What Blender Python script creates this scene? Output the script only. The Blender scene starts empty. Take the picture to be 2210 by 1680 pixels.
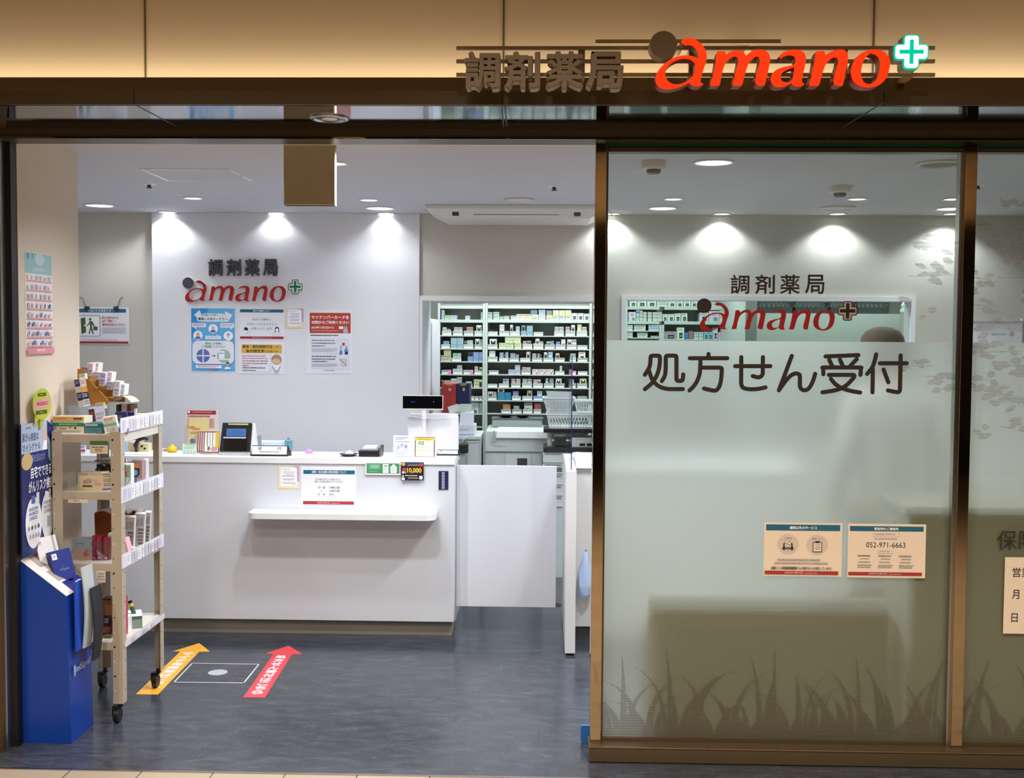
import bpy, bmesh, math, random
from mathutils import Vector, Matrix
from mathutils.geometry import tessellate_polygon
S = bpy.context.scene
COL = S.collection
PI = math.pi
random.seed(7)

# ---------------------------------------------------------------- camera
F_PX, W_PX, H_PX = 2400.0, 2210.0, 1680.0
CAM = Vector((0.0, -4.29, 1.635))
PITCH, YAW, ROLL = [math.radians(a) for a in (-2.725, 1.546, -0.377)]
RC = Matrix.Rotation(YAW, 3, 'Z') @ Matrix.Rotation(PITCH, 3, 'X') @ Matrix.Rotation(ROLL, 3, 'Y')
cam_data = bpy.data.cameras.new('camera')
cam_data.sensor_width = 36.0
cam_data.lens = F_PX / W_PX * 36.0
cam_data.clip_end = 60
cam = bpy.data.objects.new('camera', cam_data)
cx, cy, cz = RC.col[0], RC.col[2], -RC.col[1]
M3 = Matrix((cx, cy, cz)).transposed()
cam.matrix_world = Matrix.Translation(CAM) @ M3.to_4x4()
COL.objects.link(cam)
S.camera = cam

def ray(px, py):
    return RC @ Vector(((px - W_PX / 2) / F_PX, 1.0, -(py - H_PX / 2) / F_PX))
def at(px, py, Y):            # photo point on a plane at depth Y
    d = ray(px, py); return CAM + d * ((Y - CAM.y) / d.y)
def atx(px, py, X):
    d = ray(px, py); return CAM + d * ((X - CAM.x) / d.x)
def atz(px, py, Z):
    d = ray(px, py); return CAM + d * ((Z - CAM.z) / d.z)

# ---------------------------------------------------------------- view, world
S.view_settings.view_transform = 'Standard'
S.view_settings.look = 'None'
S.view_settings.exposure = 1.08
S.view_settings.gamma = 1.0
S.view_settings.use_curve_mapping = False
S.cycles.use_denoising = True
S.cycles.max_bounces = 10
S.cycles.transparent_max_bounces = 24
S.cycles.sample_clamp_indirect = 6.0
wd = bpy.data.worlds.new('world'); S.world = wd; wd.use_nodes = True
wd.node_tree.nodes['Background'].inputs[0].default_value = (1.0, 0.86, 0.70, 1)
wd.node_tree.nodes['Background'].inputs[1].default_value = 0.06

ZC = 2.43      # shop ceiling height
COOL = (0.905, 0.945, 1.0)
WARM = (1.0, 0.90, 0.74)
def spot(name, loc, power, size_deg, blend, col, aim=None, radius=0.04):
    l = bpy.data.lights.new(name, 'SPOT'); l.energy = power; l.color = col
    l.spot_size = math.radians(size_deg); l.spot_blend = blend; l.shadow_soft_size = radius
    o = bpy.data.objects.new(name, l); o.location = loc; COL.objects.link(o)
    if aim is not None:
        o.rotation_euler = (Vector(aim) - Vector(loc)).to_track_quat('-Z', 'Y').to_euler()
    return o
def area(name, loc, power, sx, sy, col, rot=(0, 0, 0), spread=180):
    l = bpy.data.lights.new(name, 'AREA'); l.energy = power; l.color = col
    l.shape = 'RECTANGLE'; l.size = sx; l.size_y = sy; l.spread = math.radians(spread)
    o = bpy.data.objects.new(name, l); o.location = loc; o.rotation_euler = rot; COL.objects.link(o)
    return o

# photo positions of the lamps in the shop ceiling: (px, py, kind)
LAMPS = [(360, 457, 'wash'), (596, 459, 'wash'), (833, 460, 'wash'), (1086, 461, 'wash'), (1320, 461, 'wash'),
         (1558, 461, 'wash'), (1808, 461, 'wash'), (2054, 461, 'wash'),
         (417, 427, 'small'), (797, 431, 'small'), (724, 352, 'small'), (1453, 429, 'small'), (1850, 429, 'small'), (2056, 429, 'small'),
         (215, 443, 'wide'), (820, 449, 'wide'), (1430, 449, 'wide'), (1540, 350, 'wide'), (2052, 450, 'wide')]
WASH_W, SMALL_W, WIDE_W = 6.5, 30.0, 40.0
for i, (px, py, k) in enumerate(LAMPS):
    p = atz(px, py, ZC)
    if k == 'wash':
        spot('wall_wash_lamp', (p.x, p.y, ZC - 0.02), WASH_W, 128, 0.45, COOL, radius=0.03)
    elif k == 'small':
        spot('downlight_or_fill_lamp', (p.x, p.y, ZC - 0.02), SMALL_W * (0.36 if p.y > 1.9 else 1), 130, 0.7, COOL, radius=0.04)
    else:
        spot('downlight_or_fill_lamp', (p.x, p.y, ZC - 0.02), WIDE_W * (0.13 if p.y > 1.9 else 1), 150, 0.6, COOL, radius=0.07)
# spots without fittings, added to match brightness; the first read off the shelf's shadow
for x, y, w in ((-0.74, 0.285, 36), (-1.35, 0.29, 16), (0.6, 0.6, 40), (1.9, 1.7, 24), (2.6, 0.9, 40), (-0.3, 1.1, 13), (-1.9, 1.55, 20), (1.2, 1.5, 18)):
    spot('downlight_or_fill_lamp', (x, y, ZC - 0.02), w, 140, 0.7, COOL, radius=0.05)
# ceiling panels of the dispensary
area('dispensary_panel_lamp', (0.3, 3.85, 2.38), 19, 2.6, 0.5, (0.90, 1.0, 0.97))
area('dispensary_panel_lamp', (2.2, 3.85, 2.38), 15, 1.6, 0.5, (0.90, 1.0, 0.97))
# corridor: cove strip behind the fascia lip and warm ceiling lamps
COVE_Y, COVE_Z = -0.40, 2.50
area('cove_strip_lamp', (0.0, -0.398, 2.508), 6.2, 9.0, 0.02, WARM, rot=(math.radians(180 - 12), 0, 0))
for x in (-3.0, -1.6, -0.2, 1.2, 2.6):
    spot('corridor_or_fill_lamp', (x, -2.3, 3.55), 132, 125, 1.0, (1.0, 0.87, 0.72), radius=0.06)
area('corridor_or_fill_lamp', (0.5, -4.2, 3.55), 60, 5, 1.0, (1.0, 0.87, 0.72), rot=(0.25, 0, 0), spread=120)
area('corridor_or_fill_lamp', (0.5, -8.6, 3.02), 8, 9, 0.04, WARM, rot=(math.radians(180 + 12), 0, 0))  # unseen uplight added so the far wall's band brightens the posts' reflection

# ---------------------------------------------------------------- materials
def lin(h):
    h = h.lstrip('#'); o = []
    for i in (0, 2, 4):
        c = int(h[i:i + 2], 16) / 255
        o.append(c / 12.92 if c <= 0.04045 else ((c + 0.055) / 1.055) ** 2.4)
    return (*o, 1.0)
_M = {}
def mat(h, rough=0.55, metal=0.0, emit=0.0, noise=0.05, nscale=14.0, bump=0.0, spec=None, key=None):
    k = key or (h, rough, metal, emit, noise, nscale, bump, spec)
    if k in _M: return _M[k]
    m = bpy.data.materials.new('mat_' + h.strip('#')); m.use_nodes = True
    nt = m.node_tree; b = nt.nodes['Principled BSDF']; c = lin(h)
    b.inputs['Base Color'].default_value = c
    b.inputs['Roughness'].default_value = rough
    b.inputs['Metallic'].default_value = metal
    if spec is not None: b.inputs['Specular IOR Level'].default_value = spec
    if noise:
        tc = nt.nodes.new('ShaderNodeTexCoord'); n = nt.nodes.new('ShaderNodeTexNoise')
        n.inputs['Scale'].default_value = nscale; n.inputs['Detail'].default_value = 3
        nt.links.new(tc.outputs['Object'], n.inputs['Vector'])
        r = nt.nodes.new('ShaderNodeMix'); r.data_type = 'RGBA'
        r.inputs[6].default_value = tuple(v * (1 - noise) for v in c[:3]) + (1,)
        r.inputs[7].default_value = tuple(min(1, v * (1 + noise)) for v in c[:3]) + (1,)
        nt.links.new(n.outputs['Fac'], r.inputs[0]); nt.links.new(r.outputs[2], b.inputs['Base Color'])
        if bump:
            bp = nt.nodes.new('ShaderNodeBump'); bp.inputs['Strength'].default_value = bump; bp.inputs['Distance'].default_value = 0.002
            nt.links.new(n.outputs['Fac'], bp.inputs['Height']); nt.links.new(bp.outputs[0], b.inputs['Normal'])
    if emit:
        b.inputs['Emission Color'].default_value = c; b.inputs['Emission Strength'].default_value = emit
    _M[k] = m
    return m
def emis(h, s):
    k = ('emis', h, s)
    if k not in _M:
        m = bpy.data.materials.new('mat_glow'); m.use_nodes = True; nt = m.node_tree; nt.nodes.clear()
        e = nt.nodes.new('ShaderNodeEmission'); e.inputs[0].default_value = lin(h); e.inputs[1].default_value = s
        o = nt.nodes.new('ShaderNodeOutputMaterial'); nt.links.new(e.outputs[0], o.inputs[0]); _M[k] = m
    return _M[k]
def clear(tint='#ffffff', gloss=0.06, key='glass', rough=0.0):
    k = ('clear', tint, gloss, key, rough)
    if k not in _M:
        m = bpy.data.materials.new('mat_' + key); m.use_nodes = True; nt = m.node_tree; nt.nodes.clear()
        t = nt.nodes.new('ShaderNodeBsdfTransparent'); t.inputs[0].default_value = lin(tint)
        g = nt.nodes.new('ShaderNodeBsdfGlossy'); g.inputs['Roughness'].default_value = rough
        lw = nt.nodes.new('ShaderNodeLayerWeight'); lw.inputs[0].default_value = 0.12
        mth = nt.nodes.new('ShaderNodeMath'); mth.operation = 'MULTIPLY_ADD'; mth.inputs[1].default_value = 0.5; mth.inputs[2].default_value = gloss
        nt.links.new(lw.outputs['Facing'], mth.inputs[0])
        mx = nt.nodes.new('ShaderNodeMixShader'); o = nt.nodes.new('ShaderNodeOutputMaterial')
        nt.links.new(mth.outputs[0], mx.inputs[0]); nt.links.new(t.outputs[0], mx.inputs[1]); nt.links.new(g.outputs[0], mx.inputs[2])
        nt.links.new(mx.outputs[0], o.inputs[0]); _M[k] = m
    return _M[k]
def film_mat():
    m = bpy.data.materials.new('mat_frosted_film'); m.use_nodes = True; nt = m.node_tree; nt.nodes.clear(); N = nt.nodes.new; L = nt.links.new
    r = N('ShaderNodeBsdfRefraction'); r.distribution = 'GGX'
    r.inputs['Color'].default_value = lin('#f0f5f6'); r.inputs['Roughness'].default_value = 0.5; r.inputs['IOR'].default_value = 1.14
    t = N('ShaderNodeBsdfTranslucent'); t.inputs[0].default_value = lin('#e6edee')
    d = N('ShaderNodeBsdfDiffuse'); d.inputs[0].default_value = lin('#cfcab0')
    g = N('ShaderNodeBsdfGlossy'); g.inputs['Roughness'].default_value = 0.25
    a = N('ShaderNodeMixShader'); a.inputs[0].default_value = 0.34; L(r.outputs[0], a.inputs[1]); L(t.outputs[0], a.inputs[2])
    b = N('ShaderNodeMixShader'); b.inputs[0].default_value = 0.31; L(a.outputs[0], b.inputs[1]); L(d.outputs[0], b.inputs[2])
    c = N('ShaderNodeMixShader'); c.inputs[0].default_value = 0.03; L(b.outputs[0], c.inputs[1]); L(g.outputs[0], c.inputs[2])
    o = N('ShaderNodeOutputMaterial'); L(c.outputs[0], o.inputs[0]); return m
def translucent(h, key):
    m = bpy.data.materials.new('mat_' + key); m.use_nodes = True; nt = m.node_tree; nt.nodes.clear(); N = nt.nodes.new; L = nt.links.new
    d = N('ShaderNodeBsdfDiffuse'); d.inputs[0].default_value = lin(h); t = N('ShaderNodeBsdfTranslucent'); t.inputs[0].default_value = lin(h); g = N('ShaderNodeBsdfGlossy'); g.inputs['Roughness'].default_value = 0.2
    a = N('ShaderNodeMixShader'); a.inputs[0].default_value = 0.55; L(d.outputs[0], a.inputs[1]); L(t.outputs[0], a.inputs[2]); b = N('ShaderNodeMixShader'); b.inputs[0].default_value = 0.08; L(a.outputs[0], b.inputs[1]); L(g.outputs[0], b.inputs[2])
    o = N('ShaderNodeOutputMaterial'); L(b.outputs[0], o.inputs[0]); return m
def leaf_mat(front='#a39a92', back='#a8a29e', op=0.5):
    m = bpy.data.materials.new('mat_leaf_print'); m.use_nodes = True; nt = m.node_tree; nt.nodes.clear(); N = nt.nodes.new; L = nt.links.new
    t = N('ShaderNodeBsdfTransparent'); d = N('ShaderNodeBsdfDiffuse'); d.inputs[0].default_value = lin(front)
    s = N('ShaderNodeBsdfTranslucent'); s.inputs[0].default_value = lin(back)
    a = N('ShaderNodeMixShader'); a.inputs[0].default_value = 0.5; L(d.outputs[0], a.inputs[1]); L(s.outputs[0], a.inputs[2])
    b = N('ShaderNodeMixShader'); b.inputs[0].default_value = op; L(t.outputs[0], b.inputs[1]); L(a.outputs[0], b.inputs[2])
    o = N('ShaderNodeOutputMaterial'); L(b.outputs[0], o.inputs[0]); return m
def floor_mat():
    m = bpy.data.materials.new('mat_slate_vinyl'); m.use_nodes = True; nt = m.node_tree; N = nt.nodes.new; L = nt.links.new
    b = nt.nodes['Principled BSDF']; tc = N('ShaderNodeTexCoord')
    mp = N('ShaderNodeMapping'); mp.inputs['Scale'].default_value = (5, 14, 1); L(tc.outputs['Object'], mp.inputs[0])
    n = N('ShaderNodeTexNoise'); n.inputs['Scale'].default_value = 1.6; n.inputs['Detail'].default_value = 9; n.inputs['Roughness'].default_value = 0.68; n.inputs['Distortion'].default_value = 0.8
    L(mp.outputs[0], n.inputs['Vector'])
    r = N('ShaderNodeValToRGB'); e = r.color_ramp.elements
    e[0].position = 0.30; e[0].color = lin('#24272e'); e[1].position = 0.74; e[1].color = lin('#4d535f')
    x = r.color_ramp.elements.new(0.52); x.color = lin('#373b44')
    L(n.outputs['Fac'], r.inputs[0])
    n2 = N('ShaderNodeTexNoise'); n2.inputs['Scale'].default_value = 60; n2.inputs['Detail'].default_value = 4; L(mp.outputs[0], n2.inputs['Vector'])
    r2 = N('ShaderNodeValToRGB'); r2.color_ramp.elements[0].position = 0.60; r2.color_ramp.elements[1].position = 0.80; L(n2.outputs['Fac'], r2.inputs[0])
    mx = N('ShaderNodeMix'); mx.data_type = 'RGBA'; mx.inputs[7].default_value = lin('#868c92'); L(r2.outputs[0], mx.inputs[0]); L(r.outputs[0], mx.inputs[6])
    br = N('ShaderNodeTexBrick'); br.inputs['Scale'].default_value = 1.0; br.inputs['Brick Width'].default_value = 0.92; br.inputs['Row Height'].default_value = 0.92
    br.offset = 0.0; br.inputs['Mortar Size'].default_value = 0.0012; br.inputs['Color1'].default_value = (1, 1, 1, 1); br.inputs['Color2'].default_value = (0.82, 0.83, 0.85, 1); br.inputs['Mortar'].default_value = (0.55, 0.55, 0.55, 1)
    L(tc.outputs['Object'], br.inputs['Vector'])
    m2 = N('ShaderNodeMix'); m2.data_type = 'RGBA'; m2.blend_type = 'MULTIPLY'; m2.inputs[0].default_value = 1; L(mx.outputs[2], m2.inputs[6]); L(br.outputs['Color'], m2.inputs[7])
    L(m2.outputs[2], b.inputs['Base Color']); b.inputs['Roughness'].default_value = 0.2; b.inputs['Specular IOR Level'].default_value = 0.6
    bp = N('ShaderNodeBump'); bp.inputs['Strength'].default_value = 0.08; bp.inputs['Distance'].default_value = 0.003; L(n.outputs['Fac'], bp.inputs['Height']); L(bp.outputs[0], b.inputs['Normal'])
    return m
def tile_mat():
    m = bpy.data.materials.new('mat_beige_tile'); m.use_nodes = True; nt = m.node_tree; N = nt.nodes.new; L = nt.links.new
    b = nt.nodes['Principled BSDF']; tc = N('ShaderNodeTexCoord')
    br = N('ShaderNodeTexBrick'); br.inputs['Scale'].default_value = 1; br.inputs['Brick Width'].default_value = 0.27; br.inputs['Row Height'].default_value = 0.3; br.offset = 0.5
    br.inputs['Mortar Size'].default_value = 0.003; br.inputs['Color1'].default_value = lin('#a39482'); br.inputs['Color2'].default_value = lin('#9a8b7a'); br.inputs['Mortar'].default_value = lin('#5a4e42')
    L(tc.outputs['Object'], br.inputs['Vector']); L(br.outputs['Color'], b.inputs['Base Color']); b.inputs['Roughness'].default_value = 0.3
    return m
def brushed(h, rough, name='mat_brushed'):
    m = bpy.data.materials.new(name); m.use_nodes = True; nt = m.node_tree; N = nt.nodes.new; L = nt.links.new
    b = nt.nodes['Principled BSDF']; b.inputs['Base Color'].default_value = lin(h); b.inputs['Metallic'].default_value = 1.0
    tc = N('ShaderNodeTexCoord'); mp = N('ShaderNodeMapping'); mp.inputs['Scale'].default_value = (3, 300, 300); n = N('ShaderNodeTexNoise'); n.inputs['Scale'].default_value = 2
    L(tc.outputs['Object'], mp.inputs[0]); L(mp.outputs[0], n.inputs['Vector'])
    mr = N('ShaderNodeMapRange'); mr.inputs[3].default_value = rough * 0.8; mr.inputs[4].default_value = rough * 1.3; L(n.outputs['Fac'], mr.inputs[0]); L(mr.outputs[0], b.inputs['Roughness'])
    return m
WHITE = mat('#e6e6ea', 0.45, noise=0.015, nscale=3)
WALLW = mat('#e2e2e6', 0.6, noise=0.02, nscale=2)
BEIGE = mat('#c9c5bb', 0.75, noise=0.03, nscale=300, bump=0.15)
PILLAR = mat('#dccfbe', 0.8, noise=0.03, nscale=5)
CEIL = mat('#c4c4ca', 0.8, noise=0.02, nscale=3)
TAN = mat('#c9b08c', 0.6, noise=0.03, nscale=2)
LAMIN = mat('#d3d5db', 0.35, noise=0.015, nscale=2)
KICK = mat('#8f897f', 0.6)
BRONZE = mat('#64553f', 0.35, 0.55, noise=0.06); GOLD = mat('#b5a285', 0.06, 1.0, noise=0.02); STEEL = brushed('#b9b7b4', 0.22); DARKB = mat('#54432f', 0.35, 0.4, noise=0.05)
BLACK = mat('#141416', 0.4); GREYP = mat('#9a9a9c', 0.5); CHROME = mat('#d8d8da', 0.12, 1.0, noise=0)
ACRYL = clear('#f6f9fc', 0.05, 'acrylic')
GLASS = clear('#f2f6f4', 0.025, 'window_glass')

# ---------------------------------------------------------------- mesh builder
_TXT = {}
def text_mesh(s):
    k = s
    if k not in _TXT:
        cu = bpy.data.curves.new('lettering', 'FONT'); cu.body = s; cu.size = 1; cu.resolution_u = 3
        o = bpy.data.objects.new('lettering', cu); COL.objects.link(o)
        dg = bpy.context.evaluated_depsgraph_get()
        me = bpy.data.meshes.new_from_object(o.evaluated_get(dg))
        vs = [v.co.copy() for v in me.vertices]; fs = [tuple(p.vertices) for p in me.polygons]
        bpy.data.objects.remove(o); bpy.data.curves.remove(cu); bpy.data.meshes.remove(me)
        if not vs: vs = [Vector((0, 0, 0))]
        x0 = min(v.x for v in vs); x1 = max(v.x for v in vs); y0 = min(v.y for v in vs); y1 = max(v.y for v in vs)
        _TXT[k] = (vs, fs, x0, x1, y0, y1)
    return _TXT[k]
class MB:
    def __init__(s): s.v = []; s.f = []; s.m = []; s.mats = []; s.M = Matrix.Identity(4)
    def mi(s, m):
        if m not in s.mats: s.mats.append(m)
        return s.mats.index(m)
    def add(s, vs, fs, m):
        b = len(s.v); s.v += [s.M @ Vector(v) for v in vs]; i = s.mi(m)
        for f in fs: s.f.append(tuple(b + k for k in f)); s.m.append(i)
        return s
    def box(s, x0, x1, y0, y1, z0, z1, m):
        vs = [(x, y, z) for z in (z0, z1) for y in (y0, y1) for x in (x0, x1)]
        return s.add(vs, [(0, 2, 3, 1), (4, 5, 7, 6), (0, 1, 5, 4), (2, 6, 7, 3), (0, 4, 6, 2), (1, 3, 7, 5)], m)
    def hexa(s, pts, m):       # eight points: bottom four then top four, each anticlockwise from above
        return s.add(pts, [(3, 2, 1, 0), (4, 5, 6, 7), (0, 1, 5, 4), (1, 2, 6, 5), (2, 3, 7, 6), (3, 0, 4, 7)], m)
    def cyl(s, c, r, h, m, axis='Z', n=24, r2=None):
        r2 = r if r2 is None else r2; c = Vector(c); vs = []; ax = {'X': (1, 2, 0), 'Y': (0, 2, 1), 'Z': (0, 1, 2)}[axis]
        for k, rr in ((0, r), (h, r2)):
            for i in range(n):
                a = 2 * PI * i / n; q = [0, 0, 0]; q[ax[0]] = rr * math.cos(a); q[ax[1]] = rr * math.sin(a); q[ax[2]] = k
                vs.append(c + Vector(q))
        fs = [tuple(range(n - 1, -1, -1)), tuple(range(n, 2 * n))] + [(i, (i + 1) % n, n + (i + 1) % n, n + i) for i in range(n)]
        return s.add(vs, fs, m)
    def lathe(s, prof, c, m, n=28):   # (radius, z) pairs about Z
        c = Vector(c); vs = []
        for r, z in prof: vs += [c + Vector((r * math.cos(2 * PI * i / n), r * math.sin(2 * PI * i / n), z)) for i in range(n)]
        fs = [(k * n + i, k * n + (i + 1) % n, (k + 1) * n + (i + 1) % n, (k + 1) * n + i) for k in range(len(prof) - 1) for i in range(n)]
        fs += [tuple(range(n - 1, -1, -1)), tuple(range((len(prof) - 1) * n, len(prof) * n))]
        return s.add(vs, fs, m)
    def tube(s, pts, r, m, n=8):
        pts = [Vector(p) for p in pts]; vs = []
        for i, p in enumerate(pts):
            d = (pts[min(i + 1, len(pts) - 1)] - pts[max(i - 1, 0)]).normalized()
            u = d.cross(Vector((0, 0, 1)));  u = u if u.length > 0.05 else d.cross(Vector((1, 0, 0))); u.normalize(); w = d.cross(u)
            rr = r[i] if isinstance(r, (list, tuple)) else r
            vs += [p + (u * math.cos(2 * PI * k / n) + w * math.sin(2 * PI * k / n)) * rr for k in range(n)]
        fs = [(i * n + k, i * n + (k + 1) % n, (i + 1) * n + (k + 1) % n, (i + 1) * n + k) for i in range(len(pts) - 1) for k in range(n)]
        fs += [tuple(range(n - 1, -1, -1)), tuple(range((len(pts) - 1) * n, len(pts) * n))]
        return s.add(vs, fs, m)
    def prism(s, loops, h, m, z=0.0, side=None):   # loops of (x, y): the outer one, then holes; from z to z+h
        ls = [[Vector((p[0], p[1], 0)) for p in l] for l in loops]
        tri = tessellate_polygon(ls); flat = [p for l in ls for p in l]; n = len(flat)
        def up(t):
            a, b, c = (flat[i] for i in t); return t if (b - a).cross(c - a).z > 0 else (t[0], t[2], t[1])
        tri = [up(t) for t in tri]
        s.add([(p.x, p.y, z + h) for p in flat], tri, m)
        if h > 1e-5:
            s.add([(p.x, p.y, z) for p in flat], [(a, c, b) for a, b, c in tri], side or m)
            for k, l in enumerate(ls):
                q = [(p.x, p.y, zz) for zz in (z, z + h) for p in l]; c = len(l)
                ar = sum(l[i].x * l[(i + 1) % c].y - l[(i + 1) % c].x * l[i].y for i in range(c))
                ccw = (ar > 0) == (k == 0)
                s.add(q, [((i, (i + 1) % c, c + (i + 1) % c, c + i) if ccw else (c + i, c + (i + 1) % c, (i + 1) % c, i)) for i in range(c)], side or m)
        return s
    def text(s, t, x0, y0, x1, y1, z, m, bold=0.0, h=0.0):   # fitted into the box x0..x1, y0..y1 (y up); bold: extra stroke half-width in em
        vs, fs, a0, a1, b0, b1 = text_mesh(t)
        a0 -= bold; a1 += bold; b0 -= bold; b1 += bold
        sx = (x1 - x0) / max(a1 - a0, 1e-6); sy = (y1 - y0) / max(b1 - b0, 1e-6)
        q = [(x0 + (v.x - a0) * sx, y0 + (v.y - b0) * sy) for v in vs]; n = len(q)
        s.add([(p[0], p[1], z + h) for p in q], fs, m)
        if h <= 0 and not bold: return s
        ed = {(f[i], f[(i + 1) % len(f)]) for f in fs for i in range(len(f))}
        out = [e for e in ed if (e[1], e[0]) not in ed]
        if not bold:
            s.add([(p[0], p[1], z + h) for p in q] + [(p[0], p[1], z) for p in q], [(e[0], n + e[0], n + e[1], e[1]) for e in out], m); return s
        oct_ = [(bold * math.cos(PI * k / 4), bold * math.sin(PI * k / 4)) for k in range(8)]
        for ei, (a, b) in enumerate(sorted(out)):            # thicken: every outline edge swept by a small octagon
            A = vs[a]; B = vs[b]; d = B - A
            if d.length < 1e-5: continue
            d = d.normalized(); c = [(A.x + u, A.y + v) for u, v in oct_ if u * d.x + v * d.y <= 1e-6] + [(B.x + u, B.y + v) for u, v in oct_ if u * d.x + v * d.y >= -1e-6]
            mx = sum(p[0] for p in c) / len(c); my = sum(p[1] for p in c) / len(c); c.sort(key=lambda p: math.atan2(p[1] - my, p[0] - mx))
            P = [(x0 + (p[0] - a0) * sx, y0 + (p[1] - b0) * sy) for p in c]; k = len(P)
            s.add([(p[0], p[1], z + h + 1.2e-5 * (1 + ei % 13)) for p in P], [tuple(range(k))], m)
            if h > 0: s.add([(p[0], p[1], zz) for zz in (z, z + h) for p in P], [(i, (i + 1) % k, k + (i + 1) % k, k + i) for i in range(k)], m)
        return s
    def build(s, name, parent=None, smooth=False, bevel=0.0, seg=2, loc=None):
        xs = [p.x for p in s.v]; ys = [p.y for p in s.v]; zs = [p.z for p in s.v]
        b = Vector(loc) if loc is not None else Vector(((min(xs) + max(xs)) / 2, (min(ys) + max(ys)) / 2, min(zs)))
        me = bpy.data.meshes.new(name); me.from_pydata([p - b for p in s.v], [], s.f)
        for m in s.mats: me.materials.append(m)
        me.polygons.foreach_set('material_index', s.m)
        if smooth is True: me.polygons.foreach_set('use_smooth', [True] * len(s.f))
        me.update()
        o = bpy.data.objects.new(name, me); COL.objects.link(o)
        o.location = b
        if parent is not None:
            o.parent = parent; base = parent['_w'] if '_w' in parent else parent.location
            o.location = b - Vector(base); o['_w'] = b
        if bevel:
            md = o.modifiers.new('edge', 'BEVEL'); md.width = bevel; md.segments = seg; md.limit_method = 'ANGLE'; md.angle_limit = math.radians(40)
        if smooth == 'angle': me.polygons.foreach_set('use_smooth', [True] * len(s.f)); me.set_sharp_from_angle(angle=math.radians(35))
        return o
def tag(o, label=None, cat=None, group=None, kind=None):
    if label: o['label'] = label
    if cat: o['category'] = cat
    if group: o['group'] = group
    if kind: o['kind'] = kind
    return o
def thing(name, label, cat, loc, group=None):
    o = bpy.data.objects.new(name, None); COL.objects.link(o); o.location = loc; o.empty_display_size = 0.05
    return tag(o, label, cat, group)
def struct(name, mb, label=None, **k):
    return tag(mb.build(name, **k), label, None, None, 'structure')
def dup(root, loc, label=None, group=None):
    r = root.copy(); COL.objects.link(r); r.location = loc
    if label: r['label'] = label
    if group: r['group'] = group
    for ch in list(root.children):
        c = ch.copy(); COL.objects.link(c); c.parent = r
        for g in list(ch.children):
            d = g.copy(); COL.objects.link(d); d.parent = c
    return r
def frame_xz(x, y, z):   # local x right, local y up, local z towards the corridor
    return Matrix(((1, 0, 0, x), (0, 0, -1, y), (0, 1, 0, z), (0, 0, 0, 1)))
def frame_yz(x, y, z):   # a sheet facing +X: local x goes into depth, local y up
    return Matrix(((0, 0, 1, x), (1, 0, 0, y), (0, 1, 0, z), (0, 0, 0, 1)))
def rrect(x0, y0, x1, y1, r, n=5):
    r = min(r, abs(x1 - x0) / 2, abs(y1 - y0) / 2); p = []
    for cx_, cy_, a0 in ((x1 - r, y1 - r, 0), (x0 + r, y1 - r, 90), (x0 + r, y0 + r, 180), (x1 - r, y0 + r, 270)):
        for i in range(n + 1):
            a = math.radians(a0 + 90 * i / n); p.append((cx_ + r * math.cos(a), cy_ + r * math.sin(a)))
    return p
def ell(x, y, a, b, n=28): return [(x + a * math.cos(2 * PI * i / n), y + b * math.sin(2 * PI * i / n)) for i in range(n)]
def draw(mb, M, A, B, w, h, elems, z0=0.0006, dz=0.00012):
    """flat print: elements in sheet units, x 0..A to the right and y 0..B downwards, on a w x h sheet whose top left corner is the origin of M"""
    old = mb.M; mb.M = old @ M; sx, sy = w / A, h / B; z = z0
    X = lambda u: u * sx
    Y = lambda v: -v * sy
    for e in elems:
        k = e[0]; z += dz
        if k == 'r': mb.prism([[(X(e[1]), Y(e[4])), (X(e[3]), Y(e[4])), (X(e[3]), Y(e[2])), (X(e[1]), Y(e[2]))]], 0, e[5], z)
        elif k == 'rr': mb.prism([rrect(X(e[1]), Y(e[4]), X(e[3]), Y(e[2]), e[6] * sx)], 0, e[5], z)
        elif k == 'e': mb.prism([ell(X(e[1]), Y(e[2]), e[3] * sx, e[4] * sy)], 0, e[5], z)
        elif k == 'p': mb.prism([[(X(a), Y(b)) for a, b in e[1]]], 0, e[2], z)
        elif k == 't': mb.text(e[5], X(e[1]), Y(e[4]), X(e[3]), Y(e[2]), z, e[6], e[7] if len(e) > 7 else 0.0)
        elif k == 'l':     # line x0,y0,x1,y1,width,mat
            a = Vector((X(e[1]), Y(e[2]))); b = Vector((X(e[3]), Y(e[4]))); d = (b - a).normalized(); q = Vector((-d.y, d.x)) * e[5] * sx / 2
            mb.prism([[tuple(a - q), tuple(b - q), tuple(b + q), tuple(a + q)]], 0, e[6], z)
        elif k == 'x':     # small print too fine to read: x0,y0,x1,y1,rows,mat
            rows = e[5]; ph = (e[4] - e[2]) / rows; rnd = random.Random(int(e[1] * 7 + e[2] * 13))
            for i in range(rows):
                y = e[2] + ph * i; u = e[1]; end = e[3] - rnd.random() * 0.15 * (e[3] - e[1]) * (i == rows - 1)
                while u < end - 0.5:
                    g = min((0.5 + 1.0 * rnd.random()) * ph * 0.8, end - u)
                    q0, q1 = X(u), X(u + g * .85)
                    for v0, v1 in ((0, .17), (.24, .40), (.47, .62)) if rnd.random() < .5 else ((0, .2), (.42, .62)): mb.add([(q0, Y(y + ph * v1), z), (q1, Y(y + ph * v1), z), (q1, Y(y + ph * v0), z), (q0, Y(y + ph * v0), z)], [(0, 1, 2, 3)], e[6])
                    u += g
    mb.M = old
def sheet(name, label, cat, M, w, h, A, B, elems, base=None, group=None, thick=0.0008, **k):
    mb = MB(); base = base or mat('#e8e8ee', 0.5, noise=0.01)
    mb.M = M; mb.prism([[(0, -h), (w, -h), (w, 0), (0, 0)]], thick, base); mb.M = Matrix.Identity(4)
    draw(mb, M, A, B, w, h, elems, thick)
    return tag(mb.build(name, **k), label, cat, group)
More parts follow.
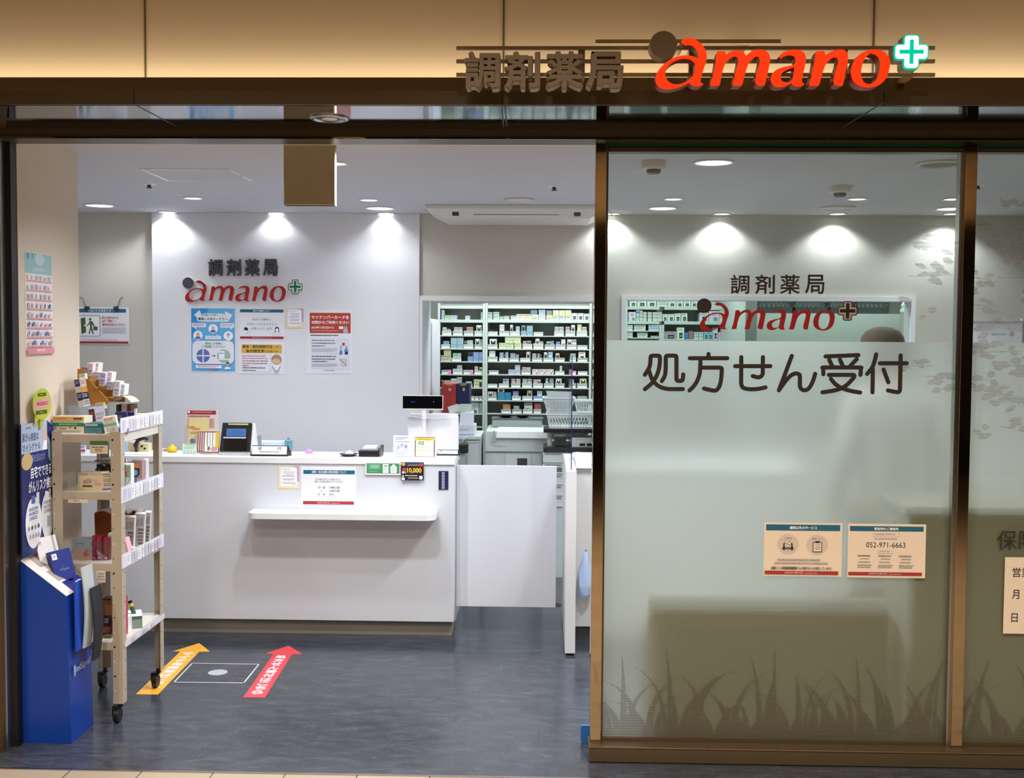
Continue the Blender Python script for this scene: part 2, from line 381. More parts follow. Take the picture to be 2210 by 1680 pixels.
def sheet_px(name, label, cat, x0, y0, x1, y1, Y, A, B, elems, **k):
    a = at(x0, y0, Y); b = at(x1, y0, Y); c = at(x0, y1, Y)
    return sheet(name, label, cat, frame_xz(a.x, Y, a.z), b.x - a.x, a.z - c.z, A, B, elems, **k)
def carton(name, label, x0, y0, x1, y1, Y, dep, base, elems=(), A=100, B=100, cat=None, yaw=0, tilt=0, side=None, top=None, group=None, parent=None, z_to=None, bevel=0.0):
    """a box whose front shows at photo rectangle x0..x1, y0..y1 on depth Y; turned by yaw and tilted about its bottom middle"""
    a = at(x0, y0, Y); b = at(x1, y0, Y); c = at((x0 + x1) / 2, y1, Y); w = b.x - a.x; z0 = (c.z if z_to is None else z_to) + w / 2 * abs(math.sin(math.radians(tilt))); h = a.z - z0
    mb = MB(); mb.M = Matrix.Translation(((a.x + b.x) / 2, Y, z0)) @ Matrix.Rotation(math.radians(yaw), 4, 'Z') @ Matrix.Rotation(math.radians(tilt), 4, 'Y')
    mb.box(-w / 2, w / 2, 0, dep, 0, h, base)
    if side: mb.box(w / 2, w / 2 + .0004, 0.0005, dep - .0005, 0.0005, h - .0005, side)
    if top: mb.box(-w / 2 + .0005, w / 2 - .0005, 0.0005, dep - .0005, h, h + .0004, top)
    if elems: draw(mb, Matrix(((1, 0, 0, -w / 2), (0, 0, -1, 0), (0, 1, 0, h), (0, 0, 0, 1))), A, B, w, h, elems, 0.0004)
    o = mb.build(name, parent)
    return tag(o, label, cat or name.split('_')[-1], group) if parent is None else o
def ordinal(i): return ['first', 'second', 'third', 'fourth', 'fifth', 'sixth', 'seventh', 'eighth', 'ninth', 'tenth', 'eleventh', 'twelfth', 'thirteenth', 'fourteenth', 'fifteenth', 'sixteenth', 'seventeenth', 'eighteenth', 'nineteenth', 'twentieth'][i - 1]

# ================================================================ the setting
LW, RW = -3.3, 3.25                      # side walls of the shop
m = MB(); m.box(-4.2, 4.2, -0.235, 5.6, -0.06, 0.0, floor_mat()); struct('floor', m, 'dark slate blue vinyl floor of the shop')
m = MB(); m.box(-6, 6, -9, -0.245, -0.06, -0.002, tile_mat()); struct('floor_corridor', m, 'beige stone tiles of the corridor')
m = MB(); m.box(-6, 6, -0.245, -0.235, -0.06, 0.0015, STEEL); struct('trim_1', m, 'thin metal strip between tiles and vinyl floor')
m = MB(); m.box(LW, RW, 0.04, 3.0, ZC, ZC + 0.1, CEIL); struct('ceiling', m, 'white plaster shop ceiling')
m = MB(); m.box(-1.3, RW, 3.0, 5.6, ZC, ZC + 0.1, CEIL); struct('ceiling_dispensary', m, 'white dispensary ceiling')
m = MB(); m.box(-6, 6, -9, -0.3, 3.6, 3.7, mat('#b09a78', 0.8)); struct('ceiling_corridor', m)
m = MB(); m.box(-6, 6, -9.2, -9, 0, 3.7, mat('#2a2018', 0.5))
for k in range(9): m.box(-5.4 + k * 1.25, -4.9 + k * 1.25, -9.0, -8.97, 0.4, 2.3, mat('#3a2c1e', 0.4))
m.box(-6, 6, -8.99, -8.95, 3.0, 3.7, mat('#d8b88c', .6))
struct('wall_corridor', m, 'dark panelled wall across the corridor')
m = MB(); m.box(LW - 0.1, LW, 0.6, 3.1, 0, ZC, WALLW); struct('wall_left', m, 'white side wall of the alcove')
m = MB(); m.box(RW, RW + 0.1, 0.0, 5.6, 0, ZC, BEIGE); struct('wall_right', m)
m = MB(); m.box(LW, -2.055, 0.03, 0.6, 0, ZC, PILLAR); struct('wall_entrance', m, 'beige return wall beside the entrance')

YB = 3.0                                  # back wall
o0 = at(912, 640, YB).x; o1 = at(1284, 640, YB).x; oz = at(1100, 645, YB).z
w0 = at(1346, 640, YB).x; w1 = at(1970, 640, YB).x; wz1 = at(1650, 645, YB).z; wz0 = 0.98
m = MB()
m.box(LW, o0, YB, YB + 0.5, 0, ZC, BEIGE); m.box(o0, o1, YB, YB + 0.5, oz, ZC, BEIGE); m.box(o1, w0, YB, YB + 0.12, 0, ZC, BEIGE)
m.box(w0, w1, YB, YB + 0.12, wz1, ZC, BEIGE); m.box(w0, w1, YB, YB + 0.12, 0, wz0, BEIGE); m.box(w1, RW, YB, YB + 0.12, 0, ZC, BEIGE)
struct('wall_back', m, 'pale beige textured back wall')
fx0 = at(328, 600, YB - .03).x; fx1 = at(905, 600, YB - .03).x
m = MB(); m.box(fx0, fx1, YB - 0.03, YB, 0, ZC, WALLW); struct('trim_2', m, 'raised glossy white wall panel behind the counter', bevel=0.002)
m = MB()
m.box(o0 - 0.020, o0 + .002, YB - 0.025, YB + 0.502, 0, oz + 0.016, WHITE); m.box(o0 + 0.0025, o1 - .0005, YB - 0.025, YB + 0.02, oz - 0.016, oz + 0.016, WHITE); m.box(o0 + .002, o1, YB + .02, YB + .502, oz - .002, oz + .01, WHITE)
m.box(o1, o1 + 0.022, YB - 0.025, YB + 0.12, 0, oz + 0.016, WHITE)
struct('trim_3', m, 'white frame of the dispensary opening')
m = MB(); t = 0.028; d0, d1 = YB - 0.02, YB + 0.125
m.box(w0 - t / 2, w1 + t / 2, d0, d1, wz1 - t / 2, wz1 + t / 2, WHITE); m.box(w0 - t / 2, w1 + t / 2, d0, d1, wz0 - t, wz0, WHITE)
m.box(w0 - t / 2, w0 + t / 2, d0, d1, wz0, wz1 - t / 2, WHITE); m.box(w1 - t / 2, w1 + t / 2, d0, d1, wz0, wz1 - t / 2, WHITE)
wf = struct('window_3', m, 'white framed window in the back wall')
m = MB(); m.box(w0, w1, YB + 0.05, YB + 0.056, wz0, wz1, GLASS); m.build('pane', wf)
m = MB(); m.box(-1.4, RW, 5.5, 5.6, 0, ZC, mat('#b8bdb9', 0.7)); struct('wall_dispensary', m)
m = MB(); m.box(-1.4, -1.3, 3.5, 5.5, 0, ZC, WALLW); struct('wall_dispensary_left', m)
m = MB(); m.box(1.42, 1.5, 3.55, 5.5, 0, ZC, mat('#c6ccc9', 0.5)); struct('wall_partition', m, 'pale grey partition inside the dispensary')

# ---- facade above the shop
YF = -0.53
m = MB(); m.box(-5, 5, -0.33, -0.27, 2.43, 3.6, TAN)
wu = struct('wall_upper', m, 'tan panelled facade wall lit from below')
for px in (313, 1087, 1886):
    p = at(px, 60, -0.332); m = MB(); m.box(p.x - 0.003, p.x + 0.003, -0.333, -0.329, 2.5, 3.6, mat('#5a4630', 0.8)); tag(m.build('panel_joint', wu))
z_b = at(600, 226, YF).z; z_m = at(600, 196, YF).z; z_t = at(600, 167, YF + 0.05).z
m = MB()
def bar_x(mb, prof, x0, x1, mt):     # prof: (y, z) anticlockwise seen from +X
    n = len(prof); vs = [(x0, y, z) for y, z in prof] + [(x1, y, z) for y, z in prof]
    mb.add(vs, [tuple(range(n - 1, -1, -1)), tuple(range(n, 2 * n))] + [(i, (i + 1) % n, n + (i + 1) % n, n + i) for i in range(n)], mt)
bar_x(m, [(YF, z_b), (YF + 0.02, z_b), (YF + 0.09, z_t - 0.03), (YF + 0.055, z_t), (YF + 0.05, z_t), (YF, z_m)], -5, 5, BRONZE)
fa = struct('trim_4', m, 'dark bronze fascia lip above the entrance')
for px in (289, 1084, 1908):
    p = at(px, 210, YF); m = MB(); m.box(p.x - 0.0015, p.x + 0.0015, YF - 0.0006, YF + 0.01, z_b, z_m, BLACK); m.build('fascia_joint', fa)
YT = -0.09
m = MB(); m.prism([[(-1.82, YF + 0.01), (5, YF + 0.01), (5, YT), (-2.04, YT)]], 0.012, brushed('#a9adb2', 0.07), z_b)
so = struct('ceiling_soffit', m, 'satin metal soffit over the entrance')
m = MB(); m.prism([[(-5, YF + 0.01), (-1.82, YF + 0.01), (-2.04, YT), (-5, YT)]], 0.012, DARKB, z_b); struct('trim_5', m)
for a, b in (((293, 227), (391, 278)), ((1083, 229), (1087, 278)), ((1090, 229), (1094, 278)), ((1906, 222), (1818, 275))):
    p = atz(a[0], a[1], z_b); q = atz(b[0], b[1], z_b); m = MB()
    m.hexa([(p.x - .003, p.y, z_b - .0006), (p.x + .003, p.y, z_b - .0006), (q.x + .003, q.y, z_b - .0006), (q.x - .003, q.y, z_b - .0006),
            (p.x - .003, p.y, z_b), (p.x + .003, p.y, z_b), (q.x + .003, q.y, z_b), (q.x - .003, q.y, z_b)], BLACK); m.build('soffit_joint', so)
z_h = at(600, 300, YT).z
m = MB(); m.box(-2.6, 5, YT, YT + 0.03, z_h, z_b + 0.02, DARKB); m.box(-2.6, 5, YT + 0.03, 0.03, z_h, z_h + 0.02, DARKB); m.box(-2.6, 5, YT - 0.004, YT + 0.004, z_h, z_h + 0.007, GOLD)
m.box(-2.6, 5, 0.03, 0.045, z_h, ZC + 0.1, PILLAR)
struct('trim_6', m, 'dark metal door track over the shop front')
# left jamb
m = MB(); m.box(-2.6, -2.09, YT, 0.03, 0, z_b, DARKB); m.box(-2.09, -2.075, YT + 0.02, 0.03, 0, z_h, STEEL); m.box(-2.075, -2.057, -0.02, 0.03, 0, z_h, BLACK)
struct('door_1', m, 'dark bronze jamb at the edge of the entrance')

# ---- shop front: posts, panes, film
mz0 = 0.0
def post(px0, px1, name, label):
    a = at(px0, 1000, -0.05).x; b = at(px1, 1000, -0.05).x
    m = MB(); m.box(a, b, -0.05, 0.035, 0.062, z_h - 0.005, GOLD)
    return struct(name, m, label, bevel=0.002), a, b
p1, pa, pb = post(1279, 1303, 'trim_7', 'mirror polished bronze post beside the entrance')
p2, pc, pd = post(2068, 2093, 'trim_8', 'mirror polished bronze post between the two panes')
m = MB(); m.box(pa - 0.004, 5, -0.085, 0.03, 0.004, 0.062, BRONZE); m.box(pa - 0.004, 5, -0.086, -0.08, 0.055, 0.063, GOLD); m.box(pa, 5, -0.07, 0.03, 0, 0.004, BLACK); struct('baseboard_front', m, 'brushed bronze base rail under the shop windows')
m = MB(); m.box(pb, 5, -0.02, 0.02, z_h - 0.02, z_h, mat('#1d5a40', 0.3)); m.box(pb, 5, -0.03, 0.02, z_h - 0.035, z_h - 0.02, DARKB); struct('trim_9', m, 'dark green edged head rail over the panes')  # green bar paints the reflection along the top edge of the glass
FILM = film_mat(); LEAF = leaf_mat(); GRASS = leaf_mat('#76685a', '#7a7268', 0.46)
zf = at(1680, 737, 0.004).z
VINYL = mat('#2a1c12', 0.5, noise=0); RED = mat('#a01414', 0.4, noise=0)
def bay(name, x0, x1, label):
    m = MB(); m.box(x0, x0 + 0.008, -0.022, 0.01, 0.062, z_h - 0.03, DARKB); m.box(x1 - 0.012, x1, -0.03, 0.01, 0.062, z_h - 0.03, STEEL); m.box(x0, x1, -0.02, 0.01, 0.062, 0.072, DARKB)
    f = struct(name, m, label)
    m = MB(); m.box(x0 + 0.006, x1 - 0.01, -0.008, 0.0, 0.066, z_h - 0.03, GLASS); m.build('pane', f)
    m = MB(); m.add([(x0 + .006, .0012, .068), (x1 - .01, .0012, .068), (x1 - .01, .0012, zf), (x0 + .006, .0012, zf)], [(0, 1, 2, 3)], FILM)
    tag(m.build('frosted_film', f), 'frosted white privacy film')
    return f
b1 = bay('window_1', pb, pc, 'tall shop window with frosted film and grass print')
b2 = bay('window_2', pd, 3.2, 'neighbouring shop window past the second post')
YG = -0.0088                              # outer face of the glass
def strips(shapes, z0, z1, pitch, skip, xmin, xmax, y, mt):
    """print made of short horizontal bars: union of the shapes on every row"""
    mb = MB(); z = z0; row = 0; fill = 1.0
    while z < z1:
        row += 1
        if row % skip == 0: z += pitch * .6; continue
        iv = []
        for s in shapes:
            xs = []
            n = len(s)
            for i in range(n):
                (ax, az), (bx, bz) = s[i], s[(i + 1) % n]
                if (az <= z < bz) or (bz <= z < az): xs.append(ax + (z - az) * (bx - ax) / (bz - az))
            xs.sort(); iv += [(max(xmin, xs[i]), min(xmax, xs[i + 1])) for i in range(0, len(xs) - 1, 2)]
        iv = sorted(i for i in iv if i[1] - i[0] > 0.0008); out = []
        for a, b in iv:
            if out and a <= out[-1][1] + 0.001: out[-1][1] = max(out[-1][1], b)
            else: out.append([a, b])
        for a, b in out: mb.add([(a, y, z - pitch * fill / 2), (b, y, z - pitch * fill / 2), (b, y, z + pitch * fill / 2), (a, y, z + pitch * fill / 2)], [(0, 1, 2, 3)], mt)
        z += pitch
    return mb
def blade(x, h, lean, w):
    n = 12; L = []; R = []
    for i in range(n + 1):
        t = i / n; cxx = x + lean * t * t * (0.5 + 0.7 * t); z = 0.085 + h * (t - 0.18 * abs(lean) / 0.12 * t ** 4); ww = w * (1 - t) ** 0.8 / 2
        L.append((cxx - ww, z)); R.append((cxx + ww, z))
    return L + R[::-1]
def grass(x0, x1, parent, seed):
    r = random.Random(seed); sh = [[(x0, 0.06), (x1, 0.06), (x1, 0.105), (x0, 0.105)]]
    x = x0
    while x < x1:
        h = 0.12 + 0.25 * r.random() ** 1.3; sh.append(blade(x, h, r.uniform(-0.15, 0.15), 0.020 + 0.020 * r.random())); x += 0.018 + 0.014 * r.random()
    m = strips(sh, 0.072, 0.46, 0.0030, 4, x0, x1, YG, GRASS); tag(m.build('grass_print', parent), 'grey brown grass blades printed along the foot')
grass(pb + 0.009, pc - 0.012, b1, 3); grass(pd + 0.009, 2.6, b2, 5)
def leaf(x, z, L, W, ang):
    p = []
    for i in range(14):
        t = i / 7.0 if i <= 7 else (14 - i) / 7.0; s = 1 if i <= 7 else -1
        u = (t - 0.5) * L; v = s * W * math.sin(PI * min(1, t)) ** 0.8 / 2
        p.append((x + u * math.cos(ang) - v * math.sin(ang), z + u * math.sin(ang) + v * math.cos(ang)))
    return p
def leaves(clusters, parent, xmin, xmax, seed):
    r = random.Random(seed); sh = []
    for px, py, rx, ry, n in clusters:
        c = at(px, py, YG)
        for k in range(max(2, int(n * .62))):
            a = r.uniform(0, 2 * PI); q = r.random() ** 0.6
            sh.append(leaf(c.x + rx / 559 * q * math.cos(a), c.z + ry / 559 * q * math.sin(a), r.uniform(0.030, 0.058), r.uniform(0.016, 0.028), r.uniform(-0.6, 0.6)))
        if n > 6:
            sh.append(leaf(c.x, c.z, 2.6 * rx / 559, 0.004, r.uniform(-0.3, 0.1)))
    zs = [z for s in sh for _, z in s]
    m = strips(sh, min(zs), max(zs), 0.0030, 5, xmin, xmax, YG - 0.0002, LEAF); tag(m.build('leaf_print', parent), 'grey leaf sprays printed beside the post')
leaves([(2012, 530, 38, 18, 16), (2008, 595, 42, 24, 14), (1958, 640, 20, 30, 6), (2030, 560, 25, 20, 5), (2010, 680, 40, 14, 3), (1985, 790, 40, 22, 8), (2025, 812, 30, 14, 10), (2035, 840, 20, 8, 3)], b1, pb, pc - 0.013, 11)
leaves([(2200, 440, 40, 12, 8), (2150, 500, 45, 30, 22), (2190, 520, 40, 40, 24), (2110, 600, 36, 36, 20), (2125, 660, 40, 20, 10), (2200, 560, 30, 20, 8), (2170, 710, 60, 22, 20), (2140, 760, 60, 26, 22), (2190, 790, 40, 30, 18), (2115, 820, 40, 26, 14),
        (2160, 850, 50, 24, 16), (2195, 865, 30, 20, 10), (2120, 930, 36, 14, 6), (2180, 925, 36, 20, 8), (2230, 600, 60, 90, 30), (2260, 820, 60, 60, 24)], b2, pd + 0.01, 2.3, 12)

# ---------------------------------------------------------------- logo drawing (units of the traced lettering, y downwards)
def cr(pts, n=5):      # smooth curve through the points
    out = []; P = [Vector(p) for p in pts]
    if len(P) < 3: return [tuple(p) for p in P]
    for i in range(len(P) - 1):
        a = P[max(i - 1, 0)]; b = P[i]; c = P[i + 1]; d = P[min(i + 2, len(P) - 1)]
        for k in range(n):
            t = k / n
            out.append(tuple(0.5 * ((2 * b) + (c - a) * t + (2 * a - 5 * b + 4 * c - d) * t * t + (3 * b - a - 3 * c + d) * t ** 3)))
    return out + [tuple(P[-1])]
def outline(*subs):
    o = []
    for s in subs:
        for p in cr(s):
            if not o or (abs(p[0] - o[-1][0]) + abs(p[1] - o[-1][1])) > 0.5: o.append(p)
    if abs(o[0][0] - o[-1][0]) + abs(o[0][1] - o[-1][1]) < 0.5: o.pop()
    return o
G_BIGA = [outline([(320, 163), (348, 145), (390, 142), (440, 163), (485, 205), (508, 255), (508, 310), (490, 365), (474, 420), (466, 462), (470, 482), (487, 488)],
                  [(487, 488), (462, 498), (425, 497), (400, 487), (386, 468)],
                  [(386, 468), (340, 494), (280, 514), (218, 522), (168, 514), (136, 484), (127, 442), (142, 396), (182, 348), (232, 308), (292, 284), (350, 275), (404, 280), (452, 300)],
                  [(452, 300), (456, 268), (446, 232), (424, 202), (390, 184), (350, 184), (320, 163)]),
          outline([(428, 330), (428, 370), (420, 405), (398, 440), (358, 470), (302, 490), (250, 485), (212, 456), (197, 414), (208, 370), (242, 328), (290, 302), (340, 292), (392, 300), (428, 330)])]
G_M = [outline([(600, 243), (652, 240)], [(652, 240), (660, 272)], [(660, 272), (700, 246), (745, 234), (785, 242), (806, 264), (812, 284)],
               [(812, 284), (850, 252), (892, 232), (942, 232), (976, 246), (998, 286), (994, 335), (982, 400), (962, 494)], [(962, 494), (932, 494), (905, 482), (897, 456)],
               [(897, 456), (912, 395), (928, 325), (928, 290), (908, 270), (872, 284), (838, 322), (816, 378), (800, 440), (788, 494)], [(788, 494), (722, 494)],
               [(722, 494), (742, 415), (762, 325), (762, 288), (742, 270), (704, 280), (666, 312), (641, 364), (626, 428), (615, 494)], [(615, 494), (548, 494)], [(548, 494), (572, 415), (588, 330), (600, 243)])]
G_A = [outline([(1078, 276), (1104, 252), (1150, 236), (1204, 231), (1250, 245), (1272, 282), (1270, 325), (1258, 385), (1246, 445), (1248, 478), (1266, 487)], [(1266, 487), (1242, 500), (1206, 498), (1182, 484), (1176, 468)],
               [(1176, 468), (1138, 492), (1090, 505), (1048, 499), (1020, 470), (1019, 430), (1046, 390), (1100, 366), (1158, 353), (1196, 338)],
               [(1196, 338), (1206, 308), (1200, 280), (1176, 264), (1138, 262), (1104, 272), (1088, 284), (1078, 276)]),
       outline([(1192, 358), (1188, 402), (1180, 440), (1164, 466), (1130, 475), (1097, 465), (1085, 436), (1100, 402), (1140, 376), (1192, 358)])]
G_N = [outline([(1360, 243), (1416, 240)], [(1416, 240), (1423, 276)], [(1423, 276), (1462, 250), (1512, 232), (1562, 232), (1590, 256), (1595, 294), (1586, 355), (1572, 430), (1560, 495)], [(1560, 495), (1526, 495), (1504, 482), (1500, 455)],
               [(1500, 455), (1511, 400), (1528, 335), (1532, 300), (1518, 280), (1490, 279), (1452, 301), (1421, 346), (1400, 412), (1378, 495)], [(1378, 495), (1310, 495)], [(1310, 495), (1331, 420), (1347, 335), (1360, 243)])]
G_O = [outline([(1780, 230), (1842, 233), (1890, 260), (1915, 310), (1912, 372), (1890, 440), (1840, 490), (1768, 507), (1700, 495), (1650, 460), (1632, 400), (1640, 340), (1670, 286), (1720, 248), (1780, 230)]),
       outline([(1775, 250), (1818, 266), (1844, 304), (1848, 352), (1838, 412), (1814, 462), (1775, 487), (1735, 480), (1710, 450), (1702, 400), (1710, 340), (1730, 290), (1775, 250)])]
LETTERS = [G_BIGA, G_M, G_A, G_N, G_O]
def cross_poly(c, L, w, r=0):
    x, y = c; p = [(w, L), (-w, L), (-w, w), (-L, w), (-L, -w), (-w, -w), (-w, -L), (w, -L), (w, -w), (L, -w), (L, w), (w, w)]
    out = []
    for i, (a, b) in enumerate(p):
        if r and i not in (2, 5, 8, 11):
            q0 = Vector(p[i - 1]); q1 = Vector(p[(i + 1) % 12]); v = Vector((a, b)); d0 = (q0 - v).normalized() * r; d1 = (q1 - v).normalized() * r
            for k in range(6):
                t = k / 5; out.append(tuple((v + d0) * (1 - t) ** 2 + v * 2 * t * (1 - t) + (v + d1) * t * t))
        else: out.append((a, b))
    return [(x + a, y + b) for a, b in out]
def grow(poly, d):     # push a contour outwards by d
    n = len(poly); ar = sum(poly[i][0] * poly[(i + 1) % n][1] - poly[(i + 1) % n][0] * poly[i][1] for i in range(n)); s = 1 if ar > 0 else -1; out = []
    for i in range(n):
        a = Vector(poly[i - 1]); b = Vector(poly[i]); c = Vector(poly[(i + 1) % n]); t = (c - a)
        t = t.normalized() if t.length else Vector((1, 0)); out.append((b.x + s * t.y * d, b.y - s * t.x * d))
    return out
def logo_frame(p0, p1, q0, q1, Y, dz=0):
    """map traced units to the wall: trace points p0, p1 stand where photo points q0, q1 show on depth Y"""
    a = at(*q0, Y); b = at(*q1, Y); k = (b.x - a.x) / (p1[0] - p0[0])
    return lambda P: [(a.x + (u - p0[0]) * k, a.z - (v - p0[1]) * k + dz) for u, v in P], k
XZ = Matrix(((1, 0, 0, 0), (0, 0, -1, 0), (0, 1, 0, 0), (0, 0, 0, 1)))
def flat(Y): return Matrix.Translation((0, Y, 0)) @ XZ

# ---- big sign over the entrance
YS = -0.70
DISCC, CROSSC = (182, 186), (2083, 243)
fr, K = logo_frame(DISCC, CROSSC, (1432, 97), (1966, 107), YS)
sg = thing('shop_sign', 'large illuminated shop sign of orange red letters on metal rails above the entrance', 'sign', (at(1500, 165, YS).x, -0.6, 2.5))
RIM = translucent('#d6cbba', 'acrylic_rim'); DFACE = mat('#6b5d4d', 0.5)
GLOWR = emis('#ff3a12', .52); GLOWW = emis('#e9fffb', .7); GLOWG = emis('#00d8ac', .43)
REDSIDE = mat('#8a3020', 0.4)
for k, g in enumerate(LETTERS):
    gg = [grow(g[0], 5)] + [list(h) for h in g[1:]]
    m = MB(); m.M = flat(YS); m.prism([fr(l) for l in gg], 0.006, GLOWR); m.prism([fr(l) for l in gg], 0.05, REDSIDE, -0.051)
    tag(m.build('letter', sg), 'glowing orange red letter ' + 'amano'[k])
m = MB(); m.M = flat(YS); m.prism([fr(ell(182, 186, 103, 103, 48))], 0.006, mat('#7d6d5a', 0.5)); m.prism([fr(ell(182, 186, 108, 108, 48))], 0.05, RIM, -0.051); tag(m.build('disc', sg), 'unlit grey brown round disc')
m = MB(); m.M = flat(YS); m.prism([fr(cross_poly(CROSSC, 132, 62, 34))], 0.005, GLOWG); m.prism([fr(cross_poly(CROSSC, 122, 52, 26))], 0.006, GLOWW, 0.001); m.prism([fr(cross_poly(CROSSC, 92, 15, 0))], 0.007, GLOWG, 0.001)
m.prism([fr(cross_poly(CROSSC, 134, 64, 34))], 0.05, RIM, -0.051); tag(m.build('cross', sg), 'glowing mint and white cross')
for t, x0, x1 in (('調', 1005, 1077), ('剤', 1091, 1163), ('薬', 1181, 1256), ('局', 1268, 1343)):
    a = at(x0, 113, YS); b = at(x1, 190, YS); m = MB(); m.M = flat(YS)
    m.text(t, a.x, b.z, b.x, a.z, 0.0, mat('#94826c', 0.5), 0.024, 0.008); m.text(t, a.x - .004, b.z - .004, b.x + .004, a.z + .004, -0.05, RIM, 0.034, 0.048); m.build('character', sg)
RAIL = mat('#a08a62', 0.5)
for ya, yb in ((106.5, 101.5), (135, 130), (164, 159.5)):
    a = at(985, ya, -0.6); b = at(2017, yb, -0.6); m = MB(); z = (a.z + b.z) / 2; m.box(a.x, b.x, -0.606, -0.594, z - 0.0055, z + 0.0055, RAIL); m.build('rail', sg)
for px in (1255, 1494, 1820, 1962):
    a = at(px, 100, -0.58); m = MB(); zt = at(px, 103, -0.59).z; zb = at(px, 168, -0.59).z; m.box(a.x - .011, a.x + .011, -0.594, -0.57, zb, zt, RAIL); m.box(a.x - .011, a.x + .011, -0.57, -0.49, zb, zb + .012, RAIL); m.build('bracket', sg)
for t_, px in enumerate((1040, 1128, 1218, 1305, 1440, 1560, 1650, 1745, 1870, 1966)):
    a = at(px, 135, -0.6); m = MB(); m.cyl((a.x, -0.66, a.z), 0.004, 0.06, STEEL, 'Y', 8); m.build('spacer', sg)
a = at(1285, 92, -0.5); b = at(1684, 88, -0.5); m = MB(); m.box(a.x, b.x, -0.51, -0.49, a.z - .005, a.z + .008, mat('#b59b70', 0.5)); m.box(a.x + .3, a.x + .32, -0.5, -0.33, a.z - .004, a.z + .004, RAIL); m.box(b.x - .1, b.x - .08, -0.5, -0.33, a.z - .004, a.z + .004, RAIL)
tag(m.build('cable_duct'), 'thin beige cable duct behind the top rail of the big sign', 'duct')

# ---- raised sign on the white panel
YW = YB - 0.03
fr, K = logo_frame(DISCC, CROSSC, (405.5, 611), (637, 619), YW - .02)
sg = thing('wall_sign', 'raised red and grey lettering with green cross on the white wall panel', 'sign', (at(520, 650, YW).x, YW, at(520, 650, YW).z))
GREY = mat('#4b4a4e', 0.45); REDM = mat('#b01c1c', 0.35); EDGE = mat('#d9d4d6', 0.4)
def sign3d(g, mt, name, h=0.016, label=None):
    m = MB(); m.M = flat(YW); m.prism(g, 0.002, mt, h); m.prism(g, h, EDGE, 0.0); tag(m.build(name, sg), label)
for k, g in enumerate(LETTERS): sign3d([fr(l) for l in g], REDM, 'letter', label='red raised letter ' + 'amano'[k])
sign3d([fr(ell(182, 186, 99, 99, 40))], GREY, 'disc', label='grey disc')
m = MB(); m.M = flat(YW)
for L, w, r, mt, z in ((130, 62, 32, mat('#1f7a57', .4), .016), (115, 47, 20, WHITE, .0175), (98, 20, 0, mat('#1f7a57', .4), .019)): m.prism([fr(cross_poly(CROSSC, L, w, r))], 0.001, mt, z)
m.prism([fr(cross_poly(CROSSC, 130, 62, 32))], 0.016, EDGE, 0); tag(m.build('cross', sg), 'green cross with a white outline')
for t, x0, x1 in (('調', 449, 480), ('剤', 488, 520), ('薬', 528, 560), ('局', 567, 599)):
    a = at(x0, 559, YW - .016); b = at(x1, 596, YW - .016); m = MB(); m.M = flat(YW)
    m.text(t, a.x, b.z, b.x, a.z, 0.0, GREY, 0.022, 0.016); m.build('character', sg)

# ---- lettering stuck on the pane
YV = -0.0095
def uv(u, v): return (1490 + u / 6.139, 630 + v / 6.139)
fr, K = logo_frame(DISCC, CROSSC, uv(*DISCC), uv(*CROSSC), YV)
sg = thing('vinyl_logo', 'dark red and brown vinyl lettering with a cross on the clear part of the pane', 'lettering', (at(1670, 710, YV).x, YV, at(1670, 710, YV).z))
for g in LETTERS: m = MB(); m.M = flat(YV); m.prism([fr(l) for l in g], 0.0004, RED); m.build('letter', sg)
m = MB(); m.M = flat(YV); m.prism([fr(ell(182, 186, 98, 98, 40))], 0.0004, VINYL); m.build('disc', sg)
m = MB(); m.M = flat(YV)
for L, w, r, mt, z in ((130, 62, 32, VINYL, 0), (117, 49, 22, mat('#b5a892', .5), .0003), (102, 22, 0, mat('#0e0a08', .5), .0006)): m.prism([fr(cross_poly(CROSSC, L, w, r))], 0.0003, mt, z)
m.build('cross', sg)
for t, x0, x1 in (('調', 1577, 1617), ('剤', 1630, 1672), ('薬', 1684, 1726), ('局', 1738, 1779)):
    a = at(x0, 593, YV); b = at(x1, 635, YV); m = MB(); m.M = flat(YV); m.text(t, a.x, b.z, b.x, a.z, 0.0, VINYL, 0.016, 0.0004); m.build('character', sg)
def stroke(mb, pts, w, mt, Y):
    P = [at(*p, Y) for p in pts]; P = [(p.x, p.z) for p in P]
    P = cr(P, 4) if len(P) > 2 else P
    for i, p in enumerate(P):
        mb.k = getattr(mb, 'k', 0) + 1; z = .0003 + 6e-6 * mb.k
        mb.prism([ell(p[0], p[1], w / 2, w / 2, 16)], 0, mt, z)
        if i:
            a = Vector(P[i - 1]); b = Vector(p)
            if (b - a).length > 1e-4:
                d = (b - a).normalized(); q = Vector((-d.y, d.x)) * w / 2; mb.prism([[tuple(a - q), tuple(b - q), tuple(b + q), tuple(a + q)]], 0, mt, z + 3e-6)
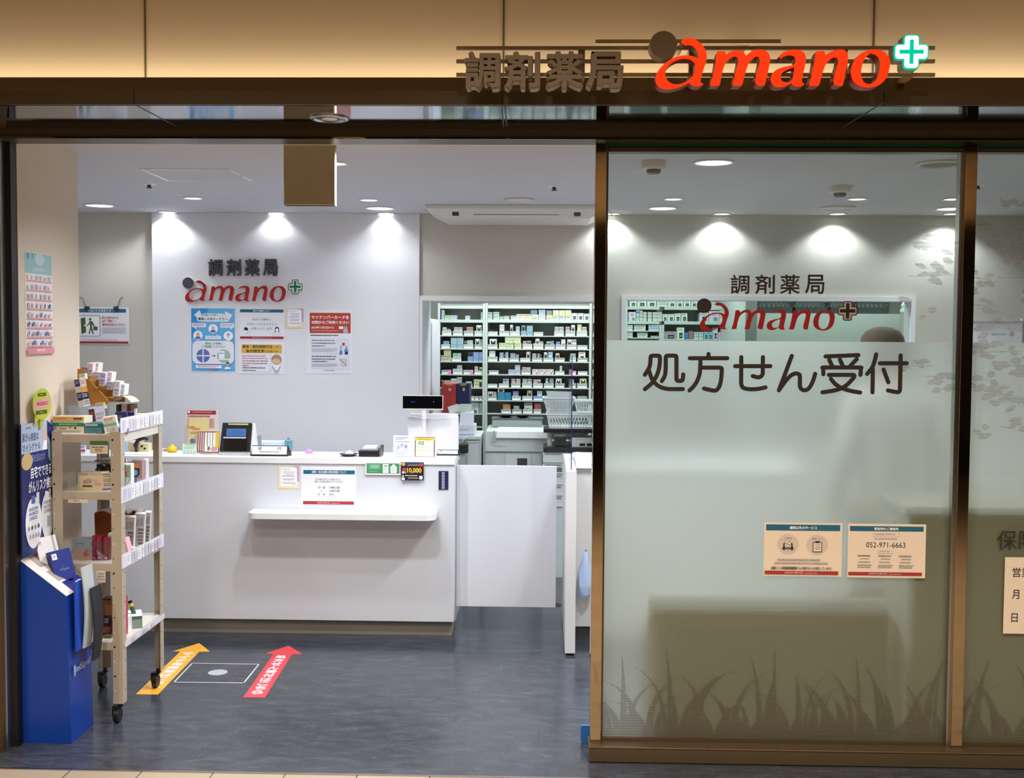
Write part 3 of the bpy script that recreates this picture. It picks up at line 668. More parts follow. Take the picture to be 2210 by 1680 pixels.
SK = [[[(160, 510), (205, 440), (235, 380), (248, 300), (250, 240)], [(250, 240), (258, 215), (285, 207), (365, 207), (393, 215), (400, 240)], [(400, 240), (396, 340), (375, 450), (330, 560), (265, 650), (160, 740)], [(225, 440), (270, 570), (340, 660), (430, 715), (540, 738)], [(540, 738), (765, 738)],
       [(430, 610), (475, 530), (490, 430), (492, 240)], [(492, 240), (500, 215), (525, 207), (630, 207), (655, 215), (662, 240)], [(662, 240), (662, 575)], [(662, 575), (670, 600), (690, 607), (735, 607), (755, 598), (763, 575), (770, 505)]],
      [[(1172, 180), (1172, 240)], [(875, 247), (1470, 247)], [(1045, 270), (1040, 380), (1030, 500), (985, 620), (930, 700), (870, 760)], [(1060, 397), (1345, 397)], [(1345, 397), (1375, 404), (1383, 430), (1375, 560), (1350, 680), (1310, 745), (1260, 762), (1180, 748), (1100, 728)]],
      [[(1595, 373), (2155, 373)], [(1693, 230), (1690, 640)], [(1690, 640), (1702, 690), (1730, 720), (1790, 737), (1880, 741), (1990, 730), (2078, 710)], [(2037, 230), (2035, 480)], [(2035, 480), (2022, 520), (1990, 545), (1950, 550), (1875, 530)]]]
SK2 = [[[(337, 197), (145, 710)], [(145, 710), (230, 590), (310, 500), (380, 462), (430, 465), (457, 500), (458, 640), (480, 690), (530, 710), (580, 690), (620, 640), (660, 550), (685, 465)]],
       [[(840, 205), (1330, 185)], [(895, 255), (935, 340)], [(1055, 255), (1095, 340)], [(1305, 245), (1210, 345)], [(807, 470), (807, 400)], [(807, 400), (812, 378), (835, 370), (1330, 370), (1358, 378), (1366, 400), (1360, 480)], [(890, 480), (1240, 480)], [(1240, 480), (1265, 484), (1268, 505), (1240, 545), (1150, 635), (1050, 690), (930, 720), (795, 740)], [(920, 540), (990, 620), (1080, 675), (1200, 715), (1355, 743)]],
       [[(1595, 175), (1570, 280), (1530, 380), (1460, 465)], [(1545, 400), (1540, 740)], [(1650, 307), (2050, 307)], [(1705, 400), (1775, 590)], [(1960, 190), (1950, 680)], [(1950, 680), (1942, 722), (1905, 737), (1770, 712)]]]
sg = thing('vinyl_lettering', 'six large dark brown vinyl characters on the frosted part of the pane', 'lettering', (at(1670, 850, YV).x, YV, at(1670, 850, YV).z))
for data, s, ox in ((SK, 7.367, 1370), (SK2, 6.906, 1660)):
    for ch in data:
        m = MB(); m.M = flat(YV)
        for st in ch: stroke(m, [(ox + u / s, 740 + v / s) for u, v in st], 9.0 / 559, VINYL, YV)
        m.build('character', sg)
sg = thing('vinyl_lettering', 'thin dark characters on the frosted pane past the second post', 'lettering', (at(2200, 1190, YV).x, YV, at(2200, 1190, YV).z))
for t, x0, x1 in (('保', 2153, 2194), ('険', 2200, 2241)):
    a = at(x0, 1145, YV); b = at(x1, 1187, YV); m = MB(); m.M = flat(YV); m.text(t, a.x, b.z, b.x, a.z, 0.0, VINYL, 0.0, 0.0004); m.build('character', sg)

# ================================================================ ceiling fittings
LENS = emis('#ffffff', 2.0); TRIM = mat('#e4e4e6', 0.4)
spec = {'wash': (0.050, 'small round wall-washing downlight'), 'small': (0.050, 'small round ceiling downlight'), 'wide': (0.083, 'wide round ceiling downlight')}
where = {(360, 457): 'over the left edge of the white panel', (596, 459): 'over the middle of the white panel', (833, 460): 'over the right edge of the white panel', (1320, 461): 'just past the entrance post',
         (1558, 461): 'above the left part of the back window', (1808, 461): 'above the right part of the back window', (2054, 461): 'beside the second post by the back wall',
         (417, 427): 'in front of the white panel, left of the hanging board', (797, 431): 'right of the hanging board', (724, 352): 'half hidden behind the hanging board', (1453, 429): 'behind the first smoke detector',
         (1850, 429): 'beside the second smoke detector', (2056, 429): 'next to the second post', (215, 443): 'over the beige alcove wall', (820, 449): 'between the panel lamps and the air conditioner', (1430, 449): 'seen through the pane past the entrance post',
         (1540, 350): 'nearest the shop front', (2052, 450): 'beside the second post', (1086, 461): 'behind the air conditioner'}
for px, py, k in LAMPS:
    p = atz(px, py, ZC); r, txt = spec[k]
    t = thing('ceiling_downlight', txt + ', lit, ' + where[(px, py)], 'downlight', (p.x, p.y, ZC), 'round downlights in the shop ceiling')
    m = MB(); m.lathe([(r, 0.0), (r + 0.012, 0.0), (r + 0.010, -0.006), (r, -0.007), (r - 0.003, 0.0)], (p.x, p.y, ZC), TRIM, 32); m.build('trim_ring', t, smooth=True)
    m = MB(); m.cyl((p.x, p.y, ZC - 0.003), r - 0.002, 0.002, LENS, 'Z', 32); m.build('lens', t)
GRIL = mat('#8d8d8f', 0.6); DETW = mat('#d9d5cc', 0.5)
for px, py, r, txt, c in ((1120, 430, 0.085, 'round white speaker grille above the air conditioner', '#cfcfd2'), (1808, 448, 0.105, 'round white vent ring above the right part of the back window', '#d2d2d2'), (2030, 352, 0.105, 'round grey vent near the second post', '#8a8a8c')):
    p = atz(px, py, ZC); t = thing('ceiling_vent', txt, 'vent', (p.x, p.y, ZC))
    m = MB(); m.lathe([(r, 0), (r, -0.008), (r - 0.012, -0.012), (r - 0.016, -0.004)], (p.x, p.y, ZC), DETW, 36); m.build('rim', t, smooth=True)
    m = MB(); m.cyl((p.x, p.y, ZC - 0.006), r - 0.015, 0.003, mat(c, 0.7), 'Z', 36); m.build('grille', t)
for px, py, txt in ((1411, 357, 'white smoke detector close to the shop front pane'), (1813, 410, 'white smoke detector farther back beside a small downlight')):
    p = atz(px, py - 8, ZC); t = thing('smoke_detector', txt, 'smoke detector', (p.x, p.y, ZC), 'smoke detectors')
    m = MB(); m.lathe([(0.055, 0), (0.056, -0.03), (0.05, -0.036), (0.03, -0.037)], (p.x, p.y, ZC), DETW, 32); m.build('base', t, smooth='angle')
    m = MB(); m.lathe([(0.034, -0.036), (0.030, -0.052), (0.022, -0.056), (0.005, -0.056)], (p.x, p.y, ZC), mat('#6a665f', .5), 24); m.build('sensor', t, smooth='angle')
for px, py, txt in ((322, 397, 'small ceiling sprinkler beside the access hatch'), (1196, 402, 'small ceiling sprinkler in front of the air conditioner'), (2110, 399, 'small ceiling sprinkler past the second post')):
    p = atz(px, py, ZC); t = thing('sprinkler', txt, 'sprinkler', (p.x, p.y, ZC), 'ceiling sprinklers')
    m = MB(); m.lathe([(0.036, 0), (0.034, -0.004), (0.012, -0.006)], (p.x, p.y, ZC), TRIM, 24); m.build('plate', t)
    m = MB(); m.lathe([(0.011, -0.006), (0.009, -0.018), (0.016, -0.020), (0.014, -0.024)], (p.x, p.y, ZC), mat('#55524e', .35, .6), 16); m.build('nozzle', t)
# access hatch
a = atz(305, 364, ZC); b = atz(496, 364, ZC); c = atz(358, 389, ZC); x0, x1, y0, y1 = (a.x + c.x) / 2, (b.x + atz(547, 389, ZC).x) / 2, a.y, c.y
t = thing('access_hatch', 'square ceiling access hatch with a thin metal frame', 'hatch', ((x0 + x1) / 2, (y0 + y1) / 2, ZC))
m = MB(); f = 0.014
for q in ((x0, x1, y0, y0 + f), (x0, x1, y1 - f, y1), (x0, x0 + f, y0 + f, y1 - f), (x1 - f, x1, y0 + f, y1 - f)): m.box(*q, ZC - 0.005, ZC + .002, mat('#eceef0', 0.3, .3))
m.build('frame', t); m = MB(); m.box(x0 + f, x1 - f, y0 + f, y1 - f, ZC - 0.003, ZC + .001, CEIL); m.build('panel', t); m = MB(); m.cyl((x1 - f / 2, (y0 + y1) / 2, ZC - .006), .006, .003, BLACK, 'Z', 12); m.build('latch', t)
# hanging board
YH = 0.21; a = at(612, 443, YH); b = at(723, 443, YH)
t = thing('hanging_board', 'plain beige board hanging from the ceiling behind the door track', 'board', ((a.x + b.x) / 2, YH, a.z))
m = MB(); m.box(a.x, b.x, YH, YH + 0.035, a.z, ZC, mat('#a89878', 0.6)); m.build('board', t, bevel=.003)
m = MB(); m.box(a.x, b.x, YH - .0005, YH + 0.0355, a.z, a.z + .004, mat('#d8cdb6', .4)); m.build('bottom_rail', t)
# air conditioner cassette
p = atz(918, 441, ZC); q = atz(1290, 441, ZC); ya = p.y; yb = ya + 0.56; xa, xb = p.x, q.x + 0.06; za, zb_ = ZC - .005, ZC - .075
t = thing('air_conditioner', 'white ceiling cassette air conditioner in front of the dispensary opening', 'air conditioner', ((xa + xb) / 2, (ya + yb) / 2, zb_))
ACW = mat('#d9d7d0', 0.45)
m = MB(); m.hexa([(xa + .10, ya + .07, zb_), (xb - .10, ya + .07, zb_), (xb - .10, yb - .07, zb_), (xa + .10, yb - .07, zb_), (xa, ya, ZC - .022), (xb, ya, ZC - .022), (xb, yb, ZC - .022), (xa, yb, ZC - .022)], ACW)
m.box(xa, xb, ya, yb, ZC - .022, ZC, ACW); m.build('housing', t, bevel=.004)
xm = (xa + xb) / 2
m = MB(); m.box(xm - .26, xm + .26, ya + .042, ya + .046, ZC - .058, ZC - .052, mat('#7d7a72', .5)); m.build('air_outlet', t)
for s in (-1, 1):
    x = xm + s * .37; m = MB(); m.hexa([(x - .02, ya + .040, ZC - .062), (x + .02, ya + .040, ZC - .062), (x + .02, ya + .07, ZC - .066), (x - .02, ya + .07, ZC - .066), (x - .02, ya + .025, ZC - .040), (x + .02, ya + .025, ZC - .040), (x + .02, ya + .06, ZC - .04), (x - .02, ya + .06, ZC - .04)], BLACK); m.build('louver_motor', t)
    m = MB()
    for k in range(3): m.tube([(xm + s * (.46 + .05 * k) + .02 * math.sin(u * .5), ya + .02 + .012 * u, ZC - .03 - .007 * u) for u in range(5)], .0035, mat('#c4c1b8', .5), 6)
    m.build('vent_fins', t)
# soffit lamp ring
p = atz(711, 255, z_b); t = thing('soffit_downlight', 'round recessed metal downlight in the soffit over the entrance', 'downlight', (p.x, p.y, z_b))
m = MB(); m.lathe([(.052, 0), (.071, 0), (.070, -.005), (.056, -.007), (.050, 0.0)], (p.x, p.y, z_b), STEEL, 36); m.build('trim_ring', t, smooth=True)
m = MB(); m.lathe([(.050, -.001), (.034, -.003), (.030, -.001)], (p.x, p.y, z_b), mat('#3a3630', .3, .8), 32); m.build('reflector', t); m = MB(); m.cyl((p.x, p.y, z_b - .004), .028, .002, mat('#efe8dc', .3), 'Z', 24); m.build('lens', t)

# ================================================================ counter
YC = 1.65; ZT = 0.974; cx0 = -3.05; cx1 = at(980, 1200, YC).x
t = thing('reception_counter', 'long white laminate reception counter facing the entrance', 'counter', ((cx0 + cx1) / 2, YC, 0))
m = MB(); m.box(cx0, cx1, YC + .004, YC + .26, 0.085, ZT - .034, LAMIN); m.build('body', t, bevel=.002)
m = MB(); m.box(cx0, cx1 + .004, YC - .004, YC + .30, ZT - .034, ZT, mat('#ececef', .3, noise=.01)); tag(m.build('worktop', t, bevel=.003), 'white counter top')
m = MB(); m.box(cx0, cx1 - .015, YC + .045, YC + .24, 0, .085, KICK); tag(m.build('toe_kick', t), 'grey recessed plinth')
a = at(532, 1097, YC - .2); b = at(940, 1100, YC - .2)
a = at(533, 1110, YC - .15); b = at(939, 1112, YC - .15); zs = at(735, 1105, YC).z + .012
m = MB(); prof = [(a.x, YC), (b.x, YC)] + [(b.x - .05 + .05 * math.cos(u * PI / 16), YC - .11 - .05 * math.sin(u * PI / 16)) for u in range(9)] + [(a.x + .05 - .05 * math.sin(u * PI / 16), YC - .11 - .05 * math.cos(u * PI / 16)) for u in range(9)]
m.prism([prof], .030, mat('#ebebed', .35), zs - .03); tag(m.build('bag_shelf', t, bevel=.003), 'white rounded bag shelf')
# gate
YGT = 1.76; a = at(985.5, 1005, YGT); b = at(1199, 1312, YGT)
t = thing('swing_gate', 'white swing gate panel between the counter and the wing board', 'gate', ((a.x + b.x) / 2, YGT, b.z))
m = MB(); m.box(a.x, b.x, YGT, YGT + .025, b.z, a.z, LAMIN); m.build('panel', t, bevel=.0015)
for z in (a.z - .02, b.z + .012): m = MB(); m.box(b.x - .012, b.x + .03, YGT + .004, YGT + .02, z - .012, z + .012, mat('#7e7c78', .3, .7)); m.build('hinge', t)
# side panel and acrylic screen
X0, X1 = .128, .180; zp = .95
t = thing('counter_wing', 'white upright wing board beside the gate carrying the acrylic screen', 'counter wing', (.154, 1.34, 0))
m = MB(); m.box(X0, X1, 1.34, 2.2, .012, zp, mat('#e2e1e4', .35, noise=.01)); m.build('board', t, bevel=.002)
m = MB(); m.box(X0 + .01, X1 - .01, 1.38, 2.15, 0, .012, BLACK); m.build('foot', t)
t = thing('sneeze_screen', 'clear acrylic screen with a dark blue edge standing on the wing board', 'screen', (.154, 1.7, zp))
zt = at(1232, 768, 1.4).z
m = MB(); m.M = frame_yz(.1515, 1.40, zp); m.prism([[(0, 0), (.62, 0), (.62, zt - zp), (.05, zt - zp), (.018, zt - zp - .012), (0, zt - zp - .05)]], .004, ACRYL); m.build('sheet', t)
m = MB(); m.M = frame_yz(.1512, 1.398, zp); m.prism([[(0, 0), (.004, 0), (.004, zt - zp - .05), (.02, zt - zp - .014), (.05, zt - zp - .002), (.05, zt - zp), (.018, zt - zp - .010), (0, zt - zp - .048)]], .0046, mat('#24245e', .3)); tag(m.build('edge', t), 'dark blue polished edge')
# counter on the far side of the panel
t = thing('side_counter', 'white laminate counter beyond the wing board with a grey drop front', 'counter', (.75, YC, 0))
m = MB(); m.box(X1 + .003, 1.35, YC + .004, YC + .5, .07, .93, mat('#d4d2d0', .4, noise=.01)); m.build('body', t, bevel=.002)
m = MB(); m.box(X1 + .003, 1.36, YC - .02, YC + .52, .93, .962, mat('#ececef', .3, noise=.01)); m.build('worktop', t, bevel=.003)
m = MB(); m.box(X1 + .003, 1.34, YC + .03, YC + .4, 0, .07, mat('#55524e', .6)); m.build('toe_kick', t)

# ================================================================ furniture behind the frosted film
OL = mat('#54493a', .8); OL2 = mat('#6f6650', .8)
a = at(1402, 1291, .014); b = at(1920, 1291, .014)
t = thing('waiting_bench', 'long brown low-backed bench standing behind the frosted film', 'bench', ((a.x + b.x) / 2, .3, 0))
m = MB(); m.box(a.x, b.x, .014, .10, .10, a.z, OL); m.build('backrest', t, bevel=.02, seg=3)
m = MB(); m.box(a.x + .01, b.x - .01, .105, .55, .28, .42, OL); m.build('seat', t, bevel=.025, seg=3)
m = MB(); m.box(a.x + .02, b.x - .02, .105, .53, .05, .278, mat('#5b5344', .7)); m.build('base', t)
for x in (a.x + .06, b.x - .06):
    for y in (.12, .55): m = MB(); m.cyl((x, y, 0), .018, .05, BLACK, 'Z', 12); m.build('foot', t)
c = at(1842, 1262, .13); d = at(1916, 1262, .13)
t = thing('shoulder_bag', 'brown upright bag standing on the bench behind the frosted film', 'bag', ((c.x + d.x) / 2, .3, .42))
m = MB(); m.hexa([(c.x - .02, .115, .425), (d.x, .115, .425), (d.x, .23, .425), (c.x - .02, .23, .425), (c.x + .01, .12, c.z), (d.x - .02, .12, c.z), (d.x - .02, .20, c.z), (c.x + .01, .20, c.z)], OL); m.build('body', t, bevel=.02, seg=3)
m = MB(); m.tube([(c.x + .02, .16, c.z), (c.x - .01, .16, c.z - .05), (c.x - .07, .16, c.z - .09), (c.x - .1, .16, .445)], .012, OL); m.build('strap', t, smooth=True)
e = at(1942, 1086, .12)
t = thing('low_cabinet', 'waist-high olive cabinet against the frosted panes by the second post', 'cabinet', (2.0, .3, 0))
m = MB(); m.box(e.x, 3.0, .02, .46, .06, e.z - .03, OL2); m.build('body', t, bevel=.004); m = MB(); m.box(e.x - .015, 3.02, .014, .47, e.z - .03, e.z, OL2); m.build('top', t, bevel=.004)
m = MB(); m.box(e.x + .02, 2.98, .08, .43, 0, .06, BLACK); m.build('plinth', t)
for i in range(3): m = MB(); m.box(e.x + .02 + i * .53, e.x + .52 + i * .53, .461, .478, .08, e.z - .05, OL2); d_ = m.build('door', t); m = MB(); m.box(e.x + .46 + i * .53, e.x + .475 + i * .53, .479, .495, .5, .62, STEEL); m.build('handle', d_)

# ================================================================ notices
K_ = mat('#2b2b33', .6, noise=0); GR = mat('#8d8d98', .6, noise=0); LG = mat('#b4b4bf', .6, noise=0); TEAL = mat('#14607c', .5, noise=0); BAND = mat('#a22a33', .5, noise=0); WP = mat('#e9e9f0', .5, noise=.01); REDT = mat('#c23b4a', .5, noise=0)
BLUE = mat('#2f8fd6', .5, noise=0); BLUE2 = mat('#63b0e2', .5, noise=0); NAVY = mat('#15154a', .5, noise=0); GREEN = mat('#3f8f5c', .5, noise=0); YEL = mat('#dcb04a', .5, noise=0); SKIN = mat('#e0b49a', .6, noise=0); HAIR = mat('#a68d6c', .6, noise=0); PWHITE = mat('#f4f5fa', .5, noise=0); VIO = mat('#5d6fb4', .5, noise=0); PBLACK = mat('#1d1d22', .5, noise=0)
YP = YB - .0312
def person_icon(x, y, s, hair, coat, face=SKIN):
    return [('e', x, y, s, s, PWHITE), ('p', [(x - .62 * s, y + .78 * s), (x - .5 * s, y + .3 * s), (x, y + .15 * s), (x + .5 * s, y + .3 * s), (x + .62 * s, y + .78 * s)], coat), ('e', x, y - .18 * s, .33 * s, .4 * s, hair), ('e', x, y - .1 * s, .25 * s, .32 * s, face)]
E = [('r', 125, 55, 1030, 1360, BLUE2), ('p', [(125, 55), (500, 55), (125, 700)], BLUE), ('p', [(185, 190), (300, 90), (350, 210), (260, 260)], WP), ('p', [(830, 110), (985, 190), (920, 270), (820, 210)], WP),
     ('rr', 350, 160, 820, 250, PWHITE, 45), ('rr', 245, 225, 915, 325, PWHITE, 45), ('t', 360, 165, 800, 220, 'お薬のお困りごと', mat('#2f8f9a', .5, noise=0), .02), ('t', 270, 240, 890, 305, '薬局にお任せください!', K_, .03),
     ('rr', 140, 358, 432, 445, PWHITE, 14), ('rr', 728, 358, 1015, 450, PWHITE, 14), ('rr', 418, 622, 740, 690, PWHITE, 14), ('p', [(190, 440), (230, 500), (240, 440)], PWHITE), ('p', [(940, 445), (980, 445), (945, 505)], PWHITE), ('p', [(650, 625), (655, 585), (680, 625)], PWHITE),
     ('x', 165, 375, 410, 428, 2, GR), ('x', 745, 378, 1000, 432, 2, GR), ('x', 450, 642, 715, 672, 1, GR)]
E += person_icon(265, 615, 97, HAIR, VIO) + person_icon(580, 478, 97, LG, VIO) + person_icon(895, 622, 97, VIO, WP)
E += [('rr', 150, 725, 1010, 1205, WP, 110), ('t', 415, 755, 780, 805, '薬局にお気軽に', GREEN, .02), ('t', 345, 815, 835, 872, 'ご相談ください', GREEN, .02), ('e', 370, 1035, 140, 140, VIO), ('r', 357, 895, 383, 1175, WP), ('r', 230, 1022, 510, 1048, WP),
      ('r', 545, 1028, 600, 1040, PBLACK), ('p', [(595, 1010), (630, 1034), (595, 1058)], PBLACK), ('e', 798, 1040, 138, 138, mat('#9dbfae', .5, noise=0)), ('r', 700, 935, 815, 1090, PWHITE), ('r', 715, 975, 800, 990, VIO), ('r', 690, 1095, 940, 1120, PWHITE),
      ('rr', 218, 1228, 750, 1295, PWHITE, 16), ('x', 260, 1240, 710, 1285, 2, REDT), ('e', 880, 1200, 34, 42, PBLACK), ('e', 880, 1220, 26, 32, SKIN), ('p', [(810, 1310), (835, 1265), (925, 1265), (940, 1310)], PWHITE), ('t', 490, 1318, 675, 1345, 'amano', REDT)]
sheet_px('notice_poster', 'blue portrait poster with round staff portraits on the white panel', 'poster', 411.5, 665, 508.5, 803.5, YP, 930, 1330, [tuple(e) for e in E] and [(e[0],) + tuple((v - (115 if i % 2 == 0 else 48)) if isinstance(v, (int, float)) and i < 4 and e[0] in ('r', 'rr', 't', 'x', 'l') else v for i, v in enumerate(e[1:])) if e[0] in ('r', 'rr', 't', 'x', 'l') else (('e', e[1] - 115, e[2] - 48) + e[3:] if e[0] == 'e' else ('p', [(a - 115, b - 48) for a, b in e[1]], e[2])) for e in E])
E = [('r', 18, 8, 925, 75, TEAL), ('t', 290, 22, 640, 60, '店内での撮影について', PWHITE, .02), ('t', 275, 200, 660, 250, '店内での撮影は', GR, .01), ('t', 165, 300, 775, 352, 'お控えいただきますよう', GR, .01), ('t', 250, 398, 690, 450, 'お願いいたします', GR, .01),
     ('r', 18, 595, 925, 648, BAND), ('t', 270, 606, 680, 636, '調剤薬局 amano', mat('#d8a0a4', .5, noise=0)), ('e', 138, 432, 36, 36, PBLACK), ('p', [(105, 445), (170, 405), (225, 480), (170, 530)], PBLACK), ('p', [(165, 470), (200, 440), (218, 480), (175, 520)], PWHITE), ('e', 128, 500, 42, 42, LG), ('e', 128, 500, 36, 36, PWHITE),
     ('e', 790, 432, 42, 48, PBLACK), ('r', 748, 432, 768, 510, PBLACK), ('r', 812, 432, 832, 510, PBLACK), ('e', 790, 455, 30, 42, PWHITE), ('e', 790, 525, 68, 30, GR), ('e', 790, 526, 62, 25, PWHITE), ('p', [(770, 500), (810, 500), (790, 535)], PWHITE)]
sheet_px('notice_poster', 'landscape notice with teal top band beside the blue poster on the white panel', 'notice', 516, 667, 614, 733.5, YP, 945, 668, E)
E = [('r', 60, 65, 890, 250, YEL), ('t', 75, 75, 700, 145, '薬価・調剤報酬改定', mat('#4a3c1e', .5, noise=0), .02), ('t', 710, 95, 875, 142, 'に伴う', mat('#6a562e', .5, noise=0)), ('t', 155, 168, 530, 238, '負担額変更', mat('#4a3c1e', .5, noise=0), .02), ('t', 540, 185, 810, 232, 'のお知らせ', mat('#4a3c1e', .5, noise=0), .01),
     ('r', 65, 285, 655, 650, LG), ('r', 69, 289, 651, 646, WP), ('x', 80, 300, 630, 340, 1, REDT), ('x', 80, 350, 620, 390, 1, REDT), ('x', 80, 405, 640, 440, 1, K_), ('x', 80, 455, 630, 495, 1, REDT), ('x', 80, 505, 220, 540, 1, REDT), ('x', 80, 550, 600, 590, 1, K_), ('x', 80, 605, 400, 640, 1, K_),
     ('p', [(700, 640), (690, 470), (860, 470), (870, 640)], PWHITE), ('e', 780, 385, 105, 110, HAIR), ('e', 775, 420, 85, 60, SKIN), ('e', 775, 640, 36, 30, SKIN), ('p', [(700, 500), (770, 630), (740, 640), (690, 560)], LG), ('p', [(860, 500), (785, 630), (815, 640), (868, 560)], LG)]
sheet_px('notice_poster', 'landscape notice with an orange title and a bowing figure on the white panel', 'notice', 515, 737, 614.5, 807, YP, 950, 690, E)
PEA = mat('#ead9bd', .5, noise=0); MAUVE = mat('#c9a5bf', .5, noise=0)
def greeting(name, lab, x0, y0, x1, y1, Y):
    return sheet_px(name, lab, 'card', x0, y0, x1, y1, Y, 400, 440, [('r', 300, 0, 400, 300, MAUVE), ('r', 0, 330, 330, 440, mat('#ecd7a2', .5, noise=0)), ('rr', 40, 30, 355, 395, PWHITE, 28), ('x', 60, 60, 260, 85, 1, LG), ('x', 100, 110, 320, 135, 1, GR), ('x', 130, 150, 310, 172, 1, GR), ('x', 75, 185, 340, 215, 1, GR), ('x', 90, 240, 320, 285, 2, LG), ('x', 70, 310, 340, 350, 2, LG), ('x', 250, 360, 340, 378, 1, LG)], base=PEA)
greeting('greeting_card', 'small pastel bordered card on the white panel between the notices', 617, 666, 655, 708.5, YP)
greeting('greeting_card', 'small pastel bordered card stuck on the counter front', 601, 1006, 646, 1055, YC + .0032)
ORR = mat('#b8402c', .5, noise=0)
E = [('rr', 70, 80, 1035, 560, ORR, 18), ('t', 110, 140, 995, 225, 'マイナンバーカードを', PWHITE, .03), ('t', 110, 265, 1000, 340, '次回からご利用ください', PWHITE, .03), ('t', 110, 395, 640, 455, '2024年12月2日から', PWHITE, .02), ('x', 110, 490, 790, 525, 1, mat('#e8b0a4', .5, noise=0)),
     ('rr', 760, 395, 860, 460, WP, 10), ('e', 915, 510, 58, 60, LG), ('e', 895, 430, 15, 45, LG), ('e', 940, 430, 15, 45, LG), ('x', 90, 595, 790, 640, 1, K_), ('r', 95, 680, 1015, 1040, mat('#dfdfec', .5, noise=0)), ('r', 95, 1070, 1015, 1400, mat('#dfdfec', .5, noise=0)),
     ('x', 120, 720, 720, 760, 1, K_), ('x', 120, 785, 720, 825, 1, K_), ('x', 120, 850, 460, 890, 1, K_), ('x', 120, 920, 720, 1015, 3, LG), ('x', 120, 1095, 710, 1140, 1, K_), ('x', 120, 1160, 710, 1200, 1, K_), ('x', 120, 1215, 500, 1255, 1, K_), ('x', 120, 1280, 720, 1365, 3, LG),
     ('e', 868, 815, 34, 36, REDT), ('e', 808, 880, 18, 28, GR), ('p', [(785, 980), (808, 900), (832, 980)], GR), ('p', [(765, 1055), (785, 980), (835, 980), (840, 1055)], VIO), ('e', 930, 880, 18, 26, GR), ('p', [(880, 970), (930, 900), (970, 930), (975, 1000), (900, 1000)], mat('#5b86d0', .5, noise=0)), ('p', [(895, 1055), (905, 995), (970, 995), (975, 1055)], NAVY),
     ('r', 805, 1160, 935, 1330, LG), ('r', 800, 1170, 920, 1320, mat('#d9cfcf', .5, noise=0)), ('l', 780, 1165, 945, 1325, 12, mat('#8d4a50', .5, noise=0)), ('x', 420, 1430, 660, 1455, 1, K_)]
sheet_px('notice_poster', 'white portrait poster with a red headline box on the white panel', 'poster', 662, 668, 760.5, 806.5, YP, 1075, 1515, E)
E = [('r', 30, 45, 645, 95, TEAL), ('t', 130, 52, 540, 86, '夜間・休日加算の算定時間について', PWHITE, .01), ('t', 165, 150, 470, 174, '下記の時間に受付された患者さまには', GR, .01), ('t', 165, 178, 505, 204, '夜間・休日加算を算定させていただきます', GR, .01),
     ('t', 205, 250, 290, 280, '月～金', K_), ('t', 340, 250, 465, 280, '19時以降', K_), ('t', 235, 292, 260, 322, '土', K_), ('t', 340, 292, 465, 322, '13時以降', K_), ('t', 205, 336, 290, 366, '日・祝', K_), ('t', 340, 336, 395, 366, '全日', K_),
     ('r', 25, 438, 635, 478, BAND), ('t', 195, 446, 465, 470, '調剤薬局 amano', mat('#e0b0b4', .5, noise=0))]
sheet_px('notice_poster', 'landscape opening-hours notice with teal and red bands on the counter front', 'notice', 649.5, 1007, 768.5, 1090.5, YC + .0032, 660, 490, E)
E = [('r', 12, 12, 402, 132, GREEN), ('r', 28, 20, 180, 85, mat('#5aa474', .5, noise=0)), ('x', 60, 32, 160, 72, 3, mat('#bfe0c8', .5, noise=0)), ('x', 40, 100, 150, 120, 2, mat('#8fc4a0', .5, noise=0)), ('r', 205, 20, 272, 125, PWHITE), ('r', 222, 35, 256, 50, GREEN), ('x', 215, 62, 262, 115, 4, LG), ('rr', 295, 45, 370, 125, PWHITE, 8), ('e', 333, 40, 20, 18, PWHITE), ('x', 305, 62, 360, 115, 4, LG)]
sheet_px('notice_poster', 'green and white notice strip on the counter edge below the payment terminal', 'notice', 789, 998, 864.5, 1025, YC - .0052, 415, 148, E)
# campaign card in its holder
GOLDT = mat('#e8c53a', .5, noise=0)
E = [('r', 10, 10, 565, 95, mat('#22285a', .5, noise=0)), ('e', 60, 40, 50, 40, mat('#d9a54a', .5, noise=0)), ('x', 150, 25, 470, 45, 1, VIO), ('x', 170, 55, 470, 82, 1, GOLDT), ('e', 510, 55, 55, 40, REDT), ('r', 10, 95, 565, 270, mat('#2a1416', .5, noise=0)), ('t', 150, 125, 520, 245, '10,000', GOLDT, .03), ('t', 28, 195, 130, 250, '最大', PWHITE, .03), ('e', 85, 160, 50, 34, REDT), ('r', 10, 270, 565, 395, mat('#14163c', .5, noise=0)), ('x', 105, 285, 450, 315, 1, PWHITE), ('x', 180, 338, 450, 370, 1, GOLDT), ('e', 50, 320, 28, 44, mat('#b9b56a', .5, noise=0)), ('r', 20, 350, 95, 392, PWHITE), ('r', 465, 300, 545, 375, WP)]
sheet_px('campaign_card', 'dark campaign card with big yellow figures hanging on the counter edge', 'card', 865.5, 998, 914.5, 1037, YC - .012, 575, 400, E, base=mat('#14163c', .5, noise=0))
m = MB(); a = at(947, 1017, YC + .003); b = at(967.5, 1057, YC + .003); m.box(a.x, b.x, YC - .0005, YC + .0036, b.z, a.z, NAVY); m.M = flat(YC - .0005)
w_ = (b.x - a.x); hh = a.z - b.z
for i in range(6): m.prism([rrect(a.x + w_ * .33, a.z - hh * (.06 + .155 * i + .125), a.x + w_ * .62, a.z - hh * (.06 + .155 * i), .002)], 0, LG, .0004); m.prism([rrect(a.x + w_ * .40, a.z - hh * (.06 + .155 * i + .09), a.x + w_ * .55, a.z - hh * (.06 + .155 * i + .05), .001)], 0, NAVY, .0006)
tag(m.build('name_plate'), 'small navy plate with a white vertical line of characters on the counter front', 'plate')
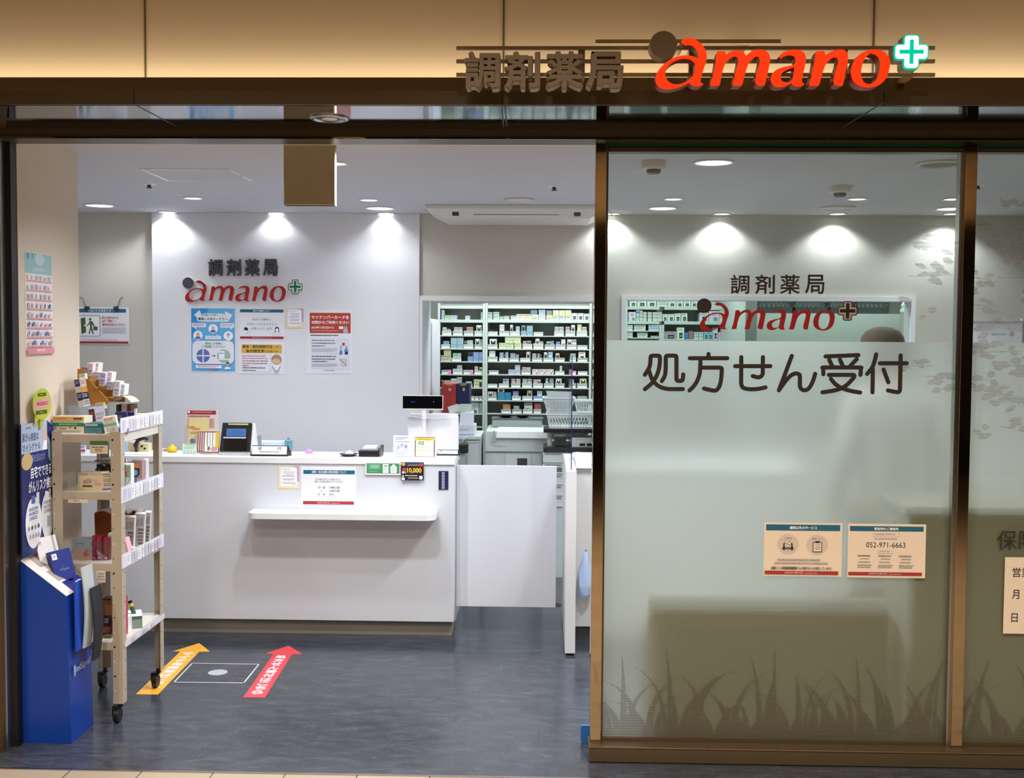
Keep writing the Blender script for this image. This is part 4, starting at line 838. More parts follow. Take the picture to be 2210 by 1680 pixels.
# notice hanging from two clips on the alcove wall
YA = YB - .004
E = [('r', 15, 15, 445, 50, TEAL), ('t', 100, 20, 335, 44, '外出される患者さまへ', PWHITE, .01), ('rr', 10, 78, 210, 272, K_, 12), ('rr', 14, 82, 206, 268, PWHITE, 10), ('p', [(33, 105), (75, 95), (82, 235), (40, 252)], mat('#46582a', .5, noise=0)), ('e', 72, 170, 8, 8, PWHITE), ('e', 120, 112, 11, 13, mat('#4c5c32', .5, noise=0)), ('p', [(112, 128), (140, 132), (162, 175), (155, 182), (136, 158), (138, 195), (152, 250), (140, 252), (124, 205), (116, 250), (104, 248), (118, 190), (116, 155), (92, 178), (86, 172), (108, 148)], mat('#4c5c32', .5, noise=0)), ('r', 148, 180, 186, 216, mat('#4c5c32', .5, noise=0)), ('t', 225, 85, 375, 110, '戻られましたら', REDT, .02), ('t', 228, 118, 360, 142, '必ず「受付」へ', REDT, .02), ('t', 230, 150, 440, 174, '番号をお伝えください', REDT, .02), ('x', 230, 190, 445, 250, 3, LG), ('x', 35, 300, 430, 315, 1, LG), ('r', 15, 318, 465, 338, BAND)]
sheet_px('hanging_notice', 'landscape notice with a door pictogram hanging from two clips on the alcove wall', 'notice', 166, 663, 279, 743, YA, 475, 345, E)
for px, lab in ((188, 'nearer the entrance wall'), (251, 'nearer the white panel')):
    p = at(px, 664, YA - .003); t = thing('binder_clip', 'black binder clip on a curly hook above the door notice, ' + lab, 'clip', (p.x, p.y, p.z - .014), 'clips holding the door notice')
    m = MB(); m.hexa([(p.x - .016, YA - .016, p.z - .014), (p.x + .016, YA - .016, p.z - .014), (p.x + .016, YA - .001, p.z - .014), (p.x - .016, YA - .001, p.z - .014), (p.x - .016, YA - .008, p.z + .006), (p.x + .016, YA - .008, p.z + .006), (p.x + .016, YA - .004, p.z + .006), (p.x - .016, YA - .004, p.z + .006)], PBLACK); m.build('jaw', t)
    s = -1 if px < 200 else 1; m = MB(); m.tube([(p.x + s * u, YA - .005, p.z + v) for u, v in ((0, .0), (.006, .014), (.012, .012), (.016, .022), (.022, .045), (.032, .062), (.040, .070), (.046, .062), (.044, .052))], .0018, BLACK, 6); m.build('hook', t)
# price poster on the entrance wall (faces the shop side)
XW = -2.055; a = atx(52, 541, XW); b = atx(111, 552, XW); c = atx(52, 768, XW)
E = [('r', 3, 6, 237, 205, mat('#9fc3c9', .5, noise=0)), ('r', 20, 12, 35, 70, mat('#5f8f98', .5, noise=0)), ('r', 62, 12, 72, 60, mat('#6f9aa2', .5, noise=0)), ('e', 130, 60, 40, 60, mat('#c3dadd', .5, noise=0)), ('x', 70, 150, 170, 180, 2, PWHITE)]
PINK = mat('#d9a0a6', .5, noise=0); r_ = random.Random(4)
for i in range(8):
    y = 215 + i * 90; E.append(('r', 8, y + 55, 232, y + 72, PINK))
    for k in range(6): E.append(('r', 15 + k * 37, y + 5 + r_.random() * 15, 15 + k * 37 + 8 + r_.random() * 18, y + 48, [LG, VIO, mat('#b9b3c4', .5, noise=0), PINK, mat('#a8aab6', .5, noise=0)][r_.randrange(5)]))
E += [('r', 3, 925, 237, 985, mat('#d68e9c', .5, noise=0)), ('x', 80, 940, 160, 968, 1, PWHITE)]
sheet('price_poster', 'tall narrow pale price list with pink rows on the entrance wall', 'poster', frame_yz(XW + .0005, a.y, (a.z + b.z) / 2), b.y - a.y, a.z - c.z, 240, 1000, E, base=mat('#ebe4e2', .5))
# notices on the glass
PAP = mat('#e4d2be', .5, noise=.01); YGL = -.0095
E = [('r', 22, 22, 905, 95, TEAL), ('t', 305, 40, 630, 78, '調剤以外のサービス', PWHITE, .02), ('e', 287, 258, 128, 122, mat('#cdbcb0', .5, noise=0)), ('e', 635, 262, 128, 122, mat('#cdbcb0', .5, noise=0)), ('t', 245, 175, 335, 192, 'お薬相談', GR, .02), ('t', 572, 178, 700, 196, '健康チェック', GR, .02),
     ('e', 275, 228, 26, 22, PBLACK), ('e', 275, 228, 22, 18, PAP), ('e', 300, 245, 22, 18, PBLACK), ('e', 300, 245, 18, 14, PAP), ('e', 240, 254, 11, 11, PBLACK), ('e', 333, 254, 11, 11, PBLACK), ('p', [(228, 270), (248, 270), (252, 300), (270, 305), (268, 316), (228, 314)], PBLACK), ('p', [(345, 270), (325, 270), (321, 300), (303, 305), (305, 316), (345, 314)], PBLACK), ('r', 262, 293, 312, 302, PBLACK), ('r', 283, 300, 290, 335, PBLACK), ('l', 216, 300, 245, 330, 9, PBLACK), ('l', 357, 300, 328, 330, 9, PBLACK),
     ('rr', 582, 225, 692, 345, PBLACK, 10), ('rr', 590, 233, 684, 337, PAP, 6), ('r', 610, 215, 664, 238, PBLACK), ('l', 606, 260, 672, 260, 5, PBLACK), ('l', 606, 284, 672, 284, 5, PBLACK), ('l', 606, 308, 672, 308, 5, PBLACK),
     ('x', 160, 430, 745, 462, 1, GR), ('x', 130, 470, 775, 500, 1, GR), ('t', 85, 520, 815, 555, '全国どこの保険医療機関からの処方せんも対応しています。', K_, .02), ('r', 12, 572, 890, 612, BAND), ('t', 250, 580, 640, 604, '調剤薬局 amano', mat('#dfb4ac', .5, noise=0))]
sheet_px('glass_notice', 'landscape notice with two round pictograms taped to the frosted pane', 'notice', 1649.5, 1128, 1818, 1243, YGL, 930, 635, E, base=PAP)
E = [('r', 22, 28, 905, 90, TEAL), ('t', 315, 42, 605, 76, '緊急時のご連絡先', PWHITE, .02), ('rr', 300, 112, 620, 155, GR, 8), ('rr', 303, 115, 617, 152, PAP, 7), ('x', 325, 120, 600, 145, 1, GR), ('x', 320, 172, 600, 196, 1, GR), ('t', 220, 222, 690, 285, '052-971-6663', K_), ('rr', 365, 320, 545, 358, GR, 8), ('rr', 368, 323, 542, 355, PAP, 7), ('x', 385, 328, 525, 348, 1, GR)]
for i in range(3): E += [('x', 120 + i * 248, 380, 295 + i * 248, 402, 1, K_), ('x', 150 + i * 248, 416, 270 + i * 248, 436, 1, GR), ('x', 130 + i * 248, 454, 285 + i * 248, 476, 1, GR), ('x', 120 + i * 248, 492, 295 + i * 248, 540, 2, GR)]
E += [('r', 12, 582, 895, 620, BAND), ('t', 255, 590, 650, 612, '調剤薬局 amano', mat('#dfb4ac', .5, noise=0))]
sheet_px('glass_notice', 'landscape notice with a telephone number taped to the frosted pane', 'notice', 1830.5, 1130.5, 1999, 1246.5, YGL, 935, 650, E, base=PAP)
E = [('t', 17, 22, 35, 43, '営', K_, .012), ('t', 37, 22, 56, 43, '業', K_, .012), ('t', 17, 70, 33, 90, '月', K_, .012), ('t', 17, 121, 31, 140, '日', K_, .012)]
sheet_px('glass_notice', 'pale opening-hours sheet on the pane past the second post', 'notice', 2169, 1203, 2400, 1368, YGL, 231, 165, E, base=PAP)

# ================================================================ things on the counter
YK = YC + .07
def hull(mb, x0, x1, y0, y1, z0, z1, mt, tx=0.0, ty=0.0):     # box whose top is narrower
    mb.hexa([(x0, y0, z0), (x1, y0, z0), (x1, y1, z0), (x0, y1, z0), (x0 + tx, y0 + ty, z1), (x1 - tx, y0 + ty, z1), (x1 - tx, y1, z1), (x0 + tx, y1, z1)], mt); return mb
def wx(px, Y): return at(px, 980, Y).x
def wz(py, Y): return at(735, py, Y).z
# leaflet stand
t = thing('leaflet_stand', 'clear acrylic stand with a red-headed poster at the back of the leaflet display', 'stand', (wx(437, YK + .2), YK + .2, ZT))
a, b = wx(400, YK + .2), wx(472, YK + .2); zt = wz(886, YK + .2)
m = MB(); m.box(a - .004, b + .004, YK + .205, YK + .208, ZT, zt + .004, ACRYL); m.box(a - .004, b + .004, YK + .175, YK + .205, ZT, ZT + .003, ACRYL); m.build('acrylic', t)
m = MB(); m.box(a, b, YK + .201, YK + .2045, ZT + .01, zt, mat('#e0d6d4', .5)); draw(m, frame_xz(a, YK + .201, zt), 400, 560, b - a, zt - ZT - .01, [('r', 25, 20, 370, 75, BAND), ('e', 45, 40, 16, 16, PWHITE), ('x', 90, 35, 350, 60, 1, PINK), ('x', 30, 90, 330, 120, 1, BAND), ('r', 20, 130, 350, 260, mat('#d3b3a4', .5, noise=0)), ('x', 200, 140, 340, 250, 5, mat('#a88474', .5, noise=0))]); m.build('poster', t)
def leaflet(name, lab, x0, y0, x1, y1, Y, base, E, A=100, B=100, dep=.006, tilt=0):
    a = at(x0, y0, Y); b = at(x1, y0, Y); m = MB(); zt = a.z; w = b.x - a.x; h = zt - ZT - .004
    M = Matrix.Translation((a.x, Y, ZT + .004)) @ Matrix.Rotation(math.radians(-8), 4, 'X'); m.M = M
    m.box(0, w, 0, dep, 0, h, base); draw(m, Matrix(((1, 0, 0, 0), (0, 0, -1, 0), (0, 1, 0, h), (0, 0, 0, 1))), A, B, w, h, E, .0004)
    return tag(m.build(name), lab, 'leaflet')
leaflet('booklet', 'thick cream yellow booklet standing in front of the red-headed poster', 405, 903, 446, 985, YK + .115, mat('#ddcb8e', .5), [('p', [(0, 25), (20, 22), (45, 30), (60, 28), (60, 34), (40, 36), (0, 31)], mat('#d08a5a', .5, noise=0)), ('x', 8, 40, 90, 48, 2, mat('#8a7a50', .5, noise=0)), ('e', 22, 68, 14, 8, VIO), ('x', 5, 82, 60, 90, 1, K_)], dep=.025)
leaflet('leaflet', 'white green leaflet lowest in front of the cream booklet', 393, 958, 423, 987, YK + .045, mat('#d9ead9', .5), [('r', 15, 2, 98, 14, mat('#9ccf7a', .5, noise=0)), ('x', 15, 25, 90, 60, 3, mat('#9fc4ac', .5, noise=0)), ('r', 10, 72, 25, 98, mat('#a8d4c8', .5, noise=0)), ('r', 33, 72, 48, 98, mat('#a8d4c8', .5, noise=0)), ('r', 56, 72, 71, 98, mat('#a8d4c8', .5, noise=0)), ('r', 80, 72, 95, 98, mat('#a8d4c8', .5, noise=0))])
for i in range(4):
    x = 424 + i * 4.6
    leaflet('leaflet', ['second leaflet of the dark red bordered set, next to the cream booklet', 'third leaflet of the dark red bordered set', 'fourth leaflet of the dark red bordered set, just behind the front one'][i] if i < 3 else 'front leaflet of the dark red bordered set with yellow edge by the card reader', x, 930, x + 35, 985, YK + .085 - .014 * i, mat('#eae4d4', .5),
            [('r', 2, 3, 98, 97, BAND), ('r', 8, 8, 93, 92, PWHITE), ('r', 20, 9, 28, 70, mat('#9aa860', .5, noise=0)), ('r', 38, 9, 44, 70, LG), ('r', 54, 9, 60, 70, mat('#9aa860', .5, noise=0)), ('r', 74, 5, 97, 75, mat('#e2c64a', .5, noise=0)), ('e', 34, 78, 9, 9, GREEN), ('e', 66, 80, 20, 10, PINK)])
# card reader
a, b = wx(473, YK), wx(541, YK); zt = wz(916, YK); w = b - a
t = thing('card_reader', 'black face-recognition card reader with a blue screen and white shell on the counter', 'card reader', ((a + b) / 2, YK + .04, ZT))
m = MB(); m.hexa([(a - .006, YK - .004, ZT), (b - .002, YK - .004, ZT), (b + .016, YK + .13, ZT), (a - .002, YK + .13, ZT), (a - .004, YK + .006, ZT + .02), (b, YK + .006, ZT + .02), (b + .016, YK + .13, ZT + .02), (a, YK + .13, ZT + .02)], mat('#b9b9be', .35)); m.build('base', t, bevel=.003)
m = MB(); m.hexa([(a + .004, YK + .008, ZT + .02), (b + .012, YK + .012, ZT + .02), (b + .014, YK + .12, ZT + .02), (a + .01, YK + .12, ZT + .02), (a + .012, YK + .045, zt - .004), (b + .010, YK + .048, zt - .004), (b + .010, YK + .07, zt - .004), (a + .014, YK + .07, zt - .004)], mat('#ededf0', .35)); tag(m.build('shell', t, bevel=.006), 'white shell')
m = MB(); m.hexa([(a, YK, ZT + .02), (b - .004, YK, ZT + .02), (b - .004, YK + .012, ZT + .02), (a, YK + .012, ZT + .02), (a + .009, YK + .036, zt), (b, YK + .036, zt), (b, YK + .048, zt), (a + .009, YK + .048, zt)], mat('#232327', .3)); m.build('front_panel', t, bevel=.004)
hz = zt - ZT - .02
def tilt_M(x, z): return Matrix.Translation((x, YK, z)) @ Matrix(((1, 0, 0, 0), (0, .19, -.98, 0), (0, .98, .19, 0), (0, 0, 0, 1)))
m = MB(); draw(m, tilt_M(a + .002, ZT + .02) @ Matrix.Translation((0, hz / .98, 0)), 100, 120, w, hz / .98, [('r', 16, 22, 84, 60, mat('#16161a', .3))], .0015); m.build('screen_bezel', t)
m = MB(); draw(m, tilt_M(a + .002, ZT + .02) @ Matrix.Translation((0, hz / .98, 0)), 100, 120, w, hz / .98, [('r', 19, 24, 82, 56, emis('#5f8fd8', .34)), ('x', 38, 33, 62, 37, 1, mat('#2b3f74', .5, noise=0)), ('x', 25, 41, 75, 47, 2, mat('#3a5490', .5, noise=0)), ('x', 43, 51, 60, 54, 1, mat('#2b3f74', .5, noise=0))], .002); tag(m.build('screen', t), 'lit blue screen')
m = MB(); draw(m, tilt_M(a + .002, ZT + .02) @ Matrix.Translation((0, hz / .98, 0)), 100, 120, w, hz / .98, [('rr', 24, 3, 88, 9, mat('#cfc98a', .5, noise=0), 2), ('r', 10, 59, 82, 65, mat('#c9cacf', .4, noise=0)), ], .0016); tag(m.build('instruction_strip', t), 'pale label strips')
m = MB(); draw(m, tilt_M(a + .002, ZT + .02) @ Matrix.Translation((0, hz / .98, 0)), 100, 120, w, hz / .98, [('r', 14, 66, 86, 116, mat('#070708', .25))], .0016); m.build('card_slot', t)
def desk_sign(lab, x0, y0, x1, y1, Y, E, A, B):
    a, b = wx(x0, Y), wx(x1, Y); zt = wz(y0, Y); t = thing('desk_sign', lab, 'sign', ((a + b) / 2, Y, ZT), 'counter name signs')
    m = MB(); m.hexa([(a - .006, Y - .004, ZT), (b, Y - .004, ZT), (b + .012, Y + .06, ZT), (a + .006, Y + .06, ZT), (a, Y + .018, zt), (b - .002, Y + .018, zt), (b, Y + .024, zt), (a + .002, Y + .024, zt)], BLACK); m.build('stand', t)
    h = zt - ZT - .012; m = MB(); M = Matrix.Translation((a, Y - .002, ZT + .010)) @ Matrix.Rotation(math.radians(-14), 4, 'X'); m.M = M; m.box(.001, b - a - .003, -.003, .001, 0, h, mat('#e9e9ee', .35))
    draw(m, Matrix(((1, 0, 0, 0), (0, 0, -1, -.003), (0, 1, 0, h), (0, 0, 0, 1))), A, B, b - a, h, E, .0004); m.build('plate', t)
desk_sign('white reception desk sign beside the card reader', 543, 964, 620, 989, YK - .03, [('t', 78, 12, 132, 62, '受', PBLACK), ('t', 325, 10, 380, 62, '付', PBLACK), ('t', 100, 78, 350, 105, 'INFORMATION', K_)], 455, 128)
desk_sign('white cashier desk sign below the monitor', 944, 969.5, 989, 993, YK + .08, [('t', 60, 20, 155, 120, '会', PBLACK), ('t', 305, 20, 405, 120, '計', PBLACK), ('t', 25, 160, 265, 200, 'CASHIER', K_)], 555, 240)
# payment terminal
a, b = wx(774, YK - .02), wx(816, YK - .02); Y = YK - .02
t = thing('payment_terminal', 'black and grey payment terminal on the counter beside the coin tray', 'terminal', ((a + b) / 2, Y, ZT))
m = MB(); m.hexa([(a, Y, ZT), (b, Y, ZT), (b + .014, Y + .11, ZT), (a + .012, Y + .11, ZT), (a - .002, Y, ZT + .034), (b + .002, Y, ZT + .034), (b + .016, Y + .11, ZT + .058), (a + .016, Y + .11, ZT + .058)], BLACK); m.build('body', t, bevel=.003)
m = MB(); m.hexa([(a + .004, Y + .004, ZT + .036), (b - .004, Y + .004, ZT + .036), (b + .004, Y + .10, ZT + .057), (a + .016, Y + .10, ZT + .057), (a + .004, Y + .004, ZT + .038), (b - .004, Y + .004, ZT + .038), (b + .004, Y + .10, ZT + .059), (a + .016, Y + .10, ZT + .059)], mat('#77787c', .4)); m.build('bezel', t)
m = MB(); m.hexa([(a + .016, Y + .02, ZT + .0425), (b - .016, Y + .02, ZT + .0425), (b - .012, Y + .085, ZT + .0565), (a + .024, Y + .085, ZT + .0565), (a + .016, Y + .02, ZT + .0435), (b - .016, Y + .02, ZT + .0435), (b - .012, Y + .085, ZT + .0575), (a + .024, Y + .085, ZT + .0575)], mat('#c9ccd0', .3)); m.build('screen', t)
m = MB(); m.box(b + .003, b + .012, Y + .01, Y + .1, ZT, ZT + .05, mat('#55565a', .4)); m.build('card_swipe', t, bevel=.002)
p = at(751, 990, YK); t = thing('coin_tray', 'dark oval coin tray on the counter', 'tray', (p.x, YK + .02, ZT))
m = MB(); m.lathe([(.030, 0), (.050, .012), (.054, .014), (.048, .011), (.028, .004), (.002, .003)], (p.x, YK + .02, ZT), mat('#4a4a50', .35), 32); m.build('dish', t, smooth='angle')
m = MB(); m.lathe([(.012, .008), (.024, .014), (.018, .024), (.006, .03), (.001, .031)], (p.x + .004, YK + .02, ZT), PWHITE, 14); tag(m.build('crumpled_tissue', None), 'crumpled white tissue lying in the coin tray', 'tissue')
# signs by the till
def table_sign(name, lab, x0, y0, x1, y1, Y, E, A, B, base):
    a, b = wx(x0, Y), wx(x1, Y); zt = wz(y0, Y); t = thing(name, lab, 'sign', ((a + b) / 2, Y, ZT)); h = zt - ZT
    m = MB(); M = Matrix.Translation((a, Y, ZT)) @ Matrix.Rotation(math.radians(-10), 4, 'X'); m.M = M; m.box(-.002, b - a + .002, 0, .003, 0, h / .985, ACRYL); m.box(-.002, b - a + .002, .003, .06, 0, .003, ACRYL); m.build('holder', t)
    m = MB(); m.M = M; m.box(0, b - a, -.0012, -.0002, .003, h / .985, base); draw(m, Matrix(((1, 0, 0, 0), (0, 0, -1, -.0012), (0, 1, 0, h / .985), (0, 0, 0, 1))), A, B, b - a, h / .985 - .003, E, .0004); m.build('print', t); return t
E = [('x', 60, 60, 450, 90, 1, VIO), ('x', 60, 105, 330, 140, 1, VIO), ('x', 60, 190, 450, 230, 1, GR), ('e', 130, 300, 24, 22, mat('#a9c2ad', .5, noise=0)), ('r', 195, 278, 265, 322, GR), ('r', 305, 278, 375, 322, PINK), ('x', 105, 350, 280, 385, 1, VIO), ('r', 305, 340, 370, 380, VIO), ('r', 95, 400, 170, 425, mat('#a86a72', .5, noise=0)), ('x', 195, 400, 280, 425, 1, mat('#9fc4c4', .5, noise=0)), ('r', 300, 395, 370, 425, mat('#86b4dc', .5, noise=0)), ('x', 40, 475, 440, 505, 1, GR), ('x', 30, 540, 440, 570, 1, GR), ('x', 80, 600, 380, 630, 1, VIO), ('t', 170, 655, 290, 680, 'amano', REDT)]
table_sign('payment_methods_sign', 'white upright sign with rows of small payment marks on the counter', 848, 940, 889, 995, YK - .01, E, 500, 690, mat('#dfe0ec', .4))
E = [('r', 0, 0, 490, 600, mat('#7a3b3a', .5, noise=0)), ('r', 22, 25, 465, 590, mat('#efe6cf', .5, noise=0)), ('r', 5, 20, 485, 105, mat('#e8c84a', .5, noise=0)), ('x', 70, 40, 400, 60, 1, mat('#b8763a', .5, noise=0)), ('x', 40, 68, 430, 92, 1, mat('#6a552a', .5, noise=0)), ('r', 90, 130, 220, 235, GREEN), ('r', 110, 150, 200, 215, mat('#9cc4a4', .5, noise=0)), ('rr', 270, 120, 350, 245, WP, 20), ('e', 310, 150, 38, 34, GR), ('e', 310, 155, 30, 24, PWHITE), ('x', 40, 265, 440, 280, 1, mat('#c8a860', .5, noise=0)), ('x', 40, 300, 400, 320, 1, GR), ('x', 40, 355, 440, 370, 1, mat('#c8a860', .5, noise=0)), ('x', 40, 390, 420, 420, 2, GR), ('x', 40, 470, 440, 485, 1, mat('#c8a860', .5, noise=0))]
table_sign('promotion_sign', 'yellow topped promotion sign with dark red border on the counter', 895, 943, 938, 996, YK - .02, E, 490, 610, mat('#efe6cf', .5))
t = thing('staff_desk', 'low white staff desk hidden behind the reception counter', 'desk', (-1.3, 2.2, 0))
m = MB(); m.box(-2.6, cx1 - .02, YC + .305, 2.62, .72, .75, LAMIN); m.build('top', t)
for x in (-2.58, cx1 - .05): m = MB(); m.box(x, x + .03, YC + .32, 2.6, 0, .719, LAMIN); m.build('side_panel', t)
# till monitor and customer display
YM = YC + .34; a, b = wx(879, YM), wx(989, YM); zt = wz(897, YM); zb = wz(992, YM)
t = thing('till_monitor', 'white back of a till monitor behind the cashier sign', 'monitor', ((a + b) / 2, YM, .75))
m = MB(); n = 8; front = [(a + (b - a) * i / n, zt - .014 * math.sin(PI * i / n)) for i in range(n + 1)]
m.M = Matrix.Translation((0, YM, 0)) @ XZ; m.prism([[(a + .012, zb), (b, zb)] + [(x, z) for x, z in front[::-1]]], .03, mat('#e0e0e4', .35), -.03); m.build('back_shell', t, bevel=.004)
m = MB(); m.box(a + .01, b - .005, YM + .03, YM + .05, zb + .03, zt + .012, WHITE); m.build('screen_case', t, bevel=.004)
m = MB(); m.box((a + b) / 2 - .03, (a + b) / 2 + .03, YM + .03, YM + .06, .77, zb + .05, mat('#b8b8bc', .4)); m.box((a + b) / 2 - .09, (a + b) / 2 + .09, YM - .03, YM + .13, .75, .77, mat('#b8b8bc', .4)); m.build('stand', t)
YD = YC + .26; a, b = wx(869, YD), wx(956, YD); z1, z0 = wz(852.5, YD), wz(884, YD); pxm = wx(915, YD)
t = thing('customer_display', 'slim black customer display on a white pole above the monitor', 'display', (pxm, YD, ZT))
m = MB(); m.box(a, b, YD - .012, YD + .012, z0, z1, mat('#cfcac6', .35)); m.build('housing', t, bevel=.003)
m = MB(); m.box(a + .002, b - .003, YD - .0135, YD - .0115, z0 + .010, z1 - .002, mat('#08080a', .12)); m.build('screen', t)
m = MB(); draw(m, frame_xz(a, YD - .0137, z1), 480, 175, b - a, z1 - z0, [('t', 98, 65, 150, 85, '00', emis('#3a5cc8', .3)), ('e', 372, 75, 6, 6, mat('#8a8a94', .5))], .0002); m.build('digits', t)
m = MB(); m.tube([(pxm, YD, ZT), (pxm, YD, z0 - .035), (pxm, YD, z0)], [.010, .010, .009], mat('#dfdcda', .4), 16); m.cyl((pxm, YD, z0 - .05), .014, .05, mat('#dfdcda', .4), 'Z', 16); m.build('pole', t, smooth='angle')
m = MB(); m.cyl((pxm, YD, ZT), .05, .008, mat('#dfdcda', .4), 'Z', 24); m.build('foot', t)
# soap bottle, small things
p = at(623, 985, YC + .22); t = thing('pump_bottle', 'teal hand sanitizer bottle behind the reception sign', 'bottle', (p.x, YC + .22, ZT)); TE = mat('#5f93a4', .35)
m = MB(); m.box(p.x - .021, p.x + .021, YC + .205, YC + .235, ZT + .015, ZT + .075, TE); m.build('body', t, bevel=.008, seg=3); m = MB(); m.box(p.x - .013, p.x + .013, YC + .209, YC + .231, ZT, ZT + .016, BLACK); m.build('foot', t); m = MB(); m.cyl((p.x, YC + .22, ZT + .074), .008, .01, TE, 'Z', 12); m.build('cap', t)
p = at(667, 983, YC + .2); m = MB(); m.lathe([(.019, 0), (.021, .006), (.018, .016), (.008, .021), (.001, .022)], (p.x, YC + .2, ZT), mat('#f08ac8', .5), 20); tag(m.build('eraser', smooth='angle'), 'small pink rounded lump on the bare counter top', 'eraser')
p = at(706, 990, YK); m = MB(); m.box(p.x - .06, p.x + .05, YK - .03, YK + .05, ZT, ZT + .0012, mat('#e6dfd8', .6)); draw(m, Matrix.Translation((p.x - .06, YK + .05, ZT + .0012)), 100, 60, .11, .08, [('x', 10, 10, 80, 50, 4, mat('#c9b8ac', .5, noise=0))]); tag(m.build('counter_mat'), 'pale paper slip lying on the counter before the coin tray', 'paper')
carton('tissue_box', 'pale blue tissue box lying behind the reception sign', 549, 954, 609, 972, YC + .24, .10, mat('#c3d4e4', .5), z_to=ZT)
m = MB(); p = at(547, 953, YC + .23); q = at(563, 940, YC + .23); m.hexa([(p.x, YC + .23, ZT), (q.x, YC + .23, ZT), (q.x, YC + .245, ZT), (p.x, YC + .245, ZT), (p.x, YC + .23, q.z - .008), (q.x, YC + .23, q.z), (q.x, YC + .245, q.z), (p.x, YC + .245, q.z - .008)], mat('#8f9093', .4)); tag(m.build('card_holder'), 'grey metal holder peeking out behind the card reader', 'holder')
p = at(372, 984, YC + .2); m = MB(); m.lathe([(.020, 0), (.029, .008), (.027, .022), (.016, .032), (.008, .042), (.001, .044)], (p.x, YC + .2, ZT), mat('#e6c61e', .45), 11); tag(m.build('yellow_pouch'), 'bright yellow crumpled pouch beside the leaflet display', 'pouch')
carton('pill_case', 'white and black flat case beside the yellow pouch', 334, 971, 349, 984, YC + .2, .08, mat('#d8d8dc', .4), [('r', 5, 10, 95, 40, BLACK)], z_to=ZT)
carton('cardboard_box', 'small brown cardboard box behind the yellow pouch', 347, 970, 360, 984, YC + .23, .06, mat('#b49468', .7), z_to=ZT)
# counter end near the wall, seen through the trolley
carton('price_flag', 'white card with a red tab on the counter end by the entrance wall', 172, 962, 184, 986, YC + .06, .01, WP, [('x', 10, 8, 90, 30, 2, VIO), ('rr', 20, 50, 100, 72, REDT, 6)], z_to=ZT)
carton('file_box', 'tan folder standing on the counter, seen through the trolley', 275, 955, 292, 985, YC + .16, .12, mat('#d2b48a', .7), z_to=ZT, tilt=6)
carton('blue_folder', 'pale blue folder on the counter, seen through the trolley', 262, 950, 275, 985, YC + .14, .12, mat('#b4cde4', .5), z_to=ZT, tilt=-8)
m = MB(); p = at(300, 984, YC + .14); Mx = Matrix.Translation((p.x, YC + .14, ZT)); m.M = Mx; m.tube([(-.015, 0, .002), (-.02, 0, .04), (-.005, 0, .07), (.03, 0, .085), (.05, 0, .075)], [.012, .013, .011, .010, .009], BLACK, 10); tag(m.build('phone_handset', smooth=True), 'black curved handset on the counter, seen through the trolley', 'handset')
carton('sticker_box', 'cream box with black marks on the counter, seen through the trolley', 300, 958, 320, 985, YC + .17, .06, mat('#e2dba8', .5), [('e', 30, 30, 14, 12, PBLACK), ('e', 60, 55, 14, 12, PBLACK)], z_to=ZT)
p = at(300, 984, YK - .01); m = MB(); m.prism([rrect(p.x - .09, YK - .05, p.x + .08, YK + .05, .02)], .008, PWHITE, ZT); tag(m.build('white_tray', bevel=.002), 'low white rounded tray on the counter, seen through the trolley', 'tray')
# handset on the far counter
p = at(1247, 985, YC + .25); m = MB(); m.lathe([(.030, 0), (.036, .010), (.030, .022), (.012, .028), (.001, .029)], (p.x, YC + .25, .962), PWHITE, 20); tag(m.build('white_dish', smooth='angle'), 'small white rounded device on the side counter', 'device')
# plastic bag on the side counter front
p = at(1264, 1245, YC - .04); m = MB(); BG = mat('#b9cdf0', .3, noise=.15, nscale=30); prof = [(.004, .14), (.012, .12), (.022, .08), (.03, .02), (.034, -.05), (.030, -.10), (.018, -.12)]
m.lathe([(r * (1 + .0), z) for r, z in prof], (0, 0, 0), BG, 13); m.v = [Vector((v.x * (1 + .25 * math.sin(v.z * 60 + v.y * 90)) + p.x, v.y * .75 + YC - .028, v.z + p.z)) for v in m.v]
t = tag(m.build('plastic_bag'), 'pale blue plastic bag hanging on the front of the side counter', 'bag')
m = MB(); m.box(p.x - .004, p.x + .004, YC - .034, YC - .002, p.z + .135, p.z + .143, CHROME); h_ = m.build('hook', t)
# blue foot of a stand behind the post
a = at(1253, 1590, .12); b = at(1290, 1636, .12); t = thing('floor_sign', 'blue floor stand mostly hidden behind the entrance post', 'stand', (b.x - .02, .12, 0))
m = MB(); m.prism([[(a.x + .006, 0), (a.x, .012), (a.x + .002, .07), (b.x, .074), (b.x, 0)]], .012, mat('#2b6cb4', .4)); m.v = [Vector((v.x, .12 + v.z, v.y)) for v in m.v]; m.build('board', t)
m = MB(); m.box(a.x + .03, b.x + .02, .10, .22, 0, .006, mat('#2b6cb4', .4)); m.build('base', t)

